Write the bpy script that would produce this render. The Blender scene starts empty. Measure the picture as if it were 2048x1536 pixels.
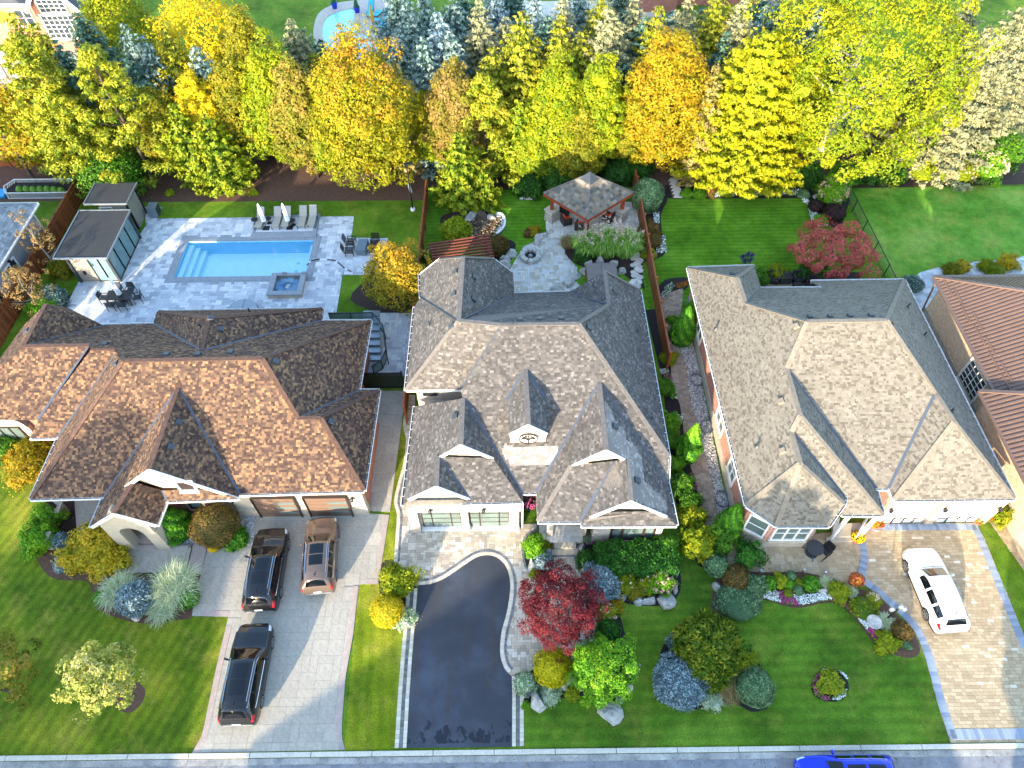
import bpy, math, random
import numpy as np
from mathutils import Vector, Matrix
from mathutils.geometry import tessellate_polygon
rnd = random.Random(7); nr = np.random.default_rng(7)
SC = bpy.context.scene; COL = SC.collection
# ---------------------------------------------------------------- camera
FPX, PITCH, ROLL, HC = 1420.0, math.radians(52.7), 0.0125, 39.0
FW = Vector((0, math.cos(PITCH), -math.sin(PITCH))); R0 = Vector((1, 0, 0)); U0 = Vector((0, math.sin(PITCH), math.cos(PITCH)))
RT = R0*math.cos(ROLL) - U0*math.sin(ROLL); UP = U0*math.cos(ROLL) + R0*math.sin(ROLL)
CAMPOS = Vector((0, 0, HC))
cd = bpy.data.cameras.new('camera'); cam = bpy.data.objects.new('camera', cd); COL.objects.link(cam)
cd.sensor_width = 36; cd.lens = FPX/2048*36; cd.clip_end = 2000; cd.clip_start = .5
cam.matrix_world = Matrix(((RT.x, UP.x, -FW.x, 0), (RT.y, UP.y, -FW.y, 0), (RT.z, UP.z, -FW.z, HC), (0, 0, 0, 1)))
SC.camera = cam
# ---------------------------------------------------------------- light
SUN_AZ, SUN_EL = math.radians(24), math.radians(13.5)
w = bpy.data.worlds.new('World'); SC.world = w; w.use_nodes = True
nt = w.node_tree; bg = nt.nodes['Background']
sky = nt.nodes.new('ShaderNodeTexSky'); sky.sky_type = 'NISHITA'; sky.sun_disc = False
sky.sun_elevation = SUN_EL; sky.sun_rotation = math.pi + SUN_AZ; sky.air_density = 1.0; sky.dust_density = 0.7; sky.ozone_density = 1.35
nt.links.new(sky.outputs[0], bg.inputs[0]); bg.inputs[1].default_value = 0.15
sl = bpy.data.lights.new('sun', 'SUN'); so = bpy.data.objects.new('sun', sl); COL.objects.link(so)
sl.energy = 2.25; sl.angle = math.radians(0.6); sl.color = (1.0, .86, .66)
so.rotation_mode = 'QUATERNION'
so.rotation_quaternion = Vector((math.sin(SUN_AZ)*math.cos(SUN_EL), math.cos(SUN_AZ)*math.cos(SUN_EL), -math.sin(SUN_EL))).to_track_quat('-Z', 'Y')
so.location = (-20, -40, 60)
SC.view_settings.view_transform = 'Standard'; SC.view_settings.look = 'None'
SC.view_settings.exposure = 2.88; SC.view_settings.gamma = 1.0; SC.view_settings.use_curve_mapping = False
SC.render.engine = 'CYCLES'
SC.cycles.max_bounces = 6; SC.cycles.transparent_max_bounces = 4; SC.cycles.use_denoising = True
# ---------------------------------------------------------------- survey helpers (photo plan -> ground plan)
def ray(px, py): return FW*FPX + RT*(px-1024) - UP*(py-768)
def P(px, py, z=0.0):
    d = ray(px, py); return CAMPOS + d*((z-HC)/d.z)
def AtY(px, py, Y):
    d = ray(px, py); return CAMPOS + d*(Y/d.y)
def G2(pts, z=0): return [tuple(P(x, y, z)[:2]) for x, y in pts]
# ---------------------------------------------------------------- objects
ORG = {}
def tag(o, label=None, cat=None, group=None, kind=None):
    if label: o['label'] = label
    if cat: o['category'] = cat
    if group: o['group'] = group
    if kind: o['kind'] = kind
    return o
def thing(name, label, cat, loc=(0, 0, 0), rz=0.0, group=None):
    o = bpy.data.objects.new(name, None); COL.objects.link(o); o.empty_display_size = .3
    o.location = loc; o.rotation_euler = (0, 0, rz); ORG[o] = Vector(loc) if not rz else None
    return tag(o, label, cat, group)
def local(o):          # parts of this thing are modelled in its own coordinates
    ORG[o] = Vector((0, 0, 0)); return o
def link(name, me, parent=None, kind=None, label=None):
    o = bpy.data.objects.new(name, me); COL.objects.link(o)
    if parent is not None:
        o.parent = parent
        if parent in ORG: ORG[o] = ORG[parent]
    if kind: o['kind'] = kind
    if label: o['label'] = label
    return o
class MB:
    def __init__(s): s.v = []; s.f = []
    def poly(s, pts):
        i = len(s.v); s.v += [tuple(p) for p in pts]; s.f.append(tuple(range(i, i+len(pts)))); return s
    def box(s, c, d, rz=0, top=None):
        i = len(s.v); cx, cy, cz = c; x, y, z = d[0]/2, d[1]/2, d[2]/2; t = top or (1, 1)
        ca, sa = math.cos(rz), math.sin(rz)
        for dz in (-1, 1):
            for dx, dy in ((-1, -1), (1, -1), (1, 1), (-1, 1)):
                px = dx*x*(t[0] if dz > 0 else 1); py = dy*y*(t[1] if dz > 0 else 1)
                s.v.append((cx+px*ca-py*sa, cy+px*sa+py*ca, cz+dz*z))
        s.f += [tuple(i+k for k in q) for q in ((3, 2, 1, 0), (4, 5, 6, 7), (0, 1, 5, 4), (1, 2, 6, 5), (2, 3, 7, 6), (3, 0, 4, 7))]; return s
    def beam(s, p, q, w, h, up=(0, 0, 1), off=0.0):
        p = Vector(p); q = Vector(q); d = (q-p).normalized(); u = Vector(up)
        sd = d.cross(u)
        if sd.length < 1e-4: sd = d.cross(Vector((0, 1, 0)))
        sd.normalize(); u = sd.cross(d).normalized(); i = len(s.v)
        for e in (p, q):
            for a, b in ((-.5, -.5), (.5, -.5), (.5, .5), (-.5, .5)): s.v.append(tuple(e+sd*(a*w)+u*(b*h+off)))
        s.f += [tuple(i+k for k in r) for r in ((0, 1, 2, 3), (7, 6, 5, 4), (0, 4, 5, 1), (1, 5, 6, 2), (2, 6, 7, 3), (3, 7, 4, 0))]; return s
    def tube(s, p, q, r0, r1=None, n=8, cap=True):
        r1 = r0 if r1 is None else r1; p = Vector(p); q = Vector(q); d = (q-p).normalized()
        a = d.orthogonal().normalized(); b = d.cross(a); i = len(s.v)
        for e, r in ((p, r0), (q, r1)):
            for k in range(n): t = 2*math.pi*k/n; s.v.append(tuple(e+a*(r*math.cos(t))+b*(r*math.sin(t))))
        for k in range(n): s.f.append((i+k, i+(k+1) % n, i+n+(k+1) % n, i+n+k))
        if cap: s.f += [tuple(i+k for k in range(n-1, -1, -1)), tuple(i+n+k for k in range(n))]
        return s
    def path(s, pts, r, n=6, r1=None):
        m = len(pts)-1
        for k in range(m):
            ra = r+(r1-r)*k/m if r1 is not None else r; rb = r+(r1-r)*(k+1)/m if r1 is not None else r
            s.tube(pts[k], pts[k+1], ra, rb, n)
        return s
    def lathe(s, c, prof, n=16, sx=1, sy=1):
        i = len(s.v); m = len(prof)
        for r, z in prof:
            for k in range(n): t = 2*math.pi*k/n; s.v.append((c[0]+r*sx*math.cos(t), c[1]+r*sy*math.sin(t), c[2]+z))
        for j in range(m-1):
            for k in range(n): s.f.append((i+j*n+k, i+j*n+(k+1) % n, i+(j+1)*n+(k+1) % n, i+(j+1)*n+k))
        s.f += [tuple(i+k for k in range(n-1, -1, -1)), tuple(i+(m-1)*n+k for k in range(n))]; return s
    def prism(s, poly, z0, z1, holes=(), bottom=False):
        rings = [[Vector((x, y, 0)) for x, y in r] for r in [poly]+list(holes)]
        flat = [p for r in rings for p in r]; tri = tessellate_polygon(rings); i = len(s.v)
        s.v += [(p.x, p.y, z1) for p in flat]
        for t in tri:
            a, b, c = (flat[k] for k in t)
            s.f.append(tuple(i+k for k in (t if (b-a).cross(c-a).z > 0 else t[::-1])))
        if z1-z0 > 1e-6:
            j = len(s.v); s.v += [(p.x, p.y, z0) for p in flat]; o = 0
            for ri, r in enumerate(rings):
                n = len(r); ar = sum(r[k].x*r[(k+1) % n].y-r[(k+1) % n].x*r[k].y for k in range(n))
                for k in range(n):
                    a, b = o+k, o+(k+1) % n; q = (j+a, j+b, i+b, i+a)
                    s.f.append(q if (ar > 0) == (ri == 0) else q[::-1])
                o += n
        return s
    def build(s, name, m, parent=None, smooth=False, kind=None, label=None, tint=None, bevel=0):
        org = ORG.get(parent, None) if parent is not None else None
        v = s.v if org is None else [(a-org.x, b-org.y, c-org.z) for a, b, c in s.v]
        me = bpy.data.meshes.new(name); me.from_pydata(v, [], s.f); me.materials.append(m)
        if smooth: me.polygons.foreach_set('use_smooth', [True]*len(me.polygons))
        if tint is not None:
            at = me.attributes.new('tint', 'FLOAT', 'FACE')
            at.data.foreach_set('value', tint if hasattr(tint, '__len__') else [tint]*len(me.polygons))
        me.update(); o = link(name, me, parent, kind, label)
        if bevel:
            b = o.modifiers.new('bevel', 'BEVEL'); b.width = bevel; b.segments = 2; b.limit_method = 'ANGLE'; b.angle_limit = .6
        return o
def fastmesh(name, V, F, m, tint=None, smooth=False):    # V (n,3), F (k,4) numpy quads
    me = bpy.data.meshes.new(name); k, c = F.shape
    me.vertices.add(len(V)); me.vertices.foreach_set('co', np.ascontiguousarray(V, dtype=np.float32).ravel())
    me.loops.add(k*c); me.loops.foreach_set('vertex_index', np.ascontiguousarray(F, dtype=np.int32).ravel())
    me.polygons.add(k); me.polygons.foreach_set('loop_start', np.arange(0, k*c, c, dtype=np.int32))
    if smooth: me.polygons.foreach_set('use_smooth', np.ones(k, dtype=bool))
    me.materials.append(m); me.update(calc_edges=True)
    if tint is not None:
        at = me.attributes.new('tint', 'FLOAT', 'FACE'); at.data.foreach_set('value', np.ascontiguousarray(tint, dtype=np.float32))
    return me
# ---------------------------------------------------------------- 2-D helpers and laid pieces
def inside(P2, x, y):
    n = len(P2); c = np.zeros(np.shape(x), bool)
    for i in range(n):
        (x1, y1), (x2, y2) = P2[i], P2[(i+1) % n]
        if y1 == y2: continue
        t = ((y1 > y) != (y2 > y)) & (x < (x2-x1)*(y-y1)/(y2-y1)+x1); c ^= t
    return c
def clip_half(poly, a, b, s):
    out = []; nx, ny = (b[1]-a[1])*s, -(b[0]-a[0])*s
    d = [(p[0]-a[0])*nx+(p[1]-a[1])*ny for p in poly]
    for i in range(len(poly)):
        p, q, dp, dq = poly[i], poly[(i+1) % len(poly)], d[i], d[(i+1) % len(poly)]
        if dp <= 1e-9: out.append(p)
        if dp*dq < -1e-12: t = dp/(dp-dq); out.append((p[0]+(q[0]-p[0])*t, p[1]+(q[1]-p[1])*t))
    return out
def seg_hits(a, b, x0, y0, x1, y1):
    t0, t1 = 0.0, 1.0; dx, dy = b[0]-a[0], b[1]-a[1]
    for p, q in ((-dx, a[0]-x0), (dx, x1-a[0]), (-dy, a[1]-y0), (dy, y1-a[1])):
        if abs(p) < 1e-12:
            if q < 0: return False
        else:
            r = q/p
            if p < 0: t0 = max(t0, r)
            else: t1 = min(t1, r)
            if t0 > t1: return False
    return t1-t0 > 1e-9
TILE_CACHE = {}
def lay(parent, name, faces, m, rects, th=.02, gap=.008, tilt=0.0, off=0.0, maxp=300, seed=1, holes=(), bins=8, part_kind=None, tintfn=None, patches=()):
    """pieces (shingles, pavers, slates) laid over flat faces: the nearest ones are objects, the rest one part"""
    rg = np.random.default_rng(seed); full = []; cut = []; org = ORG.get(parent) or Vector((0, 0, 0))
    for O, ux, uy, un, poly in faces:
        ar = sum(poly[i][0]*poly[(i+1) % len(poly)][1]-poly[(i+1) % len(poly)][0]*poly[i][1] for i in range(len(poly))); s = 1 if ar > 0 else -1
        xs = [p[0] for p in poly]; ys = [p[1] for p in poly]
        R = rects(min(xs), min(ys), max(xs), max(ys), rg)
        g = gap/2; x0, y0, x1, y1 = R[:, 0]+g, R[:, 1]+g, R[:, 2]-g, R[:, 3]-g
        T = rg.random(len(R))*(.95 if patches else 1.0) if tintfn is None else tintfn(R, rg)
        for pp, tv in patches:                 # areas of paler pieces
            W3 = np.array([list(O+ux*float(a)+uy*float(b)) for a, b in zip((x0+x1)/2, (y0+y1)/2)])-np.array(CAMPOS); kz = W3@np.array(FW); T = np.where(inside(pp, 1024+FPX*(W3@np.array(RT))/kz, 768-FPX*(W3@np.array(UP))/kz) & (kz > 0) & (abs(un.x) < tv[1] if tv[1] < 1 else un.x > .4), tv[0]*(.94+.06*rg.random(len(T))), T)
        ins = [inside(poly, a, b) for a, b in ((x0, y0), (x1, y0), (x1, y1), (x0, y1))]
        cen = inside(poly, (x0+x1)/2, (y0+y1)/2)
        for hx0, hy0, hx1, hy1 in holes:
            ov = (x1 > hx0) & (x0 < hx1) & (y1 > hy0) & (y0 < hy1)
            for a in ins: a &= ~ov
            cen &= ~ov
        cnt = sum(a.astype(int) for a in ins)
        for i in np.nonzero((cnt > 0) | cen)[0]:
            r = (x0[i], y0[i], x1[i], y1[i]); bx = None
            if cnt[i] == 4: full.append((O, ux, uy, un, r, T[i])); continue
            pl = [(r[0], r[1]), (r[2], r[1]), (r[2], r[3]), (r[0], r[3])]
            for k in range(len(poly)):
                a, b = poly[k], poly[(k+1) % len(poly)]
                if seg_hits(a, b, *r): pl = clip_half(pl, a, b, s)
                if len(pl) < 3: break
            if len(pl) >= 3:
                A = abs(sum(pl[q][0]*pl[(q+1) % len(pl)][1]-pl[(q+1) % len(pl)][0]*pl[q][1] for q in range(len(pl))))/2
                if A > .15*(r[2]-r[0])*(r[3]-r[1]): cut.append((O, ux, uy, un, pl, r, T[i]))
    def ctr(e): r = e[4]; return e[0]+e[1]*((r[0]+r[2])/2)+e[2]*((r[1]+r[3])/2)
    full.sort(key=lambda e: (ctr(e)-CAMPOS).length_squared)
    for e in full[:maxp]:
        O, ux, uy, un, r, t = e; W = round(r[2]-r[0], 3); Hh = round(r[3]-r[1], 3); tb = min(bins-1, int(t*bins))
        key = (name, m.name, W, Hh, tb)
        if key not in TILE_CACHE:
            zl, zu = th, th-tilt
            V = [(0, 0, zl), (W, 0, zl), (W, Hh, zu), (0, Hh, zu), (0, 0, 0), (W, 0, 0), (W, Hh, 0), (0, Hh, 0)]
            me = bpy.data.meshes.new(name); me.from_pydata(V, [], [(0, 1, 2, 3), (4, 5, 1, 0), (5, 6, 2, 1), (6, 7, 3, 2), (7, 4, 0, 3)])
            me.materials.append(m); at = me.attributes.new('tint', 'FLOAT', 'FACE'); at.data.foreach_set('value', [(tb+.5)/bins]*5); me.update(); TILE_CACHE[key] = me
        p = O+ux*r[0]+uy*r[1]+un*off-org
        o = link(name, TILE_CACHE[key], parent, part_kind)
        o.matrix_local = Matrix(((ux.x, uy.x, un.x, p.x), (ux.y, uy.y, un.y, p.y), (ux.z, uy.z, un.z, p.z), (0, 0, 0, 1)))
    mb = MB(); tt = []
    for O, ux, uy, un, r, t in full[maxp:]:
        i = len(mb.v); zl, zu = th, th-tilt
        for a, b, c in ((r[0], r[1], zl), (r[2], r[1], zl), (r[2], r[3], zu), (r[0], r[3], zu), (r[0], r[1], 0), (r[2], r[1], 0), (r[2], r[3], 0), (r[0], r[3], 0)):
            q = O+ux*a+uy*b+un*(c+off); mb.v.append((q.x, q.y, q.z))
        fs = [(i, i+1, i+2, i+3), (i+4, i+5, i+1, i)]+([] if tilt else [(i+5, i+6, i+2, i+1), (i+7, i+4, i, i+3)]); mb.f += fs; tt += [t]*len(fs)
    for O, ux, uy, un, pl, r, t in cut:
        i = len(mb.v); n = len(pl)
        for z in (1, 0):
            for a, b in pl:
                c = (th-tilt*(b-r[1])/(r[3]-r[1]))*z; q = O+ux*a+uy*b+un*(c+off); mb.v.append((q.x, q.y, q.z))
        mb.f.append(tuple(range(i, i+n))); mb.f += [(i+n+k, i+n+(k+1) % n, i+(k+1) % n, i+k) for k in range(n)]; tt += [t]*(n+1)
    if mb.f: mb.build(name, m, parent, kind='stuff', tint=tt)
def rows(h, ws, jit=0.0):        # running rows of random widths
    def f(x0, y0, x1, y1, rg):
        R = []; y = y0
        while y < y1:
            x = x0-rg.random()*max(ws); hh = h if not isinstance(h, (list, tuple)) else h[rg.integers(len(h))]
            while x < x1: wv = ws[rg.integers(len(ws))]; R.append((x, y, x+wv, y+hh)); x += wv
            y += hh
        return np.array(R)
    return f
def ashlar(u, seed=3):           # mixed squares and oblongs on a module
    def f(x0, y0, x1, y1, rg):
        nx, ny = int((x1-x0)/u)+3, int((y1-y0)/u)+3; occ = np.zeros((nx, ny), bool); R = []
        sz = [(2, 1), (2, 2), (1, 1), (3, 2), (1, 2), (2, 1), (3, 1), (2, 2)]
        for j in range(ny):
            for i in range(nx):
                if occ[i, j]: continue
                for k in rg.permutation(len(sz)):
                    a, b = sz[k]
                    if i+a <= nx and j+b <= ny and not occ[i:i+a, j:j+b].any(): break
                else: a = b = 1
                occ[i:i+a, j:j+b] = True; R.append((x0+(i-1)*u, y0+(j-1)*u, x0+(i-1+a)*u, y0+(j-1+b)*u))
        return np.array(R)
    return f
EX, EY, EZ = Vector((1, 0, 0)), Vector((0, 1, 0)), Vector((0, 0, 1))
def flat(poly, z): return [(Vector((0, 0, z)), EX, EY, EZ, poly)]
def sheet(name, poly, z, m, kind='structure', holes=(), th=0.0, parent=None):
    return MB().prism(poly, z-th, z, holes).build(name, m, parent, kind=kind)
def offset_line(pl, d):
    out = []
    for i, p in enumerate(pl):
        a = Vector(pl[max(i-1, 0)]); b = Vector(pl[min(i+1, len(pl)-1)]); t = (b-a).normalized(); out.append((p[0]-t.y*d, p[1]+t.x*d))
    return out
def smooth(pl, n=4, closed=False):
    q = [Vector(p) for p in pl]; N = len(q); out = []
    for i in range(N if closed else N-1):
        p0 = q[(i-1) % N] if closed or i > 0 else q[0]*2-q[1]; p1 = q[i]; p2 = q[(i+1) % N]; p3 = q[(i+2) % N] if closed or i+2 < N else q[-1]*2-q[-2]
        for k in range(n):
            t = k/n; out.append(tuple(.5*((2*p1)+(p2-p0)*t+(2*p0-5*p1+4*p2-p3)*t*t+(3*p1-p0-3*p2+p3)*t**3)))
    if not closed: out.append(tuple(q[-1]))
    return out
def resample(pl, step):
    out = [Vector(pl[0])]; acc = 0.0
    for a, b in zip(pl[:-1], pl[1:]):
        a = Vector(a); b = Vector(b); L = (b-a).length; t = step-acc
        while t <= L and L > 0: out.append(a+(b-a)*(t/L)); t += step
        acc = (acc+L) % step
    return out
def course(parent, name, line, off, wd, plen, z, m, th=.02, gap=.012, maxp=300, seed=2):
    """a row of setts set along a curved edge; each is an object"""
    rg = random.Random(seed); pts = resample(offset_line(line, off), plen); org = ORG.get(parent) or Vector((0, 0, 0)); mb = MB(); tt = []; n = 0
    for a, b in zip(pts[:-1], pts[1:]):
        d = (b-a); L = d.length
        if L < .02: continue
        d /= L; c = (a+b)/2; t = rg.random(); tb = int(t*6)
        if n < maxp:
            key = (name, m.name, round(plen, 3), wd, tb)
            if key not in TILE_CACHE:
                q = MB().box((0, 0, th/2), (plen-gap, wd-gap, th)); me = bpy.data.meshes.new(name); me.from_pydata(q.v, [], q.f); me.materials.append(m)
                at = me.attributes.new('tint', 'FLOAT', 'FACE'); at.data.foreach_set('value', [(tb+.5)/6]*6); TILE_CACHE[key] = me
            o = link(name, TILE_CACHE[key], parent); o.location = (c.x-org.x, c.y-org.y, z-org.z); o.rotation_euler = (0, 0, math.atan2(d.y, d.x))
        else:
            mb.box((c.x, c.y, z+th/2), (plen-gap, wd-gap, th), math.atan2(d.y, d.x)); tt += [t]*6
        n += 1
    if mb.f: mb.build(name, m, parent, kind='stuff', tint=tt)
# ---------------------------------------------------------------- materials
def lin(r, g, b):
    f = lambda c: (c/255/12.92 if c/255 <= .04045 else ((c/255+.055)/1.055)**2.4); return (f(r), f(g), f(b), 1)
def _new(name):
    m = bpy.data.materials.new(name); m.use_nodes = True; n = m.node_tree; return m, n, n.nodes['Principled BSDF'], n.links.new
def _noise(n, L, scale, detail=4, rough=.6, coord='Object', sc3=None):
    tc = n.nodes.new('ShaderNodeTexCoord'); mp = n.nodes.new('ShaderNodeMapping'); L(tc.outputs[coord], mp.inputs[0])
    if sc3: mp.inputs['Scale'].default_value = sc3
    t = n.nodes.new('ShaderNodeTexNoise'); L(mp.outputs[0], t.inputs[0]); t.inputs['Scale'].default_value = scale; t.inputs['Detail'].default_value = detail; t.inputs['Roughness'].default_value = rough
    return t
def _ramp(n, stops):
    r = n.nodes.new('ShaderNodeValToRGB'); e = r.color_ramp.elements
    while len(e) > 1: e.remove(e[0])
    e[0].position, e[0].color = stops[0]
    for p, c in stops[1:]: k = e.new(p); k.color = c
    return r
def _mix(n, L, fac, a, b, mode='MIX'):
    x = n.nodes.new('ShaderNodeMix'); x.data_type = 'RGBA'; x.blend_type = mode
    for s, v in ((x.inputs[0], fac), (x.inputs[6], a), (x.inputs[7], b)):
        if hasattr(v, 'links') or hasattr(v, 'is_linked'): L(v, s)
        else: s.default_value = v
    return x.outputs[2]
def _bump(n, L, b, h, st, dist=.02):
    k = n.nodes.new('ShaderNodeBump'); k.inputs['Strength'].default_value = st; k.inputs['Distance'].default_value = dist; L(h, k.inputs['Height']); L(k.outputs[0], b.inputs['Normal'])
def C(h, s=None):
    if s is None: s = 1.0
    c = lin(int(h[0:2], 16), int(h[2:4], 16), int(h[4:6], 16)); return (c[0]*s, c[1]*s, c[2]*s, 1)
def mat(name, col, rough=.7, var=.15, scale=6, metal=0, bump=0, coat=0, col2=None, fine=None):
    """plain surface with uneven colour and a fine grain"""
    m, n, b, L = _new(name); c = C(col) if isinstance(col, str) else col
    if var:
        t = _noise(n, L, scale, 6, .65); c2 = C(col2) if col2 else tuple(x*(1-var) for x in c[:3])+(1,); c1 = tuple(min(1, x*(1+var*.7)) for x in c[:3])+(1,) if not col2 else c
        o = _ramp(n, [(.3, c2), (.7, c1)]); L(t.outputs[0], o.inputs[0]); out = o.outputs[0]
        if fine:
            t2 = _noise(n, L, fine, 2, .5); r2 = _ramp(n, [(.25, (.72, .72, .72, 1)), (.75, (1.12, 1.12, 1.12, 1))]); L(t2.outputs[0], r2.inputs[0]); out = _mix(n, L, 1.0, out, r2.outputs[0], 'MULTIPLY')
        L(out, b.inputs['Base Color'])
        if bump: _bump(n, L, b, (t2 if fine else t).outputs[0], bump)
    else: b.inputs['Base Color'].default_value = c
    b.inputs['Roughness'].default_value = rough; b.inputs['Metallic'].default_value = metal; b.inputs['Coat Weight'].default_value = coat; b.inputs['Coat Roughness'].default_value = .04
    return m
def tinted(name, stops, rough=.8, trans=0.0, grain=.25, scale=25, spec=.3, stain=0.0):
    """each piece carries its own tint (attribute), plus grain"""
    m, n, b, L = _new(name); a = n.nodes.new('ShaderNodeAttribute'); a.attribute_name = 'tint'
    r = _ramp(n, [(p, C(c) if isinstance(c, str) else c) for p, c in stops]); L(a.outputs['Fac'], r.inputs[0]); out = r.outputs[0]
    if grain:
        t = _noise(n, L, scale, 3, .6); q = _ramp(n, [(.25, (1-grain,)*3+(1,)), (.75, (1+grain*.5,)*3+(1,))]); L(t.outputs[0], q.inputs[0]); out = _mix(n, L, 1.0, out, q.outputs[0], 'MULTIPLY')
    if stain:
        t = _noise(n, L, .35, 5, .7); q = _ramp(n, [(.35, (1-stain,)*3+(1,)), (.65, (1, 1, 1, 1))]); L(t.outputs[0], q.inputs[0]); out = _mix(n, L, 1.0, out, q.outputs[0], 'MULTIPLY')
    L(out, b.inputs['Base Color']); b.inputs['Roughness'].default_value = rough; b.inputs['Specular IOR Level'].default_value = spec
    if trans:
        tr = n.nodes.new('ShaderNodeBsdfTranslucent'); L(out, tr.inputs[0]); mx = n.nodes.new('ShaderNodeMixShader'); mx.inputs[0].default_value = trans
        L(b.outputs[0], mx.inputs[1]); L(tr.outputs[0], mx.inputs[2]); L(mx.outputs[0], n.nodes['Material Output'].inputs[0])
    return m
def grass(name, c1, c2, c3, stripe=None, sscale=1.0, dry=.0, ang=0.0):
    m, n, b, L = _new(name); t = _noise(n, L, .22, 6, .62); r = _ramp(n, [(.36, C(c1)), (.5, C(c2)), (.64, C(c3))]); L(t.outputs[0], r.inputs[0]); out = r.outputs[0]
    t4 = _noise(n, L, 1.7, 4, .7); r4 = _ramp(n, [(.3, (.72, .74, .7, 1)), (.7, (1.22, 1.2, 1.15, 1))]); L(t4.outputs[0], r4.inputs[0]); out = _mix(n, L, 1.0, out, r4.outputs[0], 'MULTIPLY')
    if dry:
        td = _noise(n, L, .55, 5, .75); rd = _ramp(n, [(.5, (0, 0, 0, 1)), (.72, (dry,)*3+(1,))]); L(td.outputs[0], rd.inputs[0]); out = _mix(n, L, rd.outputs[0], out, C('b09a4a'))
    if stripe:
        tc = n.nodes.new('ShaderNodeTexCoord'); mp = n.nodes.new('ShaderNodeMapping'); mp.inputs['Rotation'].default_value = (0, 0, ang); L(tc.outputs['Object'], mp.inputs[0])
        wv = n.nodes.new('ShaderNodeTexWave'); wv.bands_direction = 'Y'; wv.inputs['Scale'].default_value = sscale; wv.inputs['Distortion'].default_value = 1.4; wv.inputs['Detail'].default_value = 3; L(mp.outputs[0], wv.inputs[0])
        rs = _ramp(n, [(.2, (1-stripe,)*3+(1,)), (.8, (1+stripe*.6,)*3+(1,))]); L(wv.outputs[1], rs.inputs[0]); out = _mix(n, L, 1.0, out, rs.outputs[0], 'MULTIPLY')
    t2 = _noise(n, L, 14, 3, .75); r2 = _ramp(n, [(.3, (.55, .58, .5, 1)), (.72, (1.38, 1.32, 1.25, 1))]); L(t2.outputs[0], r2.inputs[0]); out = _mix(n, L, 1.0, out, r2.outputs[0], 'MULTIPLY')
    L(out, b.inputs['Base Color']); b.inputs['Roughness'].default_value = .9; b.inputs['Specular IOR Level'].default_value = .15; _bump(n, L, b, t2.outputs[0], .9, .06); return m
def brick(name, c1, c2, mortar, sc=1.0):
    m, n, b, L = _new(name); tc = n.nodes.new('ShaderNodeTexCoord'); sp = n.nodes.new('ShaderNodeSeparateXYZ'); L(tc.outputs['Object'], sp.inputs[0])
    ad = n.nodes.new('ShaderNodeMath'); ad.operation = 'ADD'; L(sp.outputs[0], ad.inputs[0]); L(sp.outputs[1], ad.inputs[1])
    cb = n.nodes.new('ShaderNodeCombineXYZ'); L(ad.outputs[0], cb.inputs[0]); L(sp.outputs[2], cb.inputs[1])
    bt = n.nodes.new('ShaderNodeTexBrick'); L(cb.outputs[0], bt.inputs[0]); bt.inputs['Scale'].default_value = 1; bt.inputs['Brick Width'].default_value = .26*sc; bt.inputs['Row Height'].default_value = .085*sc; bt.inputs['Mortar Size'].default_value = .008*sc
    bt.inputs['Color1'].default_value = C(c1); bt.inputs['Color2'].default_value = C(c2); bt.inputs['Mortar'].default_value = C(mortar)
    t = _noise(n, L, 5, 3); r = _ramp(n, [(.3, (.75, .75, .75, 1)), (.7, (1.15, 1.1, 1.05, 1))]); L(t.outputs[0], r.inputs[0])
    L(_mix(n, L, 1.0, bt.outputs[0], r.outputs[0], 'MULTIPLY'), b.inputs['Base Color']); b.inputs['Roughness'].default_value = .85
    iv = n.nodes.new('ShaderNodeMath'); iv.operation = 'SUBTRACT'; iv.inputs[0].default_value = 1; L(bt.outputs[1], iv.inputs[1]); _bump(n, L, b, iv.outputs[0], .5, .01); return m
def glass(name, col='1a2228', rough=.06, spec=.8):
    m, n, b, L = _new(name); t = _noise(n, L, .8, 2); r = _ramp(n, [(.35, tuple(x*.7 for x in C(col)[:3])+(1,)), (.7, C(col))]); L(t.outputs[0], r.inputs[0]); L(r.outputs[0], b.inputs['Base Color'])
    b.inputs['Roughness'].default_value = rough; b.inputs['Specular IOR Level'].default_value = spec; return m
M = {}
M['lawn'] = grass('lawn_grass', '446412', '587a1a', '6c8a26', dry=.3)
M['lawn_left'] = grass('left_lawn_grass', '465f12', '5f7416', '848a24', stripe=.14, sscale=.55, dry=.5, ang=-1.2)  # slanted stripe paints streaks of sunlight into the grass colour
M['lawn_strip'] = grass('strip_lawn_grass', '526a10', '6f7f16', '92962a', dry=.5, stripe=.1, sscale=.5, ang=1.5)
M['lawn_stripe'] = grass('mown_grass', '3f6016', '50741c', '628428', stripe=.10, dry=.25, sscale=.55)
M['lawn_rear'] = grass('rear_grass', '40680f', '527f18', '649028', stripe=.13, sscale=.75)
M['lawn_far'] = grass('far_grass', '4a7c1e', '609230', '82a048', dry=.45)
M['mulch'] = mat('mulch', '3a2a22', .95, .5, 9, bump=.8, fine=40)
M['mulch_brown'] = mat('brown_mulch', '6b4a36', .95, .4, 5, bump=.8, fine=30, col2='44342c')
M['soil'] = mat('black_soil', '211d1c', .95, .4, 8, bump=.8, fine=35)
M['road'] = mat('road_asphalt', '8d8d90', .9, .2, 1.2, fine=30, col2='6a6b70')
M['concrete'] = mat('curb_concrete', 'c6bfae', .85, .12, 1.5, fine=18, bump=.1)
M['gutter'] = mat('gutter_concrete', 'b8b3a8', .85, .35, .8, fine=18, col2='6d6c6b')
M['asph_base'] = M['mulch']
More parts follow.
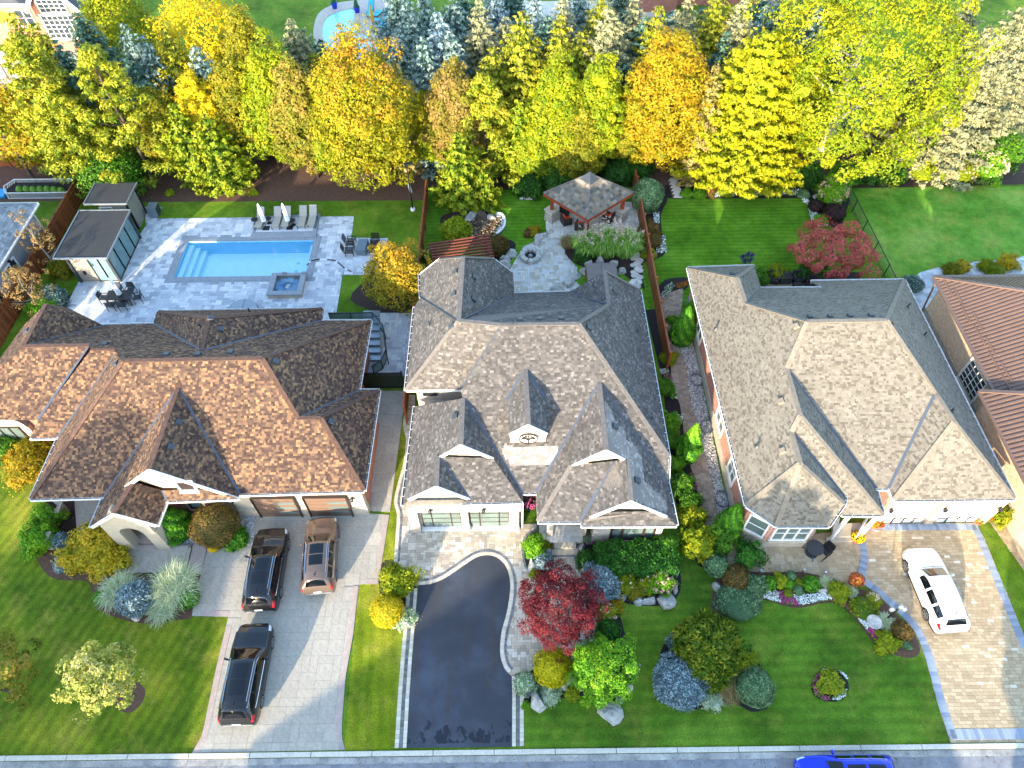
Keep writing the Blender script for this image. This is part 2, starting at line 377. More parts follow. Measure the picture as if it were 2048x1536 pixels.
def asphalt():
    m, n, b, L = _new('driveway_asphalt'); t = _noise(n, L, .35, 5, .6); r = _ramp(n, [(.3, C('262b34')), (.5, C('30353e')), (.66, C('3d4450')), (.8, C('47434a'))]); L(t.outputs[0], r.inputs[0])
    t3 = _noise(n, L, .9, 4, .6, sc3=(2.2, .16, 1)); r3 = _ramp(n, [(.52, (1, 1, 1, 1)), (.75, C('d9b48c', 1.9))]); L(t3.outputs[0], r3.inputs[0]); o = _mix(n, L, .9, r.outputs[0], r3.outputs[0], 'MULTIPLY')
    t2 = _noise(n, L, 45, 2, .6); r2 = _ramp(n, [(.3, (.7, .7, .7, 1)), (.7, (1.25, 1.25, 1.25, 1))]); L(t2.outputs[0], r2.inputs[0]); o = _mix(n, L, 1.0, o, r2.outputs[0], 'MULTIPLY')
    tc = n.nodes.new('ShaderNodeTexCoord'); sp = n.nodes.new('ShaderNodeSeparateXYZ'); L(tc.outputs['Object'], sp.inputs[0])
    win = _ramp(n, [(.0, (0, 0, 0, 1)), (.08, (.9, .9, .9, 1)), (.55, (.62, .62, .62, 1)), (1, (0, 0, 0, 1))]); mr = n.nodes.new('ShaderNodeMapRange'); mr.inputs[1].default_value = 7.05; mr.inputs[2].default_value = 9.6; L(sp.outputs[1], mr.inputs[0]); L(mr.outputs[0], win.inputs[0])
    tw = _noise(n, L, 1.5, 6, .62, sc3=(1.0, .55, 1)); mu = n.nodes.new('ShaderNodeMath'); mu.operation = 'MULTIPLY'; L(tw.outputs[0], mu.inputs[0]); L(win.outputs[0], mu.inputs[1]); wr = _ramp(n, [(.43, (0, 0, 0, 1)), (.445, (1, 1, 1, 1))]); L(mu.outputs[0], wr.inputs[0]); o = _mix(n, L, wr.outputs[0], o, C('121a26'))
    L(o, b.inputs['Base Color']); b.inputs['Roughness'].default_value = .8; _bump(n, L, b, t2.outputs[0], .25, .01); return m
M['asphalt'] = asphalt()
M['wet'] = mat('wet_asphalt', '10161f', .35, .3, 4)
M['stamped'] = tinted('stamped_concrete', [(0, 'a8a193'), (1, 'b0a899')], .75, grain=.2, scale=6, stain=.2)
M['stamped_edge'] = mat('stamped_border', 'a8968c', .8, .12, 2, fine=20)
M['joint'] = mat('paving_joint', '6d6a66', .95, .2, 5)
M['joint_pale'] = mat('stamped_joint', '8f8a82', .95, .2, 5)
M['joint_dark'] = mat('dark_joint', '55565a', .95, .2, 5)
M['paver_grey'] = tinted('grey_deck_paver', [(0, '9a9fa6'), (.3, 'b2b6ba'), (.7, 'c4c6c7'), (1, 'd4d4d2')], .8, grain=.2, scale=9)
M['paver_tan'] = tinted('tan_paver', [(0, '9c9284'), (.4, 'b5a894'), (.75, 'c4b8a4'), (1, 'c9c4ba')], .82, grain=.18, scale=10, stain=.12)
M['paver_gold'] = tinted('golden_paver', [(0, 'a08d70'), (.5, 'b09c7c'), (.95, 'bba98b'), (1, 'dcd3c2')], .82, grain=.16, scale=8, stain=.16)
M['paver_walk'] = tinted('walk_paver', [(0, '8d7a68'), (.5, 'a08b77'), (1, 'b09f8c')], .85, grain=.2, scale=9, stain=.2)
M['paver_patio'] = tinted('patio_paver', [(0, 'a09a8a'), (.4, 'b9b2a2'), (.8, 'b7b9b8'), (1, 'ccc5b4')], .82, grain=.18, scale=10)
M['garage_brown'] = mat('brown_garage_panel', '6b5546', .45, .08, 2)
M['sett_light'] = tinted('light_sett', [(0, 'b5aa97'), (1, 'cfc6b4')], .82, grain=.2)
M['sett_dark'] = tinted('dark_sett', [(0, '54575c'), (1, '777a7e')], .82, grain=.2)
M['sett_blue'] = tinted('blue_grey_sett', [(0, '707d8f'), (1, '909aa8')], .8, grain=.2)
M['coping'] = mat('pool_coping', '8b9196', .8, .12, 2, fine=14)
def shingle(name, stops): return tinted(name, stops, .92, grain=.3, scale=60, spec=.15, stain=.12)
M['sh_left'] = shingle('brown_shingle', [(0, '42342f'), (.3, '524039'), (.6, '645142'), (.82, '7c5f4a'), (1, '967555')])
M['sh_mid'] = shingle('taupe_shingle', [(0, '4b4845'), (.4, '595552'), (.75, '66615c'), (.9, '746e69'), (.97, '87817b'), (1, 'b2aca6')])
M['sh_right'] = shingle('beige_shingle', [(0, '5e574e'), (.16, '686157'), (.4, '777064'), (.75, '7d766a'), (1, '868073')])
M['sh_far'] = shingle('pale_grey_shingle', [(0, '6d7479'), (.5, '838a8f'), (1, '989ea2')])
M['sh_back'] = shingle('dark_grey_shingle', [(0, '55585c'), (.5, '6b6e72'), (1, '84878a')])
M['cap_left'] = mat('brown_ridge_cap', '5b4134', .92, .45, 5, fine=50); M['cap_mid'] = mat('taupe_ridge_cap', '68615b', .92, .3, 5, fine=50); M['cap_right'] = mat('beige_ridge_cap', '7a7062', .92, .3, 5, fine=50)
M['valley'] = mat('valley_flashing', '3c4450', .6, .15, 3)
M['white'] = mat('white_trim', 'dedcd6', .55, .06, 3); M['white_wall'] = brick('white_stone', 'bfb5a5', 'b4a999', 'a69b8b', 2.6)
M['cream'] = mat('cream_stucco', 'b8aa94', .85, .08, 2, fine=30); M['limestone'] = mat('limestone', 'b5a995', .85, .14, 2.5, fine=20)
M['brick_red'] = brick('red_brick', 'a8614a', '8f4a3a', 'b9a794'); M['brick_pink'] = brick('pink_brick', 'b9745c', '9c5946', 'd8c6b2')
M['brick_tan'] = brick('tan_brick', 'cdb79a', 'bfa588', 'd6c8b2'); M['brick_grey'] = brick('grey_brick', '8f9299', '7b7f88', 'a8aab0'); M['stone_block'] = brick('grey_stone_block', 'a39c8d', '8f897c', 'b5afa3', 2.6)
M['glass'] = glass('window_glass', '27333b'); M['glass_pale'] = glass('pale_window_glass', '66756f', .12); M['glass_teal'] = glass('tinted_glass', '6f8f90', .08); M['glass_car'] = glass('car_glass', '0a0d12', .05, .5)
M['black'] = mat('black_metal', '17181b', .45, .1, 5); M['dark_frame'] = mat('dark_brown_frame', '2c211f', .5, .1, 5); M['charcoal'] = mat('charcoal_metal', '33383d', .5, .1, 4)
M['fence_brown'] = tinted('fence_board', [(0, '6a3a20'), (.5, '7d4627'), (1, '8f532e')], .75, grain=.25, scale=8); M['fence_orange'] = mat('stained_timber', '8a4a22', .6, .25, 6, fine=20); M['timber_red'] = mat('red_timber', '8c3a1c', .5, .2, 6, fine=15); M['pergola'] = mat('pergola_timber', '70382a', .65, .2, 6)
M['siding'] = mat('taupe_siding', '8c8679', .75, .08, 2); M['flat_roof'] = mat('flat_roof_membrane', '34322f', .85, .22, 1.2, fine=25, col2='2a2b2e')
M['metal_brown'] = mat('brown_metal_roof', '6a5346', .45, .12, 2); M['metal_grey'] = mat('grey_metal', '8d959b', .4, .1, 3, metal=.6); M['lead'] = mat('lead_grey_roof', '60656a', .5, .12, 2); M['chrome'] = mat('chrome', 'd0d2d6', .15, 0, metal=1.0); M['steel'] = mat('galvanised_steel', '7c868c', .4, .2, 3, metal=.7)
M['boulder'] = mat('pale_boulder', 'c4c0b6', .9, .5, 3.2, fine=16, bump=.6, col2='86837c'); M['boulder_dark'] = mat('brown_boulder', '5f5040', .9, .5, 2.5, fine=14, bump=.5, col2='332b24'); M['flagstone'] = tinted('flagstone', [(0, 'b3ada0'), (1, 'd5cfc2')], .85, grain=.2, scale=6)
M['pebble'] = tinted('river_pebble', [(0, '6f6a66'), (.4, '9b958e'), (.8, 'bdb7ae'), (1, 'd6d2ca')], .75, grain=.15); M['pebble_brown'] = tinted('wet_pebble', [(0, '1d1611'), (.5, '54402a'), (.8, '8d7350'), (1, 'd0b088')], .4, grain=.15); M['gravel'] = tinted('pale_gravel', [(0, '7d8085'), (1, 'd7d7d6')], .85, grain=.1)
M['cover'] = mat('hot_tub_cover', '6d625b', .6, .1, 3); M['bark'] = mat('bark', '54463a', .9, .4, 7, fine=20, bump=.5); M['bark_pale'] = mat('pale_bark', '9d968c', .9, .3, 7, fine=20); M['plastic_green'] = mat('green_plastic', '12502c', .5, .08, 3); M['plastic_blue'] = mat('blue_plastic', '1830b0', .45, .08, 3); M['plastic_leaf'] = mat('salad_leaf', '56801e', .8, .4, 9); M['terracotta'] = mat('terracotta', 'a5603c', .8, .15, 5)
M['cushion_orange'] = mat('orange_cushion', 'd8481c', .8, .1, 6); M['wicker'] = mat('dark_wicker', '2c2624', .8, .3, 30, bump=.4); M['lounger_fabric'] = mat('taupe_sling', '9a968a', .8, .08, 12); M['umbrella'] = mat('white_canvas', 'e8e8e8', .8, .05, 8); M['turquoise'] = mat('turquoise_cushion', '2aa7bd', .75, .08, 5); M['yellow_cloth'] = mat('yellow_canvas', 'e0a020', .75, .08, 5)
M['slate'] = tinted('slate_tile', [(0, '4c4a45'), (.3, '5f5b53'), (.6, '6d685d'), (.85, '7d6a54'), (1, '85807a')], .85, grain=.3, scale=20)
def water(name, c, rough=.04):
    m, n, b, L = _new(name); t = _noise(n, L, 1.6, 3, .6); r = _ramp(n, [(.3, tuple(x*.9 for x in C(c)[:3])+(1,)), (.7, C(c))]); L(t.outputs[0], r.inputs[0]); L(r.outputs[0], b.inputs['Base Color']); b.inputs['Roughness'].default_value = rough; b.inputs['IOR'].default_value = 1.33
    t2 = _noise(n, L, 5, 2); _bump(n, L, b, t2.outputs[0], .15, .03); return m
def clearwater():
    m = bpy.data.materials.new('clear_pool_water'); m.use_nodes = True; n = m.node_tree; L = n.links.new; n.nodes.remove(n.nodes['Principled BSDF'])
    tr = n.nodes.new('ShaderNodeBsdfTransparent'); tr.inputs[0].default_value = (.92, 1.0, 1.0, 1); gl = n.nodes.new('ShaderNodeBsdfGlossy'); gl.inputs['Roughness'].default_value = .03
    fr = n.nodes.new('ShaderNodeFresnel'); fr.inputs[0].default_value = 1.33; mx = n.nodes.new('ShaderNodeMixShader'); L(fr.outputs[0], mx.inputs[0]); L(tr.outputs[0], mx.inputs[1]); L(gl.outputs[0], mx.inputs[2]); L(mx.outputs[0], n.nodes['Material Output'].inputs[0])
    t2 = _noise(n, L, 3.5, 2); k = n.nodes.new('ShaderNodeBump'); k.inputs['Strength'].default_value = .12; k.inputs['Distance'].default_value = .03; L(t2.outputs[0], k.inputs['Height']); L(k.outputs[0], gl.inputs['Normal']); L(k.outputs[0], fr.inputs['Normal']); return m
M['water'] = clearwater(); M['pool_shell'] = mat('pool_liner', 'd6f4fb', .6, .05, 2); M['pool_deep'] = mat('pool_wall_liner', '8ed4f0', .6, .05, 2); M['water_dark'] = water('dark_pond_water', '1c2622', .05)
M['spa_shell'] = mat('spa_shell', '9fb6c6', .3, .7, 1.6, col2='0f5f95')
# foliage: (tint 0..1)
def leaf(name, *stops, tr=.3, k=1.0): return tinted(name, [(i/(len(stops)-1), C(c, k)) for i, c in enumerate(stops)], .65, trans=tr, grain=0, spec=.25)
LF = dict(
 maple=leaf('maple_leaf', '5d7210', '88900f', 'b0a812', 'c69f18', 'cc842c', k=0.62), golden=leaf('golden_leaf', '788410', 'a49c10', 'c2a812', 'cda014', 'c68a20', k=0.6),
 lime=leaf('lime_leaf', '5a7a0c', '849a0e', 'a9b010', 'c2bb12', k=0.66), olive=leaf('olive_leaf', '4f6010', '7d8212', '9c9616', 'b3992a', k=0.68), mixed=leaf('turning_leaf', '4d6412', '7a841a', '98942a', 'ac9238', 'bb9058', k=0.64),
 green=leaf('green_leaf', '274a0c', '3c6a10', '55841a', '769a22'), deep=leaf('deep_green_leaf', '16350c', '22480f', '315d17', '43731f'), bright=leaf('bright_green_leaf', '3f7010', '5a9416', '7bb01c', 'a3bb20', k=0.85),
 yellow=leaf('yellow_leaf', '969410', 'bfae0e', 'd6bc10', 'd9a81a', k=.85), gold=leaf('gold_orange_leaf', '787c14', 'a4981a', 'c4a81e', 'c48a26'), crimson=leaf('crimson_leaf', '5a1420', '7d1a2a', '9c2434', 'b03c44', 'bd5450', k=.36), rose=leaf('rose_red_leaf', '84383a', 'a84a46', 'c05c52', 'cc766c'),
 pinky=leaf('salmon_leaf', '707820', '988e30', 'b39648', 'c49a70', k=0.6), purple=leaf('dark_purple_leaf', '211718', '33211f', '453029', '55403a'), bronze=leaf('bronze_leaf', '3f3a14', '5c4c1c', '765a28', '8a6a3a'),
 lemon=leaf('lemon_leaf', '8f900c', 'b0aa0c', 'c8bc10', 'd8c81c'), dry=leaf('dry_leaf', '4c4a28', '6d6434', '8a7444', 'a57c48'), young=leaf('young_leaf', '4a6030', '7d8a3c', 'aaa548', 'c4bd8a'), sunset=leaf('orange_tree_leaf', '5c6814', '84841a', 'b89822', 'd09e26', k=0.75),
 hedge=leaf('hedge_leaf', '163a0c', '24540f', '35701a', '4c8824'), variegated=leaf('variegated_leaf', '5d7a4c', '8fa57e', 'b5c2a2', 'd5dcc8'), chart=leaf('chartreuse_leaf', '64800f', '869a12', 'a3ac16', 'bab824', k=0.8))
ND = dict(
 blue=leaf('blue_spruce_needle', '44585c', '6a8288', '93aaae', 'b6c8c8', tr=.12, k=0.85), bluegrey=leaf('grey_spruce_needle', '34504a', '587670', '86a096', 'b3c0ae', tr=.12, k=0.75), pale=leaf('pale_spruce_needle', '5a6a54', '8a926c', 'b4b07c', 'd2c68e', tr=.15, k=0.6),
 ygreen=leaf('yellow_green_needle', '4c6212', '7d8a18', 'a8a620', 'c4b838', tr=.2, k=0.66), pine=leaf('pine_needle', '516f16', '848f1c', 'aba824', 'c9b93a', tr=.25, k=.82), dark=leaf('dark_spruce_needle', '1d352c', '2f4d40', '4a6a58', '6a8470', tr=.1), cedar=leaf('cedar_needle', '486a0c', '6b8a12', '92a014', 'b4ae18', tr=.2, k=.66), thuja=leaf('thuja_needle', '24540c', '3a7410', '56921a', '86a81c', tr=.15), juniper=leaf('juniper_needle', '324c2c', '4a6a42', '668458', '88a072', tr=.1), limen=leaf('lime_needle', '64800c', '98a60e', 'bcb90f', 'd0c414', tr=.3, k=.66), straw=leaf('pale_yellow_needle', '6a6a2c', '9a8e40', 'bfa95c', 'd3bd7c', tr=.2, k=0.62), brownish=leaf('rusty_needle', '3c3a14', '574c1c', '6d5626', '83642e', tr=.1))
GR = dict(pale=leaf('pale_ornamental_grass', '8a9e64', 'a9b684', 'c9cfa4', 'dddfc0', tr=.2), green=leaf('green_ornamental_grass', '4a7a20', '6a9a30', '8fb548', 'b5cc70', tr=.2), plume=leaf('grass_plume', 'a08a74', 'b59c88', 'c9b0a0', 'd8c4b4', tr=.2), straw=leaf('straw_grass', '6a5a34', '8a7444', 'a08a58', 'b59e6c', tr=.2))
FL = dict(white=tinted('white_flower', [(0, 'b9c4b4'), (.4, 'e4e6e4'), (1, 'f4f4f4')], .7, grain=0), pink=tinted('magenta_flower', [(0, '7a1c50'), (.5, 'b02878'), (1, 'd860a8')], .7, grain=0), green=LF['green'], red=tinted('red_flower', [(0, 'a02018'), (.6, 'd04020'), (1, 'e08020')], .7, grain=0), cream=tinted('cream_bloom', [(0, 'c9a884'), (.5, 'dcbf9c'), (1, 'e8d6b4')], .7, grain=0), rose=tinted('dusty_pink_bloom', [(0, 'b98a7c'), (.5, 'd0a090'), (1, 'dfbfae')], .7, grain=0), orange=tinted('orange_flower', [(0, 'c85a10'), (1, 'e8901c')], .7, grain=0), yellow=tinted('yellow_flower', [(0, 'd8a808'), (1, 'f0c80c')], .7, grain=0))
# ---------------------------------------------------------------- ground, street and paving
PX0, PX1, PY0, PY1 = -26.4, -16.05, 40.6, 44.75          # swimming pool basin
sheet('ground', [(-300, -200), (300, -200), (300, 500), (-300, 500)], 0, M['lawn'], holes=[[(PX0, PY0), (PX1, PY0), (PX1, PY1), (PX0, PY1)]])
def lawn(name, poly, m, z=.006): return tag(sheet(name, poly, z, M[m]), kind='structure')
lawn('front_lawn', [(-60, 6.95), (-10.5, 6.95), (-10.5, 26), (-60, 26)], 'lawn_left')
lawn('lawn_strip', G2([(688, 1500), (815, 1497), (845, 1170), (805, 1120), (830, 790), (806, 790), (760, 1080), (717, 1170)]), 'lawn_strip', .008)
lawn('front_lawn', [(0.4, 6.95), (21.6, 6.95), (21.6, 20), (0.4, 20)], 'lawn_stripe')
lawn('back_lawn', [(10.9, 31), (28.7, 31), (28.7, 51), (10.9, 51)], 'lawn_rear')
lawn('back_lawn', [(29.1, 34), (75, 34), (75, 50.6), (29.1, 50.6)], 'lawn_far')
lawn('back_lawn', [(-6.9, 34), (10.6, 34), (10.6, 51), (-6.9, 51)], 'lawn_rear')
tag(sheet('pool_lawn', [(-33, 30), (-7.2, 30), (-7.2, 50), (-33, 50)], .006, M['lawn'], holes=[[(PX0, PY0), (PX1, PY0), (PX1, PY1), (PX0, PY1)]]))
lawn('back_lawn', [(-75, 40), (-37, 40), (-37, 50.2), (-75, 50.2)], 'lawn')
lawn('side_lawn', G2([(1968, 1076), (2100, 1076), (2100, 1300), (2048, 1281), (2017, 1196)]), 'lawn', .008)
# street
sheet('street', [(-200, -3), (200, -3), (200, 6.38), (-200, 6.38)], .010, M['road'])
st = sheet('gutter_pan', [(-200, 6.36), (200, 6.36), (200, 6.66), (-200, 6.66)], .016, M['gutter'])
kb = MB().box((0, 6.79, .02), (400, .2, .04)).build('kerb', M['joint_dark'], kind='structure')
for i in range(-14, 15):
    o = MB().box((i*3.02+.4, 6.8, .045), (2.99, .235, .07)).build('kerb_section', M['concrete'], kb, bevel=.015)
    o = MB().box((i*3.02+.4, 6.51, .02), (2.985, .28, .016)).build('gutter_section', M['gutter'], st)
# left neighbour's stamped driveway and walks
DRV = G2([(735, 1027), (779, 1030), (757, 1168), (718, 1169), (707, 1267), (691, 1357), (684, 1447), (684, 1476), (690, 1500), (384, 1506), (405, 1470), (414, 1425), (432, 1339), (457, 1234), (384, 1232), (392, 1180), (403, 1146), (417, 1089), (452, 1080), (478, 1029)])
dl = sheet('stamped_driveway', DRV, .016, M['joint_pale'])
lay(dl, 'paving_slab', flat(DRV, .016), M['stamped'], ashlar(.42), th=.012, gap=.012, seed=4)
SP = G2([(738, 1022), (757, 782), (812, 782), (780, 1024)])
sp = sheet('side_path', SP, .0165, M['joint_pale']); lay(sp, 'paving_slab', flat(SP, .0165), M['stamped'], ashlar(.45), th=.012, gap=.012, seed=5)
for k_, ln in enumerate(([(779, 1030), (757, 1167)], [(756, 1169), (718, 1169)], [(717, 1172), (707, 1267), (691, 1357), (684, 1447), (684, 1476), (690, 1499)], [(384, 1506), (405, 1470), (414, 1425), (432, 1339), (456, 1238)], [(457, 1234), (386, 1232)])):
    course(dl, 'border_slab', G2(ln), (-.16, -.16, -.16, -.16, -.17)[k_], .3, (1.0, .7, .8, .8, .8)[k_], .0285+.0003*k_, M['stamped_edge'], .008, gap=.006)
wk = MB().prism(G2([(256, 1093), (386, 1090), (372, 1146), (246, 1148)]), 0, .16).build('front_walk', M['joint'], kind='structure')
WK = G2([(258, 1094), (384, 1091), (371, 1144), (249, 1146)], .16); lay(wk, 'paving_slab', flat(WK, .16), M['stamped'], ashlar(.5), th=.014, gap=.012, seed=6)
MB().prism(G2([(387, 1090), (416, 1089), (403, 1147), (374, 1147)]), 0, .09).build('walk_step', M['stamped_edge'], wk)
pc = MB().prism(G2([(150, 960), (345, 1000), (350, 1090), (256, 1091), (236, 1079), (160, 1079)]), 0, .32).build('front_porch_floor', M['stamped_edge'], kind='structure')
MB().prism(G2([(256, 1093), (333, 1092), (332, 1103), (256, 1105)]), 0, .24).build('porch_step', M['stamped_edge'], pc)
lay(pc, 'paving_slab', flat(G2([(152, 990), (343, 1003), (348, 1075), (250, 1078), (236, 1070), (162, 1070)], .32), .32), M['stamped'], ashlar(.5), th=.012, gap=.012, seed=9)
# middle driveway: asphalt heart, sett borders, tan pavers
EDGE = G2(smooth([(836, 1171), (859, 1168.5), (882, 1161), (908, 1145), (934, 1127), (956, 1114), (979, 1111), (998, 1118), (1013, 1136), (1020, 1163), (1019, 1192), (1013, 1227), (1004, 1260), (1000, 1292), (1002, 1318), (1010, 1339), (1023, 1352)], 3))
RE = G2([(1023, 1352), (1024, 1395), (1023.5, 1494)]); LE = G2([(836, 1171), (830, 1250), (824.6, 1314), (819, 1395), (813.6, 1496)])
ASP = EDGE + RE[1:] + LE[::-1][:-1]
ad = sheet('asphalt_driveway', ASP, .022, M['asphalt'])
PAV = G2(smooth([(788, 1124), (791, 1075), (794, 1030), (788, 1005), (795, 968), (806, 930), (812, 880), (806, 850), (814, 790)], 2)) + G2([(830, 790), (826, 1000), (838, 1050), (1080, 1048)]) + \
    G2(smooth([(1078, 1056), (1060, 1064), (1047, 1080), (1045, 1105), (1050, 1132), (1064, 1150)], 3)) + G2([(1100, 1166), (1103, 1105), (1153, 1107), (1156, 1140), (1190, 1200)]) + G2(smooth([(1199, 1240), (1196, 1268), (1188, 1292), (1172, 1310), (1150, 1322)], 2)) + G2([(1090, 1335), (1046, 1345), (1027, 1350)]) + offset_line(EDGE, .0)[::-1] + G2([(822, 1172)])
dm = sheet('paver_driveway', PAV, .014, M['joint'])
lay(dm, 'paver', flat(PAV, .014), M['paver_tan'], ashlar(.155), th=.018, gap=.012, seed=11)
for k, (o_, w_, mm, nm) in enumerate(((.11, .2, 'sett_light', 'border_sett'), (.30, .14, 'sett_dark', 'dark_border_sett'))):
    course(dm, nm, EDGE, o_, w_, .21 if k == 0 else .16, .026, M[mm], .018)
    course(dm, nm, LE[::-1], o_, w_, .21 if k == 0 else .16, .020, M[mm], .018, seed=5); course(dm, nm, RE, o_, w_, .21 if k == 0 else .16, .020, M[mm], .018, seed=6)
course(dm, 'border_sett', LE[::-1], .50, .22, .21, .020, M['sett_light'], .018, seed=8); course(dm, 'border_sett', RE, .50, .22, .21, .020, M['sett_light'], .018, seed=9)
course(dm, 'dark_border_sett', G2(smooth([(788, 1124), (791, 1075), (794, 1030), (788, 1005), (795, 968), (806, 930)], 3)), -.28, .13, .17, .030, M['sett_dark'], .010, seed=14)
course(dm, 'border_sett', G2(smooth([(788, 1124), (791, 1075), (794, 1030), (788, 1005), (795, 968), (806, 930), (812, 880), (806, 850), (814, 790)], 3)), -.10, .2, .2, .030, M['sett_light'], .010, seed=15)
course(dm, 'dark_border_sett', G2([(830, 1050), (836, 1061), (1041, 1055), (1043, 1046)]), 0, .13, .17, .030, M['sett_dark'], .010, seed=16)
course(dm, 'dark_border_sett', G2(smooth([(1076, 1012), (1074, 1058), (1060, 1064), (1047, 1080), (1045, 1105), (1050, 1132), (1064, 1150)], 3)), .02, .14, .17, .030, M['sett_dark'], .010, seed=17)
course(dm, 'dark_border_sett', G2([(1104, 1160), (1106, 1112), (1150, 1112), (1154, 1140)]), 0, .13, .17, .030, M['sett_dark'], .010, seed=18)
course(dm, 'dark_border_sett', G2(smooth([(1199, 1240), (1196, 1268), (1188, 1292), (1172, 1310), (1150, 1322), (1090, 1335)], 3)), -.07, .14, .17, .030, M['sett_dark'], .010, seed=19)
# porch steps of the middle house
ps = MB().prism(G2([(1078, 1048), (1165, 1048), (1165, 1088), (1078, 1090)]), 0, .42).build('entry_porch_floor', M['limestone'], kind='structure')
MB().prism(G2([(1107, 1088), (1152, 1087), (1152, 1099), (1107, 1100)]), 0, .28).build('porch_step', M['limestone'], ps, bevel=.01)
MB().prism(G2([(1103, 1099), (1157, 1098), (1157, 1110), (1103, 1112)]), 0, .14).build('porch_step', M['limestone'], ps, bevel=.01)
lay(ps, 'flagstone', flat(G2([(1080, 1048), (1163, 1048), (1163, 1084), (1080, 1086)], .42), .42), M['flagstone'], ashlar(.36), th=.02, gap=.012, seed=21)
# right-hand driveway
RL = smooth([(1716, 1085), (1721, 1111), (1715, 1146), (1717, 1162), (1742, 1180), (1774, 1208), (1800, 1231), (1826, 1260), (1844, 1298), (1858, 1344), (1874, 1405), (1901, 1486)], 3)
RDV = G2([(1723, 1047), (1950, 1046), (1968, 1076), (2017, 1196), (2100, 1400), (2130, 1484)]) + G2(RL)[::-1]
dr = sheet('golden_driveway', RDV, .014, M['joint'])
lay(dr, 'paver', flat(RDV, .014), M['paver_gold'], rows(.17, [.22, .3, .34, .38]), th=.018, gap=.010, seed=23)
course(dr, 'blue_border_paver', G2(RL), .22, .42, .2, .030, M['sett_blue'], .010, seed=24)
course(dr, 'blue_border_paver', G2([(1905, 1480), (2130, 1478)]), .25, .5, .2, .030, M['sett_blue'], .010, seed=25)
course(dr, 'blue_border_paver', G2([(1955, 1050), (1968, 1076), (2017, 1196), (2060, 1300)]), -.24, .42, .2, .030, M['sett_blue'], .010, seed=26)
course(dr, 'blue_border_paver', G2([(1728, 1052), (1952, 1051)]), -.1, .42, .2, .030, M['sett_blue'], .010, seed=27)
FP = G2([(1452, 1085), (1500, 1075), (1716, 1062), (1718, 1085), (1721, 1111), (1714, 1146), (1716, 1162), (1695, 1174), (1668, 1160), (1638, 1151), (1604, 1144), (1517, 1145), (1455, 1137)])
fp = sheet('front_patio', FP, .018, M['joint']); lay(fp, 'paver', flat(FP, .018), M['paver_gold'], ashlar(.17), th=.018, gap=.010, seed=28)
MB().prism(G2([(1662, 1052), (1720, 1050), (1715, 1076), (1662, 1078)]), 0, .3).build('porch_slab', M['limestone'], fp)
MB().prism(G2([(1652, 1076), (1714, 1074), (1712, 1084), (1650, 1086)]), 0, .15).build('porch_step', M['limestone'], fp)
WL = [(1317, 594), (1318, 617), (1334, 677), (1342, 721), (1343, 768), (1360, 810), (1368, 870), (1378, 925), (1392, 965), (1400, 1010), (1404, 1060)]
WR = [(1366, 576), (1365, 599), (1355, 677), (1362, 706), (1374, 732), (1375, 768), (1386, 820), (1401, 859), (1407, 898), (1417, 937), (1427, 980), (1434, 1020), (1442, 1070), (1455, 1137)]
WLK = G2(smooth(WL, 2)) + G2([(1440, 1110)]) + G2(smooth(WR, 2))[::-1]
wl = sheet('side_walk', WLK, .014, M['joint']); lay(wl, 'paver', flat(WLK, .014), M['paver_walk'], ashlar(.14), th=.018, gap=.010, seed=31)
nd = G2([(1976, 1040), (2090, 1040), (2090, 1190), (2075, 1180)]); n2 = sheet('neighbour_driveway', nd, .014, M['joint']); lay(n2, 'paver', flat(nd, .014), M['paver_gold'], rows(.17, [.22, .3, .34]), th=.018, gap=.01, seed=33)
FARP = G2(smooth([(1840, 545), (1900, 530), (1960, 523), (2000, 520), (2100, 505)], 2)) + G2([(2100, 600), (1840, 760), (1800, 640), (1808, 575)])
fpx = sheet('neighbour_patio', FARP, .012, M['joint_dark']); lay(fpx, 'paver', flat(FARP, .012), M['paver_grey'], ashlar(.25), th=.02, gap=.012, seed=34, maxp=150)
# pool deck
DECK = G2([(290, 414.5), (325, 414.5), (315, 437.5), (708, 433), (703, 476), (776, 477), (766, 550), (685, 550.5), (668, 660)]) + [(-34.2, 33.5)] + G2([(128, 620), (159, 562), (235, 562), (273, 480), (292, 452)])
cp = [(PX0-.45, PY0-.45), (PX1+.45, PY0-.45), (PX1+.45, PY1+.45), (PX0-.45, PY1+.45)]
dk = sheet('pool_deck', DECK, .03, M['coping'], holes=[cp])
lay(dk, 'deck_paver', flat(DECK, .014), M['paver_grey'], ashlar(.24), th=.02, gap=.012, seed=36, holes=[(cp[0][0], cp[0][1], cp[2][0], cp[2][1])])
SPT = G2([(748, 625), (820, 627), (808, 752), (732, 750)]); s2 = sheet('side_patio', SPT, .014, M['joint_dark']); lay(s2, 'deck_paver', flat(SPT, .014), M['paver_grey'], ashlar(.24), th=.02, gap=.012, seed=37, maxp=120)
sheet('gravel_strip', G2([(818, 627), (829, 627), (816, 752), (804, 752)]), .02, M['joint'])
# rear paver patio of the middle house
PT = G2(smooth([(1098, 462), (1078, 480), (1050, 492), (1040, 505), (1025, 530), (1016, 545), (1022, 590)], 3)) + G2([(1180, 600), (1150, 560)]) + G2(smooth([(1155, 535), (1140, 520), (1130, 505), (1128, 485), (1125, 470)], 2))
pt = sheet('rear_patio', PT, .014, M['joint']); lay(pt, 'paver', flat(PT, .014), M['paver_patio'], ashlar(.19), th=.02, gap=.012, seed=41)
GZP = G2(smooth([(1092, 440), (1098, 470), (1140, 478), (1270, 478), (1285, 440), (1270, 405), (1110, 405)], 2, True))
gzf = sheet('gazebo_floor', GZP, .02, M['joint_dark']); lay(gzf, 'flagstone', flat(GZP, .02), M['flagstone'], ashlar(.3), th=.02, gap=.02, seed=42, maxp=200)
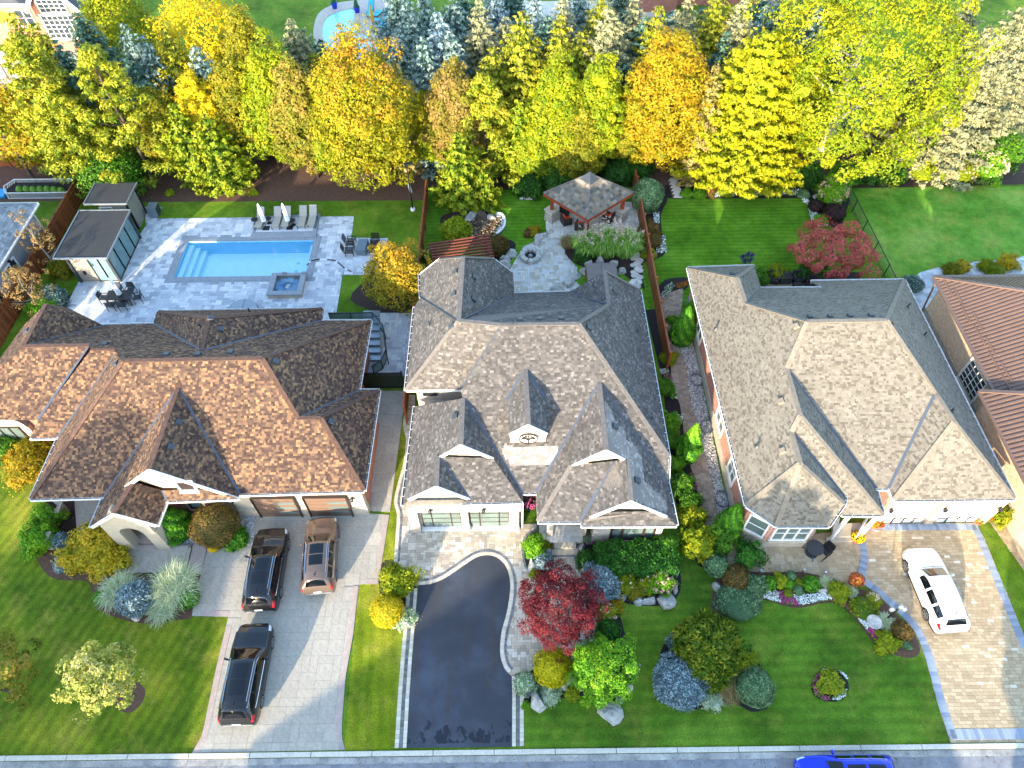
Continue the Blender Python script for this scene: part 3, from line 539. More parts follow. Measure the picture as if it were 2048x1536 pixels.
# planting beds
def bed(pts, m='soil', z=.011, sm=3): return sheet('planting_bed', G2(smooth(pts, sm, True)) if sm else G2(pts), z, M[m])
sheet('planting_bed', [(-37, 50.0), (-7.4, 49.7), (-7.4, 58), (-37, 58)], .010, M['mulch_brown'])
sheet('planting_bed', [(-7.2, 50.9), (10.8, 51.2), (10.8, 66), (-7.2, 66)], .010, M['mulch'])
sheet('planting_bed', [(-37, 58), (-7.4, 58), (-7.4, 64), (-37, 64)], .010, M['mulch'])
sheet('planting_bed', [(11, 50.0), (28.6, 49.8), (28.6, 66), (11, 66)], .012, M['mulch_brown'])
sheet('planting_bed', [(28.6, 50.6), (80, 51.4), (80, 68), (28.6, 68)], .0105, M['mulch'])
sheet('planting_bed', [(-75, 50.2), (-37, 50.2), (-37, 57), (-75, 57)], .010, M['mulch_brown'])
bed([(72, 1105), (90, 1145), (120, 1160), (170, 1162), (184, 1180), (195, 1215), (240, 1238), (300, 1248), (345, 1240), (390, 1230), (402, 1150), (372, 1146), (250, 1146), (250, 1085), (110, 1080)], 'mulch_brown')
bed([(60, 1100), (62, 1060), (90, 1010), (150, 1000), (160, 1075), (110, 1090)], 'mulch'); bed([(-20, 925), (60, 935), (105, 890), (110, 870), (-20, 880)], 'mulch')
bed([(232, 1400), (240, 1372), (270, 1364), (290, 1378), (285, 1405), (262, 1425), (238, 1420)], 'mulch_brown')
sheet('gravel_bed', G2([(345, 1090), (505, 1092), (515, 1030), (345, 1010)]), .012, M['joint'])
bed([(760, 1130), (800, 1125), (833, 1150), (830, 1190), (818, 1245), (790, 1255), (765, 1230)], 'mulch')
bed([(1048, 1078), (1080, 1064), (1106, 1095), (1103, 1165), (1068, 1152), (1050, 1128)], 'mulch')
bed([(1030, 1352), (1060, 1340), (1150, 1322), (1192, 1295), (1198, 1220), (1210, 1190), (1232, 1205), (1244, 1245), (1262, 1315), (1270, 1350), (1250, 1395), (1212, 1408), (1180, 1392), (1130, 1396), (1075, 1400), (1042, 1420), (1032, 1400)])
bed([(1150, 1085), (1330, 1080), (1356, 1120), (1360, 1185), (1320, 1212), (1240, 1205), (1195, 1190), (1155, 1120)])
bed([(1320, 1330), (1322, 1300), (1345, 1270), (1385, 1245), (1440, 1230), (1490, 1285), (1520, 1330), (1548, 1380), (1540, 1412), (1505, 1424), (1470, 1408), (1420, 1412), (1375, 1420), (1330, 1395), (1316, 1360)])
bed([(1421, 1210), (1440, 1140), (1460, 1130), (1520, 1144), (1604, 1142), (1640, 1150), (1700, 1176), (1745, 1185), (1800, 1235), (1825, 1262), (1840, 1300), (1822, 1316), (1775, 1305), (1742, 1280), (1700, 1228), (1660, 1205), (1600, 1216), (1560, 1210), (1525, 1200), (1510, 1230), (1470, 1234), (1440, 1228)], 'mulch_brown')
sheet('planting_bed', G2([(1290, 620), (1318, 617), (1334, 677), (1342, 721), (1343, 768), (1360, 810), (1368, 870), (1378, 925), (1392, 965), (1404, 1060), (1430, 1150), (1395, 1130), (1370, 1060), (1350, 1000), (1338, 900), (1325, 760)]), .012, M['soil'])
bed([(1622, 1372), (1640, 1340), (1665, 1336), (1692, 1355), (1697, 1382), (1680, 1402), (1650, 1402), (1630, 1392)])
bed([(1270, 440), (1320, 395), (1335, 400), (1322, 430), (1325, 470), (1333, 500), (1320, 515), (1290, 520), (1285, 480)]); bed([(1310, 590), (1330, 560), (1380, 556), (1372, 578), (1325, 600)])
sheet('planting_bed', G2([(1330, 397), (1610, 397), (1640, 440), (1680, 462), (1700, 400), (1690, 370), (1330, 370)]), .013, M['soil'])
sheet('planting_bed', G2([(1500, 545), (1720, 545), (1720, 562), (1500, 580)]), .013, M['soil'])
bed([(880, 445), (900, 425), (985, 418), (1010, 440), (1005, 465), (975, 490), (910, 482)], 'mulch', .012); bed([(975, 480), (1010, 478), (1032, 490), (1015, 530), (985, 520)], 'soil', .012)
bed([(1115, 470), (1200, 452), (1285, 470), (1290, 525), (1200, 540), (1140, 520)], 'mulch', .0125); bed([(700, 600), (740, 560), (810, 580), (830, 610), (815, 627), (760, 625)], 'mulch', .013)
sheet('planting_bed', G2([(100, 640), (180, 545), (236, 565), (160, 562), (120, 630)]), .012, M['soil'])
sheet('back_street', [(60, 88), (130, 88), (130, 120), (60, 120)], .012, M['concrete']); sheet('brick_house_patio', [(-62, 62), (-44, 62), (-44, 76), (-62, 76)], .012, M['concrete'])
# ---------------------------------------------------------------- surveyed roof points (photo x, photo y, height)
MID_R = dict(a=(926,515,8.69), b=(878,519,6.61), c=(840,549,4.92), e1=(842,594,5.25), e2=(829.5,614.6,5.00), f=(917.5,642,8.67), b2=(988,518,5.95), c2=(1026,546,3.99), d2=(1028,588,3.89), A0=(1003,650,8.72), B=(1157,648,8.68), g=(1140,584,3.62), h=(1217.6,609.5,6.15), i=(1209.5,542,6.11), j=(1279.3,581,3.42), k=(1337,913,4.30), k2=(1335,966,3.46), L1=(812,780,4.82), L2=(921,779,5.20), v1=(1045,986,3.34), v2=(1073,985.5,3.34), m1=(845,805,3.92), G1=(926,797,6.42), G2=(922,890,6.41), gl=(879.6,913,5.18), gr=(986.6,916.4,4.85), gc=(1045,1004,3.34), s0=(875,913,5.16), s1=(873,973,5.16), sl=(816.6,999,3.55), sr=(939.7,998,3.69), se=(921,1007,3.59), ge=(830,813,3.44), gf=(806,1011,3.27), R1=(1198.4,765.8,6.74), R2=(1213,900.6,6.70), rl=(1143,931,5.07), rr=(1250,918.7,5.73), re=(1075.5,1043,3.37), rv=(1162,1043,3.76), q0=(1225.4,923,5.48), q1=(1253,920,5.68), q2=(1263,1002,5.56), ql=(1180,1034.5,4.11), qr=(1333.8,1032.4,3.77), qe=(1162,1050.6,3.74), qc=(1352.8,1050,3.29), D1=(1051,740,7.25), D2=(1057,850,7.25), dl=(1018.8,869,6.39), dr=(1095,867.5,6.39), dv=(1012.5,801,6.30), w1=(1021.7,891,4.86), w2=(1090.6,889.4,4.84))
LEFT_R = dict(A=(247.4,722,7.89), B=(524,717,7.90), C=(596,836.5,5.77), D=(641,836.5,5.76), E=(728,981.5,3.18), e1=(717,781,3.26), e4=(758,781,3.25), e2=(741,642,3.31), e3=(643.5,642,3.21), w0=(418,637,6.93), w1=(404,702,6.93), wl=(308,648,3.20), wa=(316.7,623.3,3.27), wb=(645,617.5,3.22), r0=(206,651,3.28), y0=(91.5,608.5,6.24), y1=(47,692.5,6.21), ye=(47,653,3.25), yf=(-30,760,4.90), z1=(179,691,6.25), z2=(77,839.5,3.50), zl=(-12,839,3.46), x1=(182,699,6.25), x2=(239,699,6.27), x3=(117,875,2.88), x4=(61,876,2.81), fl=(62,998,3.08), p0=(208,994,3.10), g0=(356,777,6.89), g1=(298,939,6.87), gl=(250,972.5,4.84), gr=(476,995.5,3.15), gv=(479,988.5,3.13), h0=(268,964,5.22), h1=(226.6,1027,5.18), hl=(182,1054,3.38), hr=(314,1051,3.24), hv=(333,1002,3.47), hp=(323,981,3.94), pt=(417,978,3.94), pr=(478,996,3.49))
RIGHT_R = dict(A=(1614,643.5,8.48), B=(1773,641,8.51), c1=(1808,560,3.37), c2=(1622,562.5,3.14), c3=(1641,576,4.15), c4=(1522,577,3.85), v=(1491,606.5,6.00), r=(1475,556,5.98), l1=(1376,536,3.41), l2=(1508,531.5,3.65), fl=(1490,1003,3.58), g0=(1573,737,7.00), g1=(1600,831,6.97), gv=(1751,977,3.44), ge=(1766,1030,3.46), gs=(1683,1029,3.44), t0=(1583,864,6.38), t1=(1600,927,6.37), tv=(1690,993,4.09), t5=(1688,1008,4.21), t4=(1657,1052,3.50), t3=(1553,1052,3.50), t2=(1493,1011,3.61), h0=(1871,787,6.33), h1=(1908,844,6.30), hv=(1777,977,3.45), he=(1787.5,1000,3.41), hr=(2029,998,3.34))
def pv(R): return {n: P(*v) for n, v in R.items()}
def face_frame(pts):
    c = sum(pts, Vector((0, 0, 0)))/len(pts); A = np.array([list(p-c) for p in pts]); n = Vector(np.linalg.svd(A)[2][2]); n = n if n.z > 0 else -n
    ux = Vector((-n.y, n.x, 0)); ux = ux.normalized() if ux.length > 1e-4 else Vector((1, 0, 0)); uy = n.cross(ux).normalized()
    ux = uy.cross(n) if True else ux
    ux.normalize()
    return c, ux, uy, n, [((p-c).dot(ux), (p-c).dot(uy)) for p in pts]
class Roof:
    def __init__(s, house, R, faces, m, cap, capm, seed=1, row=.13, extra=(), tab=(.11, .14, .18, .22), maxp=300, base=None, patches=()):
        s.h = house; s.V = pv(R) if R and not isinstance(next(iter(R.values())), Vector) else dict(R); s.capm = capm
        for k, v in extra: s.V[k] = v(s.V) if callable(v) else v
        mb = MB(); s.fr = []
        for f in faces:
            pts = [s.V[n] for n in f]; fr = face_frame(pts); s.fr.append(fr)
            tri = tessellate_polygon([[Vector((x, y, 0)) for x, y in fr[4]]]); i = len(mb.v); mb.v += [tuple(p-EZ*.05) for p in pts]
            for t in tri:
                a, b, c = (pts[k] for k in t); mb.f.append(tuple(i+k for k in (t if (b-a).cross(c-a).z > 0 else t[::-1])))
        s.o = mb.build('roof', base or capm, house)
        lay(s.o, 'shingle', s.fr, m, rows(row, tab), th=.018, gap=.004, tilt=.013, off=.012, seed=seed, maxp=maxp, patches=patches)
    def line(s, name, prs, m, w, h, off=0.0, z=0.0):
        for a, b in prs:
            p = s.V[a] if isinstance(a, str) else Vector(a); q = s.V[b] if isinstance(b, str) else Vector(b); dz = Vector((0, 0, z)); MB().beam(p+dz, q+dz, w, h, off=off).build(name, m, s.o)
    def caps(s, prs): s.line('ridge_cap', prs, s.capm, .26, .035, .04)
    def valleys(s, prs): s.line('valley_flashing', prs, M['valley'], .22, .02, .045)
    def rakes(s, prs): s.line('rake_board', prs, M['white'], .07, .2, -.06)
    def gutters(s, prs, hang=.55):
        for a, b in prs:
            p, q = s.V[a], s.V[b]; d = (q-p); L = d.length; d = d/L; nrm = Vector((d.y, -d.x, 0)).normalized()
            c = sum(s.V.values(), Vector((0, 0, 0)))/len(s.V)
            if nrm.dot((p+q)/2-c) < 0: nrm = -nrm
            o = MB().beam(p+nrm*.12-EZ*.0, q+nrm*.12, .022, .13, off=-.03).beam(p-EZ*.11, q-EZ*.11, .03, .2).beam(p+nrm*.06-EZ*.09, q+nrm*.06-EZ*.09, .12, .015).build('gutter', M['white'], s.o)
            k = max(2, int(L/hang)); g = MB()
            MB().beam(p+nrm*.06-EZ*.075, q+nrm*.06-EZ*.075, .1, .008).build('gutter_liner', M['valley'], s.o)
            for i in range(k+1): e = p+d*(L*(i+.0)/k); g.beam(e, e+nrm*.12, .025, .02, off=.02)
            g.build('gutter_hanger', M['white'], s.o, kind='stuff')
    def at(s, px, py):
        d = ray(px, py).normalized(); best = None
        for O, ux, uy, n, poly in s.fr:
            k = d.dot(n)
            if abs(k) < 1e-6: continue
            t = (O-CAMPOS).dot(n)/k
            if t <= 0: continue
            q = CAMPOS+d*t-O
            if inside(poly, np.array([q.dot(ux)]), np.array([q.dot(uy)]))[0] and (best is None or t < best[0]): best = (t, CAMPOS+d*t, ux, uy, n)
        return best
    def vents(s, pts, m='charcoal', sz=.36):
        for px, py in pts:
            r = s.at(px, py)
            if not r: continue
            _, p, ux, uy, n = r; mb = MB(); i = 0
            a = sz/2; V = [(-a, -a, .02), (a, -a, .02), (a, a, .02), (-a, a, .02), (-a*.9, -a*.95, .2), (a*.9, -a*.95, .2), (a*.8, a*.9, .12), (-a*.8, a*.9, .12)]
            mb.v = [tuple(p+ux*x+uy*y+n*z) for x, y, z in V]; mb.f = [(4, 5, 6, 7), (0, 1, 5, 4), (1, 2, 6, 5), (2, 3, 7, 6), (3, 0, 4, 7)]
            mb.build('roof_vent', M[m], s.o)
    def pipes(s, pts):
        for px, py in pts:
            r = s.at(px, py)
            if r: _, p, ux, uy, n = r; MB().tube(p-n*.02, p+EZ*.42, .055).lathe(tuple(p), [(.16, -.03), (.1, .06), (.06, .12)], 8).build('vent_pipe', M['charcoal'], s.o)
def walls(house, poly, z0, z1, m, name='wall'): return MB().prism(poly, z0, z1).build(name, m, house)
def wframe(ang): return Vector((math.cos(ang), math.sin(ang), 0)), Vector((-math.sin(ang), math.cos(ang), 0))
def window(house, c, w, h, ang, cols=2, rws=1, fm='white', gm='glass', fw=.07, trim=None, sill=True, name='window', bars=.03):
    n, u = wframe(ang); c = Vector(c)+n*.03; z = EZ
    mb = MB()
    for a, b in ((-w/2, w/2),):
        mb.beam(c+u*(a-fw/2), c+u*(a-fw/2)+z*h, fw, .1, up=n); mb.beam(c+u*(b+fw/2), c+u*(b+fw/2)+z*h, fw, .1, up=n)
        mb.beam(c+u*(a-fw)-z*fw/2, c+u*(b+fw)-z*fw/2, .1, fw); mb.beam(c+u*(a-fw)+z*(h+fw/2), c+u*(b+fw)+z*(h+fw/2), .1, fw)
    for i in range(1, cols): x = -w/2+w*i/cols; mb.beam(c+u*x, c+u*x+z*h, bars if cols > 3 else fw, .06, up=n)
    for j in range(1, rws): y = h*j/rws; mb.beam(c+u*(-w/2)+z*y, c+u*(w/2)+z*y, .055, bars)
    f = mb.build(name, M[fm], house)
    for i in range(cols):
        for j in range(rws):
            a, b = -w/2+w*i/cols+.012, -w/2+w*(i+1)/cols-.012; y0, y1 = h*j/rws+.01, h*(j+1)/rws-.01
            MB().poly([c+u*a+z*y0-n*.015, c+u*b+z*y0-n*.015, c+u*b+z*y1-n*.015, c+u*a+z*y1-n*.015]).build('pane', M[gm], f)
    if sill: MB().beam(c-u*(w/2+.16)-z*(fw+.05)+n*.05, c+u*(w/2+.16)-z*(fw+.05)+n*.05, .16, .09).build('sill', M['limestone'], f)
    return f
def lantern(house, p, ang=-math.pi/2):
    n, u = wframe(ang); p = Vector(p); q = p+n*.16
    MB().box(tuple(p+n*.03), (.1, .1, .2), ang).beam(p+EZ*.1, q+EZ*.16, .03, .03).lathe(tuple(q), [(.05, -.14), (.1, -.1), (.1, .1), (.12, .11), (.02, .2)], 6).build('wall_lantern', M['black'], house)
def gable(house, pts, back=.22, drop=.06, m='white_wall', name='gable_wall'):
    d = Vector((0, back, -drop)); return MB().poly([p+d for p in pts]).build(name, M[m], house)
def downpipe(house, x, y, z, m='white'): MB().box((x, y, z/2), (.09, .09, z)).build('downspout', M[m], house)
# ================= left house
hl = thing('brown_roofed_house', 'wide house with mottled brown shingle roof and stucco garage front, beside the swimming pool', 'house', (-19, 26, 0))
LR = Roof(hl, LEFT_R, [['A', 'fl', 'p0', 'g0', 'gv', 'E', 'D', 'C', 'B'], ['B', 'C', 'e1', 'e2'], ['D', 'E', 'e4'], ['C', 'D', 'e4', 'e1'], ['A', 'r0', 'wl', 'w1', 'e3', 'e2', 'B'],
    ['w0', 'w1', 'e3', 'wb'], ['w0', 'wa', 'wl', 'w1'], ['w0', 'wb', 'wa'], ['y0', 'y1', 'r0'], ['y0', 'ye', 'y1'], ['y1', 'ye', 'yf'], ['y1', 'yf', 'zl', 'z2', 'z1'], ['x1', 'z2', 'x4', 'x3', 'x2'], ['x2', 'x3', 'fl', 'A'],
    ['g0', 'p0', 'gl', 'g1'], ['gl', 'p0', 'hl', 'h1', 'h0'], ['g0', 'g1', 'gr', 'gv'], ['h0', 'h1', 'hr', 'hv', 'hp'], ['hp', 'hv', 'pr', 'pt'], ['y1', 'r0', 'A', 'x2', 'x1', 'z1'], ['y0', 'r0', 'yb']],
    M['sh_left'], None, M['cap_left'], 51, extra=[('yb', lambda V: V['y0']+Vector((-1.2, 2.6, -3.0)))])
LV = LR.V
LR.caps([('A', 'B'), ('B', 'C'), ('C', 'D'), ('D', 'E'), ('B', 'e2'), ('w0', 'w1'), ('w0', 'wa'), ('w0', 'wb'), ('y0', 'y1'), ('y1', 'z1'), ('x1', 'x2'), ('x2', 'A'), ('A', 'fl'), ('g0', 'g1'), ('h0', 'h1'), ('D', 'e4')])
LR.valleys([('w1', 'wl'), ('w1', 'e3'), ('C', 'e1'), ('g0', 'p0'), ('g0', 'gv'), ('y1', 'r0'), ('z1', 'z2'), ('x2', 'x3'), ('hp', 'hv')])
LR.gutters([('fl', 'p0'), ('gv', 'E'), ('hv', 'pr'), ('E', 'e4'), ('e4', 'e1'), ('e1', 'e2'), ('e2', 'e3'), ('wb', 'wa'), ('wl', 'r0'), ('wa', 'wl'), ('e3', 'wb'), ('x3', 'fl'), ('x4', 'x3'), ('p0', 'hl'), ('hr', 'hv')])
LR.rakes([('g1', 'gl'), ('g1', 'gr'), ('h1', 'hl'), ('h1', 'hr')])
LR.vents([(210, 690), (333, 711), (396, 711), (461, 707), (440, 660), (421, 638), (549, 723), (660, 844), (356, 845), (340, 894), (234, 728), (56, 662)]); LR.pipes([(402, 656), (500, 625)])
gable(hl, [LV['g1'], LV['gl'], LV['h0'], LV['hp'], LV['pt'], LV['gr']], .18, .05, 'cream')
gy = 19.95; xr = P(737, 1026).x
walls(hl, [(LV['fl'].x+2.5, 23.4), (LV['p0'].x+1.2, 23.4), (LV['p0'].x+1.2, gy+.25), (-17.0, gy+.25), (xr-9.3, gy), (xr-.0, gy), (xr, LV['e1'].y-.5), (LV['e1'].x-.5, LV['e1'].y-.5), (LV['e2'].x-.5, LV['e2'].y-.5), (LV['e3'].x, LV['e2'].y-.5), (LV['wb'].x-.5, LV['wb'].y-.5), (LV['wa'].x+.5, LV['wa'].y-.5), (LV['wa'].x+.5, LV['r0'].y-.5), (-32.9, LV['r0'].y-.5), (-32.9, 25.5), (LV['fl'].x+2.5, 25.2)], 0, 3.05, M['brick_red'])
walls(hl, [(xr-9.5, gy-.03), (xr+.03, gy-.03), (xr+.03, gy+.35), (xr-9.5, gy+.35)], .9, 3.1, M['cream'], 'stucco_front'); walls(hl, [(xr-9.5, gy-.08), (xr+.08, gy-.08), (xr+.08, gy+.35), (xr-9.5, gy+.35)], 0, .9, M['limestone'], 'stone_base')
walls(hl, [(-19.6, gy+.22), (-15.9, gy+.22), (-15.9, gy+.5), (-19.6, gy+.5)], 0, 3.1, M['cream'], 'stucco_front')
def gdoor_strip(house, x0, x1, y, mt):
    d = MB().box(((x0+x1)/2, y, 1.2), (x1-x0, .06, 2.4)).build('garage_door', M[mt], house)
    MB().box(((x0+x1)/2, y-.02, 2.42), (x1-x0+.1, .2, .08)).box((x0-.03, y-.02, 1.2), (.06, .2, 2.4)).box((x1+.03, y-.02, 1.2), (.06, .2, 2.4)).build('door_frame', M['dark_frame'], house)
    for z in (.7, 1.25, 1.8, 2.2): MB().box(((x0+x1)/2, y-.032, z-.27), (x1-x0, .006, .012)).build('panel_joint', M['black'], d)
    for z in (.55, 1.1, 1.65): MB().box((x0+(x1-x0)*.73, y-.035, z), ((x1-x0)*.46, .02, .24)).build('door_light', M['glass_pale'], d)
for a, b in (((526, 1029), (606, 1027)), ((626, 1026), (707, 1024))): gdoor_strip(hl, P(*a).x, P(*b).x, gy-.1, 'garage_brown')
for px in (491, 708): lantern(hl, (P(px, 1028).x-.1 if px < 600 else P(px, 1026).x+.28, gy-.05, 2.1))
window(hl, (-17.6, gy+.2, .75), 3.3, 1.75, -math.pi/2, 5, 1, 'dark_frame', 'glass_teal', .1)
gx = (LV['g1'].x+LV['gr'].x)/2-.55; window(hl, (gx, LV['g1'].y+.16, LV['gr'].z+1.25), .8, .9, -math.pi/2, 1, 1, 'white', 'dark_frame', .1)
pz = LV['h1'].y+.2
for px, n_ in ((LV['hl'].x+.75, 'a'), (LV['hr'].x-.75, 'b')): MB().box((px, pz+.35, 1.19), (.75, .7, 2.38)).build('portico_pillar', M['cream'], hl, bevel=.03)
x0, x1 = LV['hl'].x+.45, LV['hr'].x-.45; ar = MB(); k = 14; xm = (x0+x1)/2; hw = (x1-x0)/2-.7
pts = [(x0, 2.4), (xm-hw, 2.4)]+[(xm-hw*math.cos(math.pi*i/k), 2.4+.6*math.sin(math.pi*i/k)) for i in range(1, k)]+[(xm+hw, 2.4), (x1, 2.4), (x1, 3.35), (xm, LV['h1'].z-.1), (x0, 3.35)]
for yy in (pz, pz+.4):
    for t in tessellate_polygon([[Vector((a, b, 0)) for a, b in pts]]): ar.poly([(pts[i][0], yy, pts[i][1]) for i in t])
for i in range(len(pts)): a, b = pts[i], pts[(i+1) % len(pts)]; ar.poly([(a[0], pz, a[1]), (b[0], pz, b[1]), (b[0], pz+.4, b[1]), (a[0], pz+.4, a[1])])
ar.build('portico_arch', M['cream'], hl)
for px, py in ((127, 1030), (104, 1090)):
    q = P(px, py); MB().box((q.x, q.y, .5), (.62, .62, 1.0)).box((q.x, q.y, 1.03), (.72, .72, .08)).build('porch_pier', M['limestone'], hl)
    if py < 1050: MB().tube((q.x, q.y, 1.07), (q.x, q.y, 3.1), .14, .12).build('porch_column', M['dark_frame'], hl)
a, b = P(124, 1040), P(108, 1085); rl_ = MB()
for z in (.35, .95): rl_.beam((a.x, a.y, z), (b.x, b.y, z), .05, .05)
for i in range(9): t = i/8; rl_.beam((a.x+(b.x-a.x)*t, a.y+(b.y-a.y)*t, .3), (a.x+(b.x-a.x)*t, a.y+(b.y-a.y)*t, .95), .02, .02)
rl_.build('porch_railing', M['black'], hl)
# arched window bay at the left edge
c = P(25, 875, 1.2); dm_ = MB(); k = 12; r_ = 1.55
for i in range(k):
    a0, a1 = math.pi*i/k, math.pi*(i+1)/k
    p = [(c.x-r_*math.cos(t), yy, 2.3+1.25*math.sin(t)) for t in (a0, a1) for yy in (c.y, c.y+3.2)]; dm_.poly([p[0], p[2], p[3], p[1]])
dm_.build('barrel_roof', M['lead'], hl)
ft = MB().poly([(c.x-r_*math.cos(math.pi*i/k), c.y+.05, 2.3+1.25*math.sin(math.pi*i/k)) for i in range(k+1)][::-1]+[(c.x-r_, c.y+.05, 0), (c.x+r_, c.y+.05, 0)])
ft.build('bay_wall', M['cream'], hl); MB().box((c.x, c.y+1.6, 1.15), (2*r_-.02, 3.0, 2.3)).build('bay_side_wall', M['cream'], hl); window(hl, (c.x, c.y+.04, .95), 1.9, 1.35, -math.pi/2, 3, 1, 'dark_frame', 'glass_pale', .08)
# ================= middle house
hm = thing('grey_roofed_house', 'house with steep taupe-grey shingle gables and white stone front, behind the red maple', 'house', (1.5, 26, 0))
MR = Roof(hm, MID_R, [['a', 'b', 'c', 'e1', 'f'], ['a', 'f', 'd2', 'c2', 'b2'], ['e1', 'e2', 'f'], ['f', 'd2', 'g', 'h', 'B', 'A0'], ['g', 'i', 'h'], ['B', 'h', 'i', 'j', 'k'], ['e2', 'L1', 'f'], ['f', 'L1', 'L2', 'A0'],
    ['A0', 'L3', 'G1', 'v1', 'v2', 'R1', 'k2', 'k', 'B'], ['G1', 'ge', 'gf', 'sl', 's1', 's0', 'gl', 'G2'], ['G1', 'G2', 'gr', 'gc', 'v1'], ['gl', 's0', 'sr', 'se', 'gc', 'gr'], ['s0', 's1', 'sr'],
    ['R1', 'v2', 're', 'rl', 'R2'], ['rl', 're', 'rv', 'q0', 'rr'], ['q0', 'rv', 'qe', 'ql', 'q2', 'q1'], ['R1', 'R2', 'rr', 'q1', 'q2', 'qr', 'qc', 'k2'], ['D1', 'dv', 'dl', 'D2'], ['D1', 'D2', 'dr', 'dw'], ['ql', 'qe', 'qc', 'qr', 'pr', 'pl'],
    ['a', 'b2', 'z2'], ['a', 'z1', 'b'], ['a', 'z2', 'z1'], ['i', 'g', 'z3'], ['i', 'z3', 'j']],
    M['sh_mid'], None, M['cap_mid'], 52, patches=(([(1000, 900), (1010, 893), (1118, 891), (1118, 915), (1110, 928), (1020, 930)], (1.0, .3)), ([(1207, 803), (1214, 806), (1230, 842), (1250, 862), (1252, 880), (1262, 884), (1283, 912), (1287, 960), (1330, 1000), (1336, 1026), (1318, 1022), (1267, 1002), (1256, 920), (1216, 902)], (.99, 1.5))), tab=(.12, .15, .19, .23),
    extra=[('dw', lambda V: Vector((2*V['D1'].x-V['dv'].x, V['dv'].y, V['dv'].z))), ('L3', lambda V: (lambda n, d: CAMPOS+d*((V['B']-CAMPOS).dot(n)/d.dot(n)))((V['A0']-V['B']).cross(V['v1']-V['B']), ray(921, 781))), ('pl', P(1211, 1022.5, 3.95)), ('pr', P(1307, 1022.5, 3.95)), ('z1', lambda V: Vector((V['b'].x, V['a'].y+.9, 3.8))), ('z2', lambda V: Vector((V['b2'].x, V['a'].y+.9, 3.8))), ('z3', lambda V: Vector(((V['g'].x+V['j'].x)/2, V['i'].y+1.2, 3.6)))])
V = MR.V
MR.caps([('a', 'f'), ('f', 'A0'), ('A0', 'B'), ('B', 'k'), ('B', 'h'), ('h', 'i'), ('f', 'L1'), ('G1', 'G2'), ('s0', 's1'), ('R1', 'R2'), ('q1', 'q2'), ('D1', 'D2'), ('rl', 're'), ('a', 'b'), ('a', 'b2'), ('i', 'j')])
MR.valleys([('f', 'e1'), ('f', 'd2'), ('h', 'g'), ('A0', 'L2'), ('G1', 'v1'), ('s0', 'sr'), ('R1', 'v2'), ('R1', 'k2'), ('q0', 'rv'), ('D1', 'dv'), ('D1', 'dw')])
MR.gutters([('ge', 'gf'), ('se', 'gc'), ('v1', 'v2'), ('v2', 're'), ('re', 'rv'), ('qe', 'qc'), ('k', 'k2'), ('k2', 'qc'), ('j', 'k'), ('d2', 'g'), ('c', 'e1'), ('e2', 'L1'), ('L1', 'L2'), ('v1', 'gc'), ('c2', 'd2'), ('b', 'c'), ('b2', 'c2')])
MR.rakes([('G2', 'gl'), ('G2', 'gr'), ('s1', 'sl'), ('s1', 'sr'), ('R2', 'rl'), ('R2', 'rr'), ('q2', 'ql'), ('q2', 'qr'), ('D2', 'dl'), ('D2', 'dr')])
MR.vents([(913, 546), (910, 590), (906, 653), (946, 554), (945, 598), (1040, 641), (1080, 640), (1123, 639), (1228, 585), (1176, 656), (913, 834), (1228, 853), (1272, 961)]); MR.pipes([(858, 652), (1275, 666), (1305, 838)])
for t in (('G2', 'gl', 'gr'), ('R2', 'rl', 'rr')): gable(hm, [V[k] for k in t], .15, .05)
gable(hm, [V['s1'], V['sl'], V['sr']], .15, .05); gable(hm, [V['q2'], V['ql'], V['pl'], V['pr'], V['qr']], .15, .05)
dd = Vector((0, .15, 0)); w1, w2 = V['w1'], V['w2']
MB().poly([V['D2']+dd, V['dl']+dd, w1+dd, w2+dd, V['dr']+dd]).poly([V['dl']+dd, V['dv'], w1+dd]).poly([V['dr']+dd, w2+dd, V['dw']]).build('dormer_wall', M['white_wall'], hm)
oc = Vector(((w1.x+w2.x)/2, V['dl'].y+.10, (V['dl'].z+w1.z)/2+.14)); md = MB(); K = 28; rx = .5
for i in range(K):
    t0, t1 = 2*math.pi*i/K, 2*math.pi*(i+1)/K; md.beam(oc+Vector((rx*math.cos(t0), 0, rx*.92*math.sin(t0))), oc+Vector((rx*math.cos(t1), 0, rx*.92*math.sin(t1))), .05, .05)
md.beam(oc+Vector((0, 0, -rx*.9)), oc+Vector((0, 0, .02)), .07, .05)
for a in (-75, -50, -25, 0, 25, 50, 75):
    t = math.radians(90+a); e = oc+Vector((math.cos(t)*rx*.85, 0, math.sin(t)*rx*.78)); s_ = oc+Vector((0, 0, -.12)); md.beam(s_, e, .04, .03)
    for b in (-22, 22): u_ = math.radians(90+a*1.1+b); md.beam(s_.lerp(e, .55), s_.lerp(e, .55)+Vector((math.cos(u_)*.16, 0, math.sin(u_)*.14)), .03, .03)
md.build('round_iron_grille', M['dark_frame'], hm)
MB().poly([oc+Vector((rx*math.cos(2*math.pi*i/K), .03, rx*.92*math.sin(2*math.pi*i/K))) for i in range(K)]).build('round_window', M['white'], hm)
gyM = 19.05; xa, xb = P(838, 1058).x, P(1041, 1050).x
walls(hm, [(xa, gyM), (xb, gyM), (xb, 22.5), (4.55, 22.5), (4.55, 17.85), (V['qc'].x-.42, 17.85), (V['j'].x-.42, V['j'].y-.5), (V['g'].x, V['j'].y-.5), (V['g'].x, V['g'].y-.5), (V['d2'].x-.5, V['g'].y-.5), (V['c2'].x-.5, V['c2'].y), (V['b2'].x-.2, V['a'].y+.3), (V['b'].x+.2, V['a'].y+.3), (V['c'].x+.5, V['c'].y), (V['e1'].x+.5, 24.6), (xa, 24.6)], 0, 3.2, M['white_wall'])
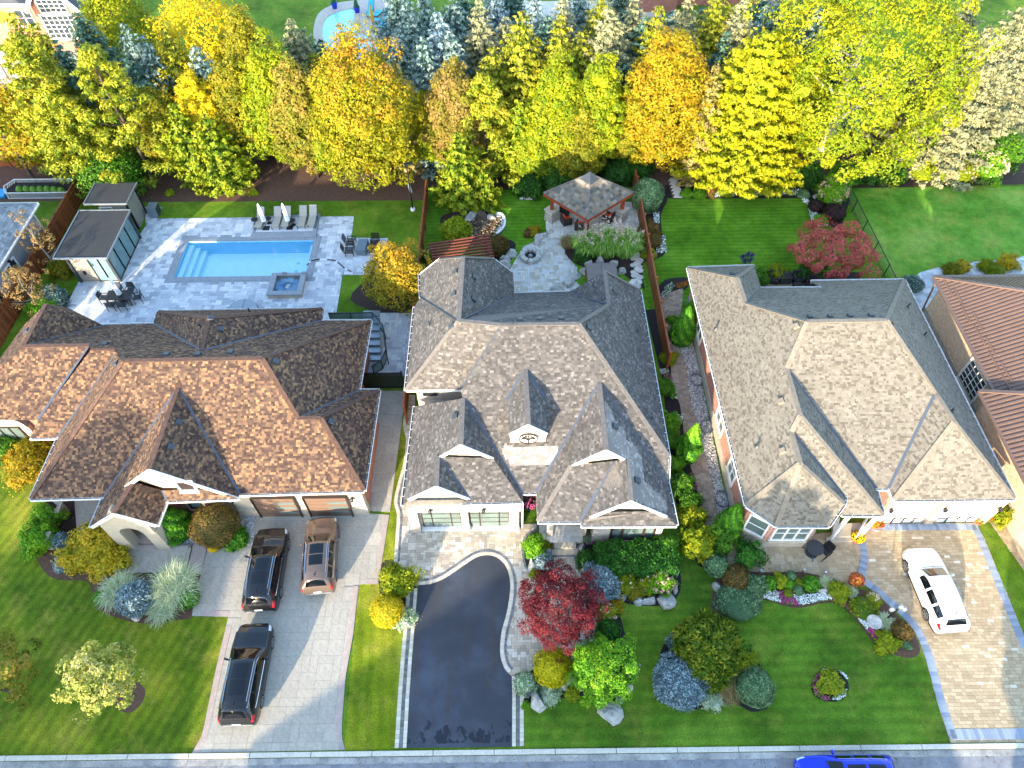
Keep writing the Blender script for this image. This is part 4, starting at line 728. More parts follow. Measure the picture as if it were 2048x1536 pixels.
walls(hm, [(V['L1'].x+.5, V['L1'].y+.45), (V['L2'].x+.3, V['L1'].y+.45), (V['L2'].x+.3, V['e1'].y), (V['e1'].x+.5, V['e1'].y)], 0, 4.75, M['white_wall'])
walls(hm, [(V['c'].x+.5, V['e1'].y-.5), (V['c'].x+2.5, V['e1'].y-.5), (V['b'].x+1.2, V['a'].y+.2), (V['c'].x+.6, V['c'].y)], 0, 4.6, M['white_wall'])
window(hm, (P(859, 792, 4.0).x, V['L1'].y+.44, 3.75), .75, .45, -math.pi/2, 1, 1, 'dark_frame', 'glass', .07, sill=False)
def gdoor_glass(house, x0, x1, y):
    d = MB().box(((x0+x1)/2, y, 1.15), (x1-x0, .06, 2.3)).build('garage_door', M['dark_frame'], house); w_ = (x1-x0)
    cols = [0, .25, .75, 1]
    for i in range(3):
        for j in range(4):
            a, b = x0+.08+(w_-.08)*cols[i], x0+(w_-.08)*cols[i+1]; z0, z1 = .12+j*.55, .12+j*.55+.46; MB().box(((a+b)/2, y-.03, (z0+z1)/2), (b-a, .02, z1-z0)).build('pane', M['glass_pale'], d)
    MB().box(((x0+x1)/2, y-.1, .04), (x1-x0+.2, .4, .08)).build('threshold', M['white'], house)
for a, b in (((848, 1052), (926, 1050)), ((941, 1049), (1020, 1047))): gdoor_glass(hm, P(*a).x, P(*b).x, gyM-.02)
for px in (834, 933, 1028):
    x = P(px, 1052).x; MB().box((x, gyM-.14, 1.45), (.42 if px == 933 else .55, .3, 2.9)).box((x, gyM-.2, .3), (.5 if px == 933 else .62, .42, .6)).build('stone_pier', M['white_wall'], hm)
MB().box(((xa+xb)/2, gyM-.15, 2.85), (xb-xa, .32, .9)).build('stone_lintel', M['white_wall'], hm)
lantern(hm, (P(879, 1010).x-.2, gyM-.31, 2.75)); lantern(hm, (P(976, 1010).x-.15, gyM-.31, 2.75)); downpipe(hm, xb+.1, gyM-.1, 3.1)
window(hm, (P(1259, 1086).x, 17.85, .65), 2.35, 1.75, -math.pi/2, 1, 1, 'dark_frame', 'glass_pale', .12); x = P(1259, 1086).x
for q in (-.62, .62): MB().box((x+q, 17.79, 1.52), (.12, .1, 1.75)).build('window_mullion', M['dark_frame'], hm)
for px in (1098, 1163): p = P(px, 1062); MB().box((p.x, 18.3, 1.75), (.34, .34, 2.7)).build('porch_pillar', M['white_wall'], hm)
MB().box((P(1122, 1060).x, 22.4, 1.5), (1.2, .1, 2.2)).build('front_door', M['dark_frame'], hm)
# ================= right house
hr_ = thing('beige_roofed_house', 'brick house with beige shingle roof and corner turret, beside the white car', 'house', (20, 27, 0))
RR = Roof(hr_, RIGHT_R, [['r', 'l1', 't2', 't1', 't0', 'g1', 'g0', 'A', 'v'], ['A', 'v', 'c4', 'c3', 'c2', 'c1', 'B'], ['r', 'l2', 'l1'], ['r', 'v', 'c4', 'l2'], ['A', 'g0', 'gv', 'hv', 'h0', 'B'], ['g0', 'g1', 'ge', 'gv'], ['g1', 't0', 'tv', 'gs', 'ge'], ['t0', 't1', 't5', 'tv'],
    ['t1', 't2', 't3'], ['t1', 't3', 't4'], ['t1', 't4', 't5'], ['B', 'h0', 'h1', 'hr', 'c1'], ['h0', 'hv', 'he', 'h1'], ['h1', 'he', 'hr']], M['sh_right'], None, M['cap_right'], 53, row=.12, tab=(.09, .2, .12, .24))
U = RR.V
RR.caps([('A', 'B'), ('A', 'g0'), ('A', 'v'), ('v', 'r'), ('r', 'l1'), ('r', 'l2'), ('B', 'c1'), ('B', 'h0'), ('h0', 'h1'), ('h1', 'he'), ('h1', 'hr'), ('g1', 'ge'), ('g0', 'g1'), ('g1', 't0'), ('t0', 't1'), ('t1', 't2'), ('t1', 't3'), ('t1', 't4'), ('t1', 't5')])
RR.valleys([('v', 'c4'), ('g0', 'gv'), ('t0', 'tv'), ('h0', 'hv')])
RR.gutters([('l1', 't2'), ('l1', 'l2'), ('l2', 'c4'), ('c4', 'c3'), ('c2', 'c1'), ('c1', 'hr'), ('he', 'hr'), ('hv', 'he'), ('gv', 'hv'), ('gv', 'ge'), ('gs', 'ge'), ('t2', 't3'), ('t3', 't4'), ('t4', 't5'), ('tv', 't5')])
RR.vents([(1594, 653), (1564, 803), (1567, 902)], 'cap_right'); RR.vents([(1620, 636), (1660, 635), (1700, 634), (1742, 633), (1465, 550)], 'charcoal', .3); RR.pipes([(1432, 658), (1514, 893), (1815, 615), (1783, 650), (1848, 672), (1903, 823)])
o = .45; gyR = 18.95
LWX = U['l1'].x+o; RWX = U['hr'].x-o
poly = [(LWX, U['t2'].y+.1), (U['t3'].x+.25, U['t3'].y+.42), (U['t4'].x-.2, U['t4'].y+.42), (U['t5'].x-.4, U['t5'].y+.1), (U['t5'].x-.4, 20.6), (U['ge'].x-.3, 20.6), (U['ge'].x-.3, 21.2), (U['he'].x+.15, 21.2), (U['he'].x+.15, gyR), (RWX, gyR), (RWX, U['c1'].y-o), (U['c2'].x+.5, U['c1'].y-o), (U['c2'].x+.5, U['c4'].y-o), (U['l2'].x-o, U['c4'].y-o), (U['l2'].x-o, U['l2'].y-o), (LWX, U['l1'].y-o)]
walls(hr_, poly, 0, 3.36, M['brick_pink']); walls(hr_, [(x*1.0+(-.05 if x < 17 else .05), y-.05) for x, y in poly], 0, .75, M['limestone'], 'stone_base')
def turret_win(a, b, w, cols, ang_off=0):
    d = Vector((b[0]-a[0], b[1]-a[1], 0)); ang = math.atan2(-d.x, d.y); c = Vector(((a[0]+b[0])/2, (a[1]+b[1])/2, 1.0)); n, u = wframe(ang)
    f = window(hr_, c, w, 1.6, ang, cols, 2, 'white', 'glass_pale', .1); mb = MB(); k = 10
    mb2 = MB().poly([c+n*.012+u*(w/2*math.cos(math.pi*i/k))+EZ*(1.72+.34*math.sin(math.pi*i/k)) for i in range(k+1)]).build('arched_transom', M['white'], hr_)
turret_win(poly[0], poly[1], 1.0, 1); turret_win(poly[1], poly[2], 1.9, 3)
def bwin(px, py, z, h, w): q = AtY(px, py, 10); window(hr_, (LWX-.0, q, z), w, h, math.pi, 2, 2, 'white', 'glass_pale', .09)
for yy, w_ in ((32.9, 1.4), (25.3, 1.5), (21.6, 1.2)): window(hr_, (LWX, yy, 1.2), w_, 1.5, math.pi, 2, 2, 'white', 'glass_pale', .1)
for yy in (29.8, 25.9, 20.6):
    MB().lathe((LWX-.42, yy, .02), [(.46, 0), (.46, .16), (.42, .16), (.42, .02)], 14, .95, 1.25).build('window_well', M['steel'], hr_)
x0 = U['he'].x+.15
for a, b in ((x0+.5, x0+3.0), (x0+3.7, x0+6.2)):
    d = MB().box(((a+b)/2, gyR-.0, 1.2), (b-a, .1, 2.4)).build('garage_door', M['white'], hr_)
    for j in range(4):
        for i in range(4): MB().box((a+(b-a)*(i+.5)/4, gyR-.055, .3+j*.58), ((b-a)/4-.12, .03, .44)).build('door_panel', M['white'], d)
for q in (x0+.25, x0+3.35, x0+6.5): MB().box((q, gyR-.08, 1.5), (.45, .2, 3.0)).build('brick_pier', M['brick_tan'], hr_); lantern(hr_, (q, gyR-.18, 2.1))
walls(hr_, [(x0-.02, gyR-.03), (RWX+.03, gyR-.03), (RWX+.03, gyR+.2), (x0-.02, gyR+.2)], 2.42, 3.35, M['limestone'], 'lintel')
for px, py in ((1661, 1078), (1716, 1076)):
    q = P(px, py); MB().box((q.x, q.y, 1.7), (.16, .16, 3.3)).build('porch_post', M['white'], hr_)
for (a, b) in (((1658, 1084), (1664, 1054)), ((1704, 1084), (1722, 1050))):
    a, b = P(*a), P(*b); f = MB()
    for z in (.5, 1.2): f.beam((a.x, a.y, z), (b.x, b.y, z), .07, .06)
    for i in range(9): t = i/8; f.beam((a.x+(b.x-a.x)*t, a.y+(b.y-a.y)*t, .45), (a.x+(b.x-a.x)*t, a.y+(b.y-a.y)*t, 1.2), .035, .035)
    f.build('porch_railing', M['white'], hr_)
MB().box((P(1690, 1050).x, 20.55, 1.4), (1.1, .08, 2.2)).build('front_door', M['white'], hr_)
# ================= house at the right edge: brown ribbed metal roof
hf = thing('metal_roofed_house', 'tan brick house with brown ribbed metal roof at the right edge of the photo', 'house', (36, 27, 0))
ze = 3.6; pa = P(1870, 555, ze); pb = P(2052, 915, ze); XE = (pa.x+pb.x)/2
rg = {'a': Vector((XE, pa.y, ze)), 'b': Vector((XE, 21.0, ze)), 'r0': Vector((XE+8, pa.y-8, ze+4.9)), 'r1': Vector((XE+8, 28, ze+4.9)), 'c': Vector((XE+16, pa.y, ze)), 'd': Vector((XE+16, 21, ze))}
rg['v'] = Vector((XE+8, 21, ze+4.9))
mb = MB()
for f in (('a', 'b', 'v', 'r0'), ('a', 'r0', 'c'), ('c', 'r0', 'v', 'd')): mb.poly([rg[k] for k in f])
mro = mb.build('roof', M['metal_brown'], hf)
def ribs(par, O, e, up, n, L, Hh, tri=False):
    k = int(L/.3)
    for i in range(k+1):
        t = (i+.5)/(k+1); h = Hh*(min(1, t*L/8.0) if tri else 1); p = O+e*(L*t); nn = n
        MB().beam(p+n*.03, p+up*h+n*.03, .13, .07, up=n).build('roof_rib', M['metal_brown'], par)
sl_ = Vector((8, 0, 4.9)); Ls = sl_.length; n_ = Vector((-4.9, 0, 8)).normalized()
ribs(mro, rg['a'], Vector((0, -1, 0)), sl_.normalized(), n_, rg['a'].y-rg['b'].y, Ls, True)
sr_ = Vector((0, -8, 4.9)); n2_ = Vector((0, 4.9, 8)).normalized(); Lr = 16
for i in range(50):
    x = .3*(i+.5); h = min(x, 16-x)/8*sr_.length; p = rg['a']+Vector((x, 0, 0)); MB().beam(p+n2_*.03, p+sr_.normalized()*h+n2_*.03, .13, .07, up=n2_).build('roof_rib', M['metal_brown'], mro)
for a, b in (('a', 'r0'), ('a', 'b'), ('a', 'c')): MB().beam(rg[a], rg[b], .24, .1, off=.06).build('roof_trim', M['metal_brown'], mro)
for (px, py) in ((1895, 577), (1917, 597), (1930, 630), (1955, 645), (1958, 672), (1980, 695), (1987, 725), (2012, 747), (2015, 775)):
    d = ray(px, py); t = (rg['a']-CAMPOS).dot(n_)/d.dot(n_); p = CAMPOS+d*t; MB().beam(p+Vector((0, -.8, .09)), p+Vector((0, .8, .09)), .06, .09).build('snow_guard', M['metal_brown'], mro)
walls(hf, [(XE+.5, 21.4), (XE+15.5, 21.4), (XE+15.5, pa.y-.5), (XE+.5, pa.y-.5)], 0, 3.5, M['brick_tan']); walls(hf, [(XE+.42, 21.3), (XE+1, 21.3), (XE+1, pa.y-.42), (XE+.42, pa.y-.42)], 0, 1.0, M['stone_block'], 'stone_base')
MB().beam((XE+.05, pa.y-.4, 3.5), (XE+.4, pa.y-.5, .1), .1, .1).build('downspout', M['metal_brown'], hf)
q = P(1965, 760, 1.5); window(hf, (XE+.49, q.y-.3, .9), 2.1, 1.9, math.pi, 4, 5, 'white', 'glass', .12, bars=.025); window(hf, (XE+.40, q.y+3.2, .1), .9, .5, math.pi, 1, 1, 'white', 'glass', .06, sill=False)
# lower front wing
ew = P(1982, 783, ze); mb = MB(); wg = [Vector((XE-.9, ew.y, ze)), Vector((XE-.9, 15, ze)), Vector((XE+6.5, 15, ze+4.2)), Vector((XE+6.5, ew.y-3.9, ze+4.2))]
mb.poly(wg).poly([wg[0], wg[3], Vector((XE+8, ew.y, ze+1))]); wr_ = mb.build('wing_roof', M['metal_brown'], hf)
su = (wg[2]-wg[1]).normalized(); nn = su.cross(Vector((0, 1, 0))); nn = nn if nn.z > 0 else -nn
for i in range(24): p = wg[0]+Vector((0, -.3*(i+.5), 0)); MB().beam(p+nn*.03, p+su*min(8.5, (i+.5)*.3*2.1)+nn*.03, .13, .07, up=nn).build('roof_rib', M['metal_brown'], wr_)
MB().beam(wg[0], wg[3], .24, .1, off=.06).build('roof_trim', M['metal_brown'], wr_); MB().beam(wg[0], wg[1], .2, .12, off=.02).build('roof_trim', M['metal_brown'], wr_)
walls(hf, [(XE-.4, 15.4), (XE+6, 15.4), (XE+6, ew.y-.45), (XE-.4, ew.y-.45)], 0, 3.5, M['brick_tan'], 'wing_wall')
MB().prism(G2([(1897, 548), (1915, 540), (1950, 535), (1985, 540), (2000, 552), (1985, 560), (1915, 560)], 4.0), 2.9, 3.05).build('bay_roof', M['lead'], hf)
# ================= house at the left edge: grey brick and pale shingles
hg = thing('grey_brick_house', 'grey brick house with pale grey shingle roof at the left edge, beyond the brown fence', 'house', (-42, 36, 0))
ze = 3.3; pa = P(75, 407, ze); XE = pa.x; gg = {'a': Vector((XE, pa.y, ze)), 'b': Vector((XE, 26, ze)), 'c': Vector((XE-15, pa.y, ze)), 'd': Vector((XE-15, 26, ze)), 'r': Vector((XE-7.5, pa.y-7, ze+3.9)), 's': Vector((XE-7.5, 26, ze+3.9))}
GRf = Roof(hg, gg, [['a', 'b', 's', 'r'], ['a', 'r', 'c'], ['c', 'r', 's', 'd']], M['sh_far'], None, M['sh_far'], 54, row=.2, tab=(.25, .35, .45), maxp=200)
GRf.gutters([('a', 'b'), ('a', 'c')]); walls(hg, [(XE-.5, 26.4), (XE-.5, pa.y-.5), (XE-14.5, pa.y-.5), (XE-14.5, 26.4)][::-1], 0, 3.2, M['brick_grey'])
for px, py in ((35, 545), (4, 600)): q = P(px, py, 1.4); window(hg, (XE-.5, q.y, .7), 1.5, 1.5, 0, 2, 1, 'white', 'glass', .1)
MB().box((XE-.4, pa.y-.6, 1.6), (.1, .1, 3.2)).build('downspout', M['white'], hg); MB().box((XE-.42, pa.y-5.6, 2.3), (.2, .2, .3)).build('wall_lantern', M['black'], hg)
# ================= houses beyond the trees
hb = thing('red_brick_house', 'red brick house with tall white gridded gable window, behind the trees at top left', 'house', (-50, 78, 0))
Y = 76; c = AtY(112, 85, Y)
gw = MB(); x0, x1 = AtY(95, 75, Y).x, AtY(165, 75, Y).x+.6; zt = 4.6; xm = (x0+x1)/2
MB().poly([(x0, Y, 0), (x1, Y, 0), (x1, Y, zt), (xm, Y, zt+2.9), (x0, Y, zt)]).build('gable_wall', M['brick_red'], hb); MB().box((xm, Y+4, zt/2), (x1-x0-.04, 7.9, zt)).build('wing_wall', M['brick_red'], hb)
window(hb, (xm, Y-.03, 1.4), x1-x0-1.0, 2.3, -math.pi/2, 6, 5, 'white', 'glass', .16, bars=.06); window(hb, (xm, Y-.03, 4.1), (x1-x0)*.62, 1.2, -math.pi/2, 5, 3, 'white', 'glass', .14, sill=False, bars=.06)
for s in (-1, 1): MB().poly([(xm, Y-.4, zt+3.2), (xm+s*(xm-x0+.6), Y-.4, zt-.3), (xm+s*(xm-x0+.6), Y+9, zt-.3), (xm, Y+9, zt+3.2)]).build('roof', M['sh_back'], hb); MB().beam((xm, Y-.42, zt+3.1), (xm+s*(xm-x0+.6), Y-.42, zt-.4), .1, .4).build('rake_board', M['white'], hb)
xl = x0-16; MB().box(((x0+xl)/2, Y+5, 2.2), (x0-xl, 7, 4.4)).build('wall', M['brick_red'], hb); MB().poly([(xl-1, Y+1, 4.4), (x0, Y+1, 4.4), (x0, Y+6, 7.4), (xl-1, Y+6, 7.4)]).build('roof', M['sh_back'], hb); MB().beam((xl-1, Y+.98, 4.35), (x0, Y+.98, 4.35), .12, .3).build('gutter', M['white'], hb)
window(hb, (x0-2.2, Y+1.47, 2.0), 1.6, 1.6, -math.pi/2, 2, 2, 'white', 'glass', .1); window(hb, (x0-7.2, Y+1.47, 2.0), 2.2, 1.6, -math.pi/2, 2, 2, 'white', 'glass', .1)
ht = thing('slate_roofed_house', 'red brick house with grey slate roof and dormer windows, behind the spruces at top right', 'house', (30, 92, 0))
Y = 84; x0, x1 = AtY(1345, 60, Y).x, AtY(1552, 60, Y).x; MB().box(((x0+x1)/2, Y+6, 2.3), (x1-x0, 11, 4.6)).build('wall', M['brick_red'], ht)
MB().poly([(x0-.6, Y, 4.6), (x1+.6, Y, 4.6), (x1-3, Y+6, 8.6), (x0+3, Y+6, 8.6)]).poly([(x1+.6, Y, 4.6), (x1+.6, Y+12, 4.6), (x1-3, Y+6, 8.6)]).poly([(x0-.6, Y+12, 4.6), (x0-.6, Y, 4.6), (x0+3, Y+6, 8.6)]).build('roof', M['sh_back'], ht)
for px in (1490, 1540):
    x = AtY(px, 10, Y+1).x; MB().box((x, Y+1.6, 6.0), (2.2, 1.6, 2.0)).build('dormer_wall', M['white'], ht); MB().poly([(x-1.4, Y+.5, 6.9), (x+1.4, Y+.5, 6.9), (x+1.4, Y+4, 7.6), (x-1.4, Y+4, 7.6)]).build('dormer_roof', M['sh_back'], ht); window(ht, (x, Y+.79, 5.4), 1.2, 1.2, -math.pi/2, 2, 1, 'white', 'glass', .08, sill=False)
window(ht, (x1-.9, Y+.48, 1.6), 1.2, 2.0, -math.pi/2, 1, 2, 'white', 'glass', .1)
xg = AtY(1330, 20, Y-2).x; MB().poly([(xg-4.5, Y-1, 0), (xg+1.5, Y-1, 0), (xg+1.5, Y-1, 4.8), (xg-1.5, Y-1, 8.2), (xg-4.5, Y-1, 4.8)]).build('gable_wall', M['brick_red'], ht); MB().box((xg-1.5, Y+3.6, 2.35), (5.96, 9.1, 4.7)).build('wing_wall', M['brick_red'], ht)
for s in (-1, 1): MB().poly([(xg-1.5, Y-1.5, 8.4), (xg-1.5+s*3.5, Y-1.5, 4.4), (xg-1.5+s*3.5, Y+8, 4.4), (xg-1.5, Y+8, 8.4)]).build('roof', M['sh_back'], ht); MB().beam((xg-1.5, Y-1.52, 8.35), (xg-1.5+s*3.5, Y-1.52, 4.35), .1, .35).build('rake_board', M['white'], ht)
sheet('back_terrace', [(AtY(1250, 40, 80).x-12, 75), (AtY(1330, 40, 80).x, 75), (AtY(1330, 40, 80).x, 86), (AtY(1250, 40, 80).x-12, 86)], .012, M['concrete'])
# ================= swimming pool
pool = thing('swimming_pool', 'rectangular blue swimming pool with corner steps and grey coping', 'swimming pool', (-21.2, 42.7, 0))
x0, x1, y0, y1 = PX0, PX1, PY0, PY1; D = -1.35
b = MB().poly([(x0, y0, D), (x1, y0, D), (x1, y1, D), (x0, y1, D)]).build('pool_floor', M['pool_shell'], pool)
b = MB()
for p, q in (((x0, y0), (x1, y0)), ((x1, y0), (x1, y1)), ((x1, y1), (x0, y1)), ((x0, y1), (x0, y0))): b.poly([(p[0], p[1], D), (p[0], p[1], .02), (q[0], q[1], .02), (q[0], q[1], D)])
b.build('pool_wall', M['pool_deep'], pool)
for i in range(3): MB().box((x0+.22+i*.42, (y0+y1)/2, (D-.3-i*.32)/2), (.42-.004, y1-y0-.01, -.3-i*.32-D)).build('pool_step', M['pool_shell'], pool, bevel=.02)
MB().box((x1-.18, (y0+y1)/2, (D-.45)/2), (.36, y1-y0-.01, -.45-D)).build('pool_bench', M['pool_shell'], pool, bevel=.02)
MB().poly([(x0, y0, -.1), (x1, y0, -.1), (x1, y1, -.1), (x0, y1, -.1)]).build('water_surface', M['water'], pool)
for nm, c, d in (('a', ((x0+x1)/2, y0-.22, .022), (x1-x0+.9, .46, .06)), ('b', ((x0+x1)/2, y1+.22, .022), (x1-x0+.9, .46, .06)), ('c', (x0-.22, (y0+y1)/2, .0215), (.46, y1-y0-.02, .06)), ('d', (x1+.22, (y0+y1)/2, .0215), (.46, y1-y0-.02, .06))):
    ax = 0 if d[0] > d[1] else 1; n = int(d[ax]/.6)
    for i in range(n):
        cc = list(c); dd = list(d); cc[ax] = c[ax]-d[ax]/2+d[ax]*(i+.5)/n; dd[ax] = d[ax]/n-.008; MB().box(cc, dd).build('coping_stone', M['coping'], pool)
for px, py in ((596, 525), (592, 541)): q = P(px, py, D+.1); MB().lathe((q.x, q.y, D+.005), [(.14, 0), (.12, .04)], 10).build('pool_drain', M['pool_deep'], pool)
# raised spa
sp = [P(543, 546, .45), P(611, 545, .45), P(605, 588, .45), P(533, 590, .45)]; sx0, sx1 = (sp[0].x+sp[3].x)/2, (sp[1].x+sp[2].x)/2; sy0, sy1 = sp[3].y, sp[0].y
spa = thing('hot_tub', 'raised square hot tub with blue moulded shell at the pool corner', 'hot tub', ((sx0+sx1)/2, (sy0+sy1)/2, 0)); cx, cy = (sx0+sx1)/2, (sy0+sy1)/2; iw = .42
outer = [(sx0, sy0), (sx1, sy0), (sx1, sy1), (sx0, sy1)]; inner = [(sx0+iw, sy0+iw), (sx1-iw, sy0+iw), (sx1-iw, sy1-iw*.6), (sx0+iw, sy1-iw*.6)]
MB().prism([(x+(.06 if x < cx else -.06), y+(.06 if y < cy else -.06)) for x, y in outer], 0, .38, holes=[inner]).build('surround', M['limestone'], spa); MB().prism(outer, .38, .46, holes=[inner]).build('coping', M['coping'], spa)
MB().prism(inner, -.01, .0).build('shell_floor', M['spa_shell'], spa)
mb = MB(); rr = random.Random(5)
for i in range(9):
    t = 2*math.pi*i/9; r_ = .72; mb.lathe((cx+math.cos(t)*(sx1-sx0-2*iw)*.36, cy+.05+math.sin(t)*(sy1-sy0-1.4*iw)*.36, .02), [(.34, 0), (.36, .14), (.26, .24), (.08, .27)], 12, 1+.3*abs(math.cos(t)), .8)
mb.build('moulded_seats', M['spa_shell'], spa, smooth=True, kind='stuff'); MB().prism([(x+(-.002 if x < cx else .002), y) for x, y in inner], .335, .34).build('spa_water', M['water'], spa)
for q in (sx1-.15, sx0+1.0): MB().box((q, sy1-.1, .55), (.35, .12, .12)).build('spa_spout', M['coping'], spa)
# deck platform behind the pool
e0, e1 = P(506, 466), P(631, 461); pf = MB().prism(G2([(506, 466), (512, 436), (641, 430), (632, 476), (500, 480)]), 0, .16)
pf = pf.build('deck_platform', M['coping'], kind='structure'); lay(pf, 'deck_paver', flat(G2([(512, 464), (517, 438), (632, 433), (626, 462)], .16), .16), M['paver_grey'], ashlar(.3), th=.015, gap=.014, seed=61, maxp=80)
# ================= pool cabana and shed
cb = thing('pool_cabana', 'low pool cabana with dark flat roof and sliding glass walls', 'cabana', (-33.5, 45, 0)); zr = 2.75
r = [P(160, 421, zr), P(260, 420, zr), P(214, 517, zr), P(104, 517, zr)]; X0, X1 = (r[0].x+r[3].x)/2, (r[1].x+r[2].x)/2; Y0, Y1 = r[3].y, r[0].y
MB().box(((X0+X1)/2, (Y0+Y1)/2, zr-.08), (X1-X0, Y1-Y0, .14)).build('flat_roof', M['flat_roof'], cb)
for p, q in (((X0, Y0), (X1, Y0)), ((X1, Y0), (X1, Y1)), ((X0, Y0), (X0, Y1)), ((X0, Y1), (X1, Y1))): MB().beam((p[0], p[1], zr-.04), (q[0], q[1], zr-.04), .07, .16).build('roof_trim', M['metal_grey'], cb)
wx1 = X1-.28; wy0 = Y0+.3; wx0 = X0+.75; wy1 = Y1-.25
MB().box((wx0+.06, (wy0+wy1)/2, 1.25), (.12, wy1-wy0, 2.5)).box(((wx0+wx1)/2, wy1-.06, 1.25), (wx1-wx0, .12, 2.5)).build('back_wall', M['siding'], cb)
MB().box((wx0+.72, wy0+.05, 1.25), (1.45, .1, 2.5)).build('siding_panel', M['siding'], cb)
for i in range(14): MB().box((wx0+.72, wy0-.003, .15+i*.17), (1.45, .012, .012)).build('siding_joint', M['charcoal'], cb)
MB().box(((wx0+wx1)/2, (wy0+wy1)/2, .04), (wx1-wx0+.1, wy1-wy0+.1, .08)).build('cabana_floor', M['limestone'], cb)
def glazed(par, a, b, z, n):
    a = Vector((*a, 0)); b = Vector((*b, 0)); d = b-a
    for i in range(n):
        p, q = a+d*(i/n), a+d*((i+1)/n); f = MB().beam(p+EZ*.08, p+EZ*z, .09, .09).beam(q+EZ*.08, q+EZ*z, .09, .09).beam(p+EZ*.12, q+EZ*.12, .09, .09).beam(p+EZ*(z-.05), q+EZ*(z-.05), .09, .1).build('sliding_door', M['charcoal'], par)
        MB().poly([p+EZ*.15, q+EZ*.15, q+EZ*(z-.1), p+EZ*(z-.1)]).build('glass_pane', M['glass_teal'], f)
glazed(cb, (wx0+1.5, wy0), (wx1, wy0), 2.5, 2); glazed(cb, (wx1, wy0), (wx1, wy1), 2.5, 4)
for q in ((wx1, wy0), (wx1, wy1), (wx0, wy0)): MB().box((q[0], q[1], 1.3), (.2, .2, 2.6)).build('corner_post', M['charcoal'], cb)
MB().box((wx0+.7, wy0-.06, 1.0), (.16, .12, .3)).build('hose_reel', M['black'], cb)
sh = thing('garden_shed', 'small shed with dark flat roof behind the pool cabana', 'shed', (-34.5, 50, 0)); zr = 2.9
r = [P(191, 366, zr), P(275, 364, zr), P(252, 406, zr), P(166, 408, zr)]; X0, X1 = (r[0].x+r[3].x)/2, (r[1].x+r[2].x)/2; Y0, Y1 = r[3].y, r[0].y
MB().box(((X0+X1)/2, (Y0+Y1)/2, zr-.08), (X1-X0, Y1-Y0, .14)).build('flat_roof', M['flat_roof'], sh)
for p, q in (((X0, Y0), (X1, Y0)), ((X1, Y0), (X1, Y1)), ((X0, Y0), (X0, Y1))): MB().beam((p[0], p[1], zr-.04), (q[0], q[1], zr-.04), .07, .15).build('roof_trim', M['metal_grey'], sh)
MB().prism([(X0+.9, Y0+.35), (X1-.3, Y0+.35), (X1-.3, Y1-.3), (X0+.9, Y1-.3)], 0, zr-.15).build('shed_wall', M['siding'], sh)
for i in range(15): MB().box(((X0+X1)/2+.3, Y0+.345, .15+i*.17), (X1-X0-1.2, .012, .012)).box((X1-.295, (Y0+Y1)/2, .15+i*.17), (.012, Y1-Y0-.65, .012)).build('siding_joint', M['charcoal'], sh)
window(sh, ((X0+X1)/2-.35, Y0+.34, 1.75), .9, .5, -math.pi/2, 1, 1, 'white', 'glass_pale', .06, sill=False)
for q in ((X1-.3, Y0+.35), (X1-.3, Y1-.3)): MB().box((q[0], q[1], zr/2-.08), (.14, .14, zr-.16)).build('corner_post', M['black'], sh)
a = thing('pool_heater', 'grey pool heater box beside the shed', 'pool heater', (X1+.55, Y0+2.2, 0)); MB().box((X1+.55, Y0+2.2, .5), (.75, .9, .9)).build('casing', M['metal_grey'], a, bevel=.04); MB().box((X1+.9, Y0+2.2, .5), (.1, .7, .7)).build('grille', M['charcoal'], a)
# ================= fences
def board_fence(name, label, a, b, h=1.8, m='fence_brown', bw=.15, post=2.4, cap=True, side=1):
    a = Vector((*a, 0)); b = Vector((*b, 0)); d = b-a; L = d.length; u = d/L; n = Vector((-u.y, u.x, 0)); f = thing(name, label, 'fence', tuple(a)); ang = math.atan2(u.y, u.x); k = int(L/bw)
    ms = []
    for t in range(6):
        q = MB().box((0, 0, h/2), (bw-.008, .03, h-.06)); me = bpy.data.meshes.new('fence_board'); me.from_pydata(q.v, [], q.f); me.materials.append(M[m]); at = me.attributes.new('tint', 'FLOAT', 'FACE'); at.data.foreach_set('value', [t/5]*6); ms.append(me)
    rs = MB()
    for i in range(min(k, 300)): o = link('fence_board', ms[rnd.randrange(6)], f); o.location = u*(bw*(i+.5)); o.rotation_euler = (0, 0, ang)
    for z in (.3, h-.35): MB().beam(a+EZ*z-n*.035, b+EZ*z-n*.035, .04, .09).build('fence_rail', M['fence_orange'], f)
    for i in range(int(L/post)+1): p = a+u*min(L, i*post)-n*.06*side; MB().box((p.x, p.y, (h+.12)/2), (.12, .12, h+.12), ang).box((p.x, p.y, h+.15), (.17, .17, .06), ang).build('fence_post', M['fence_orange'], f)
    if cap: MB().beam(a+EZ*(h-.0), b+EZ*(h-.0), .12, .035).build('cap_rail', M['fence_orange'], f)
    return f
board_fence('wooden_fence', 'long brown board fence between the pool garden and the middle garden', (-7.05, 26.6), (-7.05, 50.2))
board_fence('wooden_fence', 'brown board fence between the middle garden and the right garden, beside the gazebo', (10.78, 30.8), (10.78, 51.2))
board_fence('wooden_fence', 'brown board fence between the pool cabana and the grey brick house', (-36.95, 27), (-36.95, 52.5))
board_fence('wooden_fence', 'brown board fence behind the pine trunks at the left edge', (-62, 55.2), (-37.0, 55.3), 2.0); board_fence('wooden_fence', 'brown board fence hidden behind the maple and cedar row', (-36.5, 58.2), (-7.2, 58.2), 1.7)
board_fence('wooden_fence', 'brown board fence behind the gazebo trees', (-7.0, 63.2), (29, 63.2), 1.8)
g = thing('driveway_gate', 'black slatted gate between the two left houses', 'gate', (-8.5, 29.6, 0)); ga, gb = P(732, 778), P(809, 778)
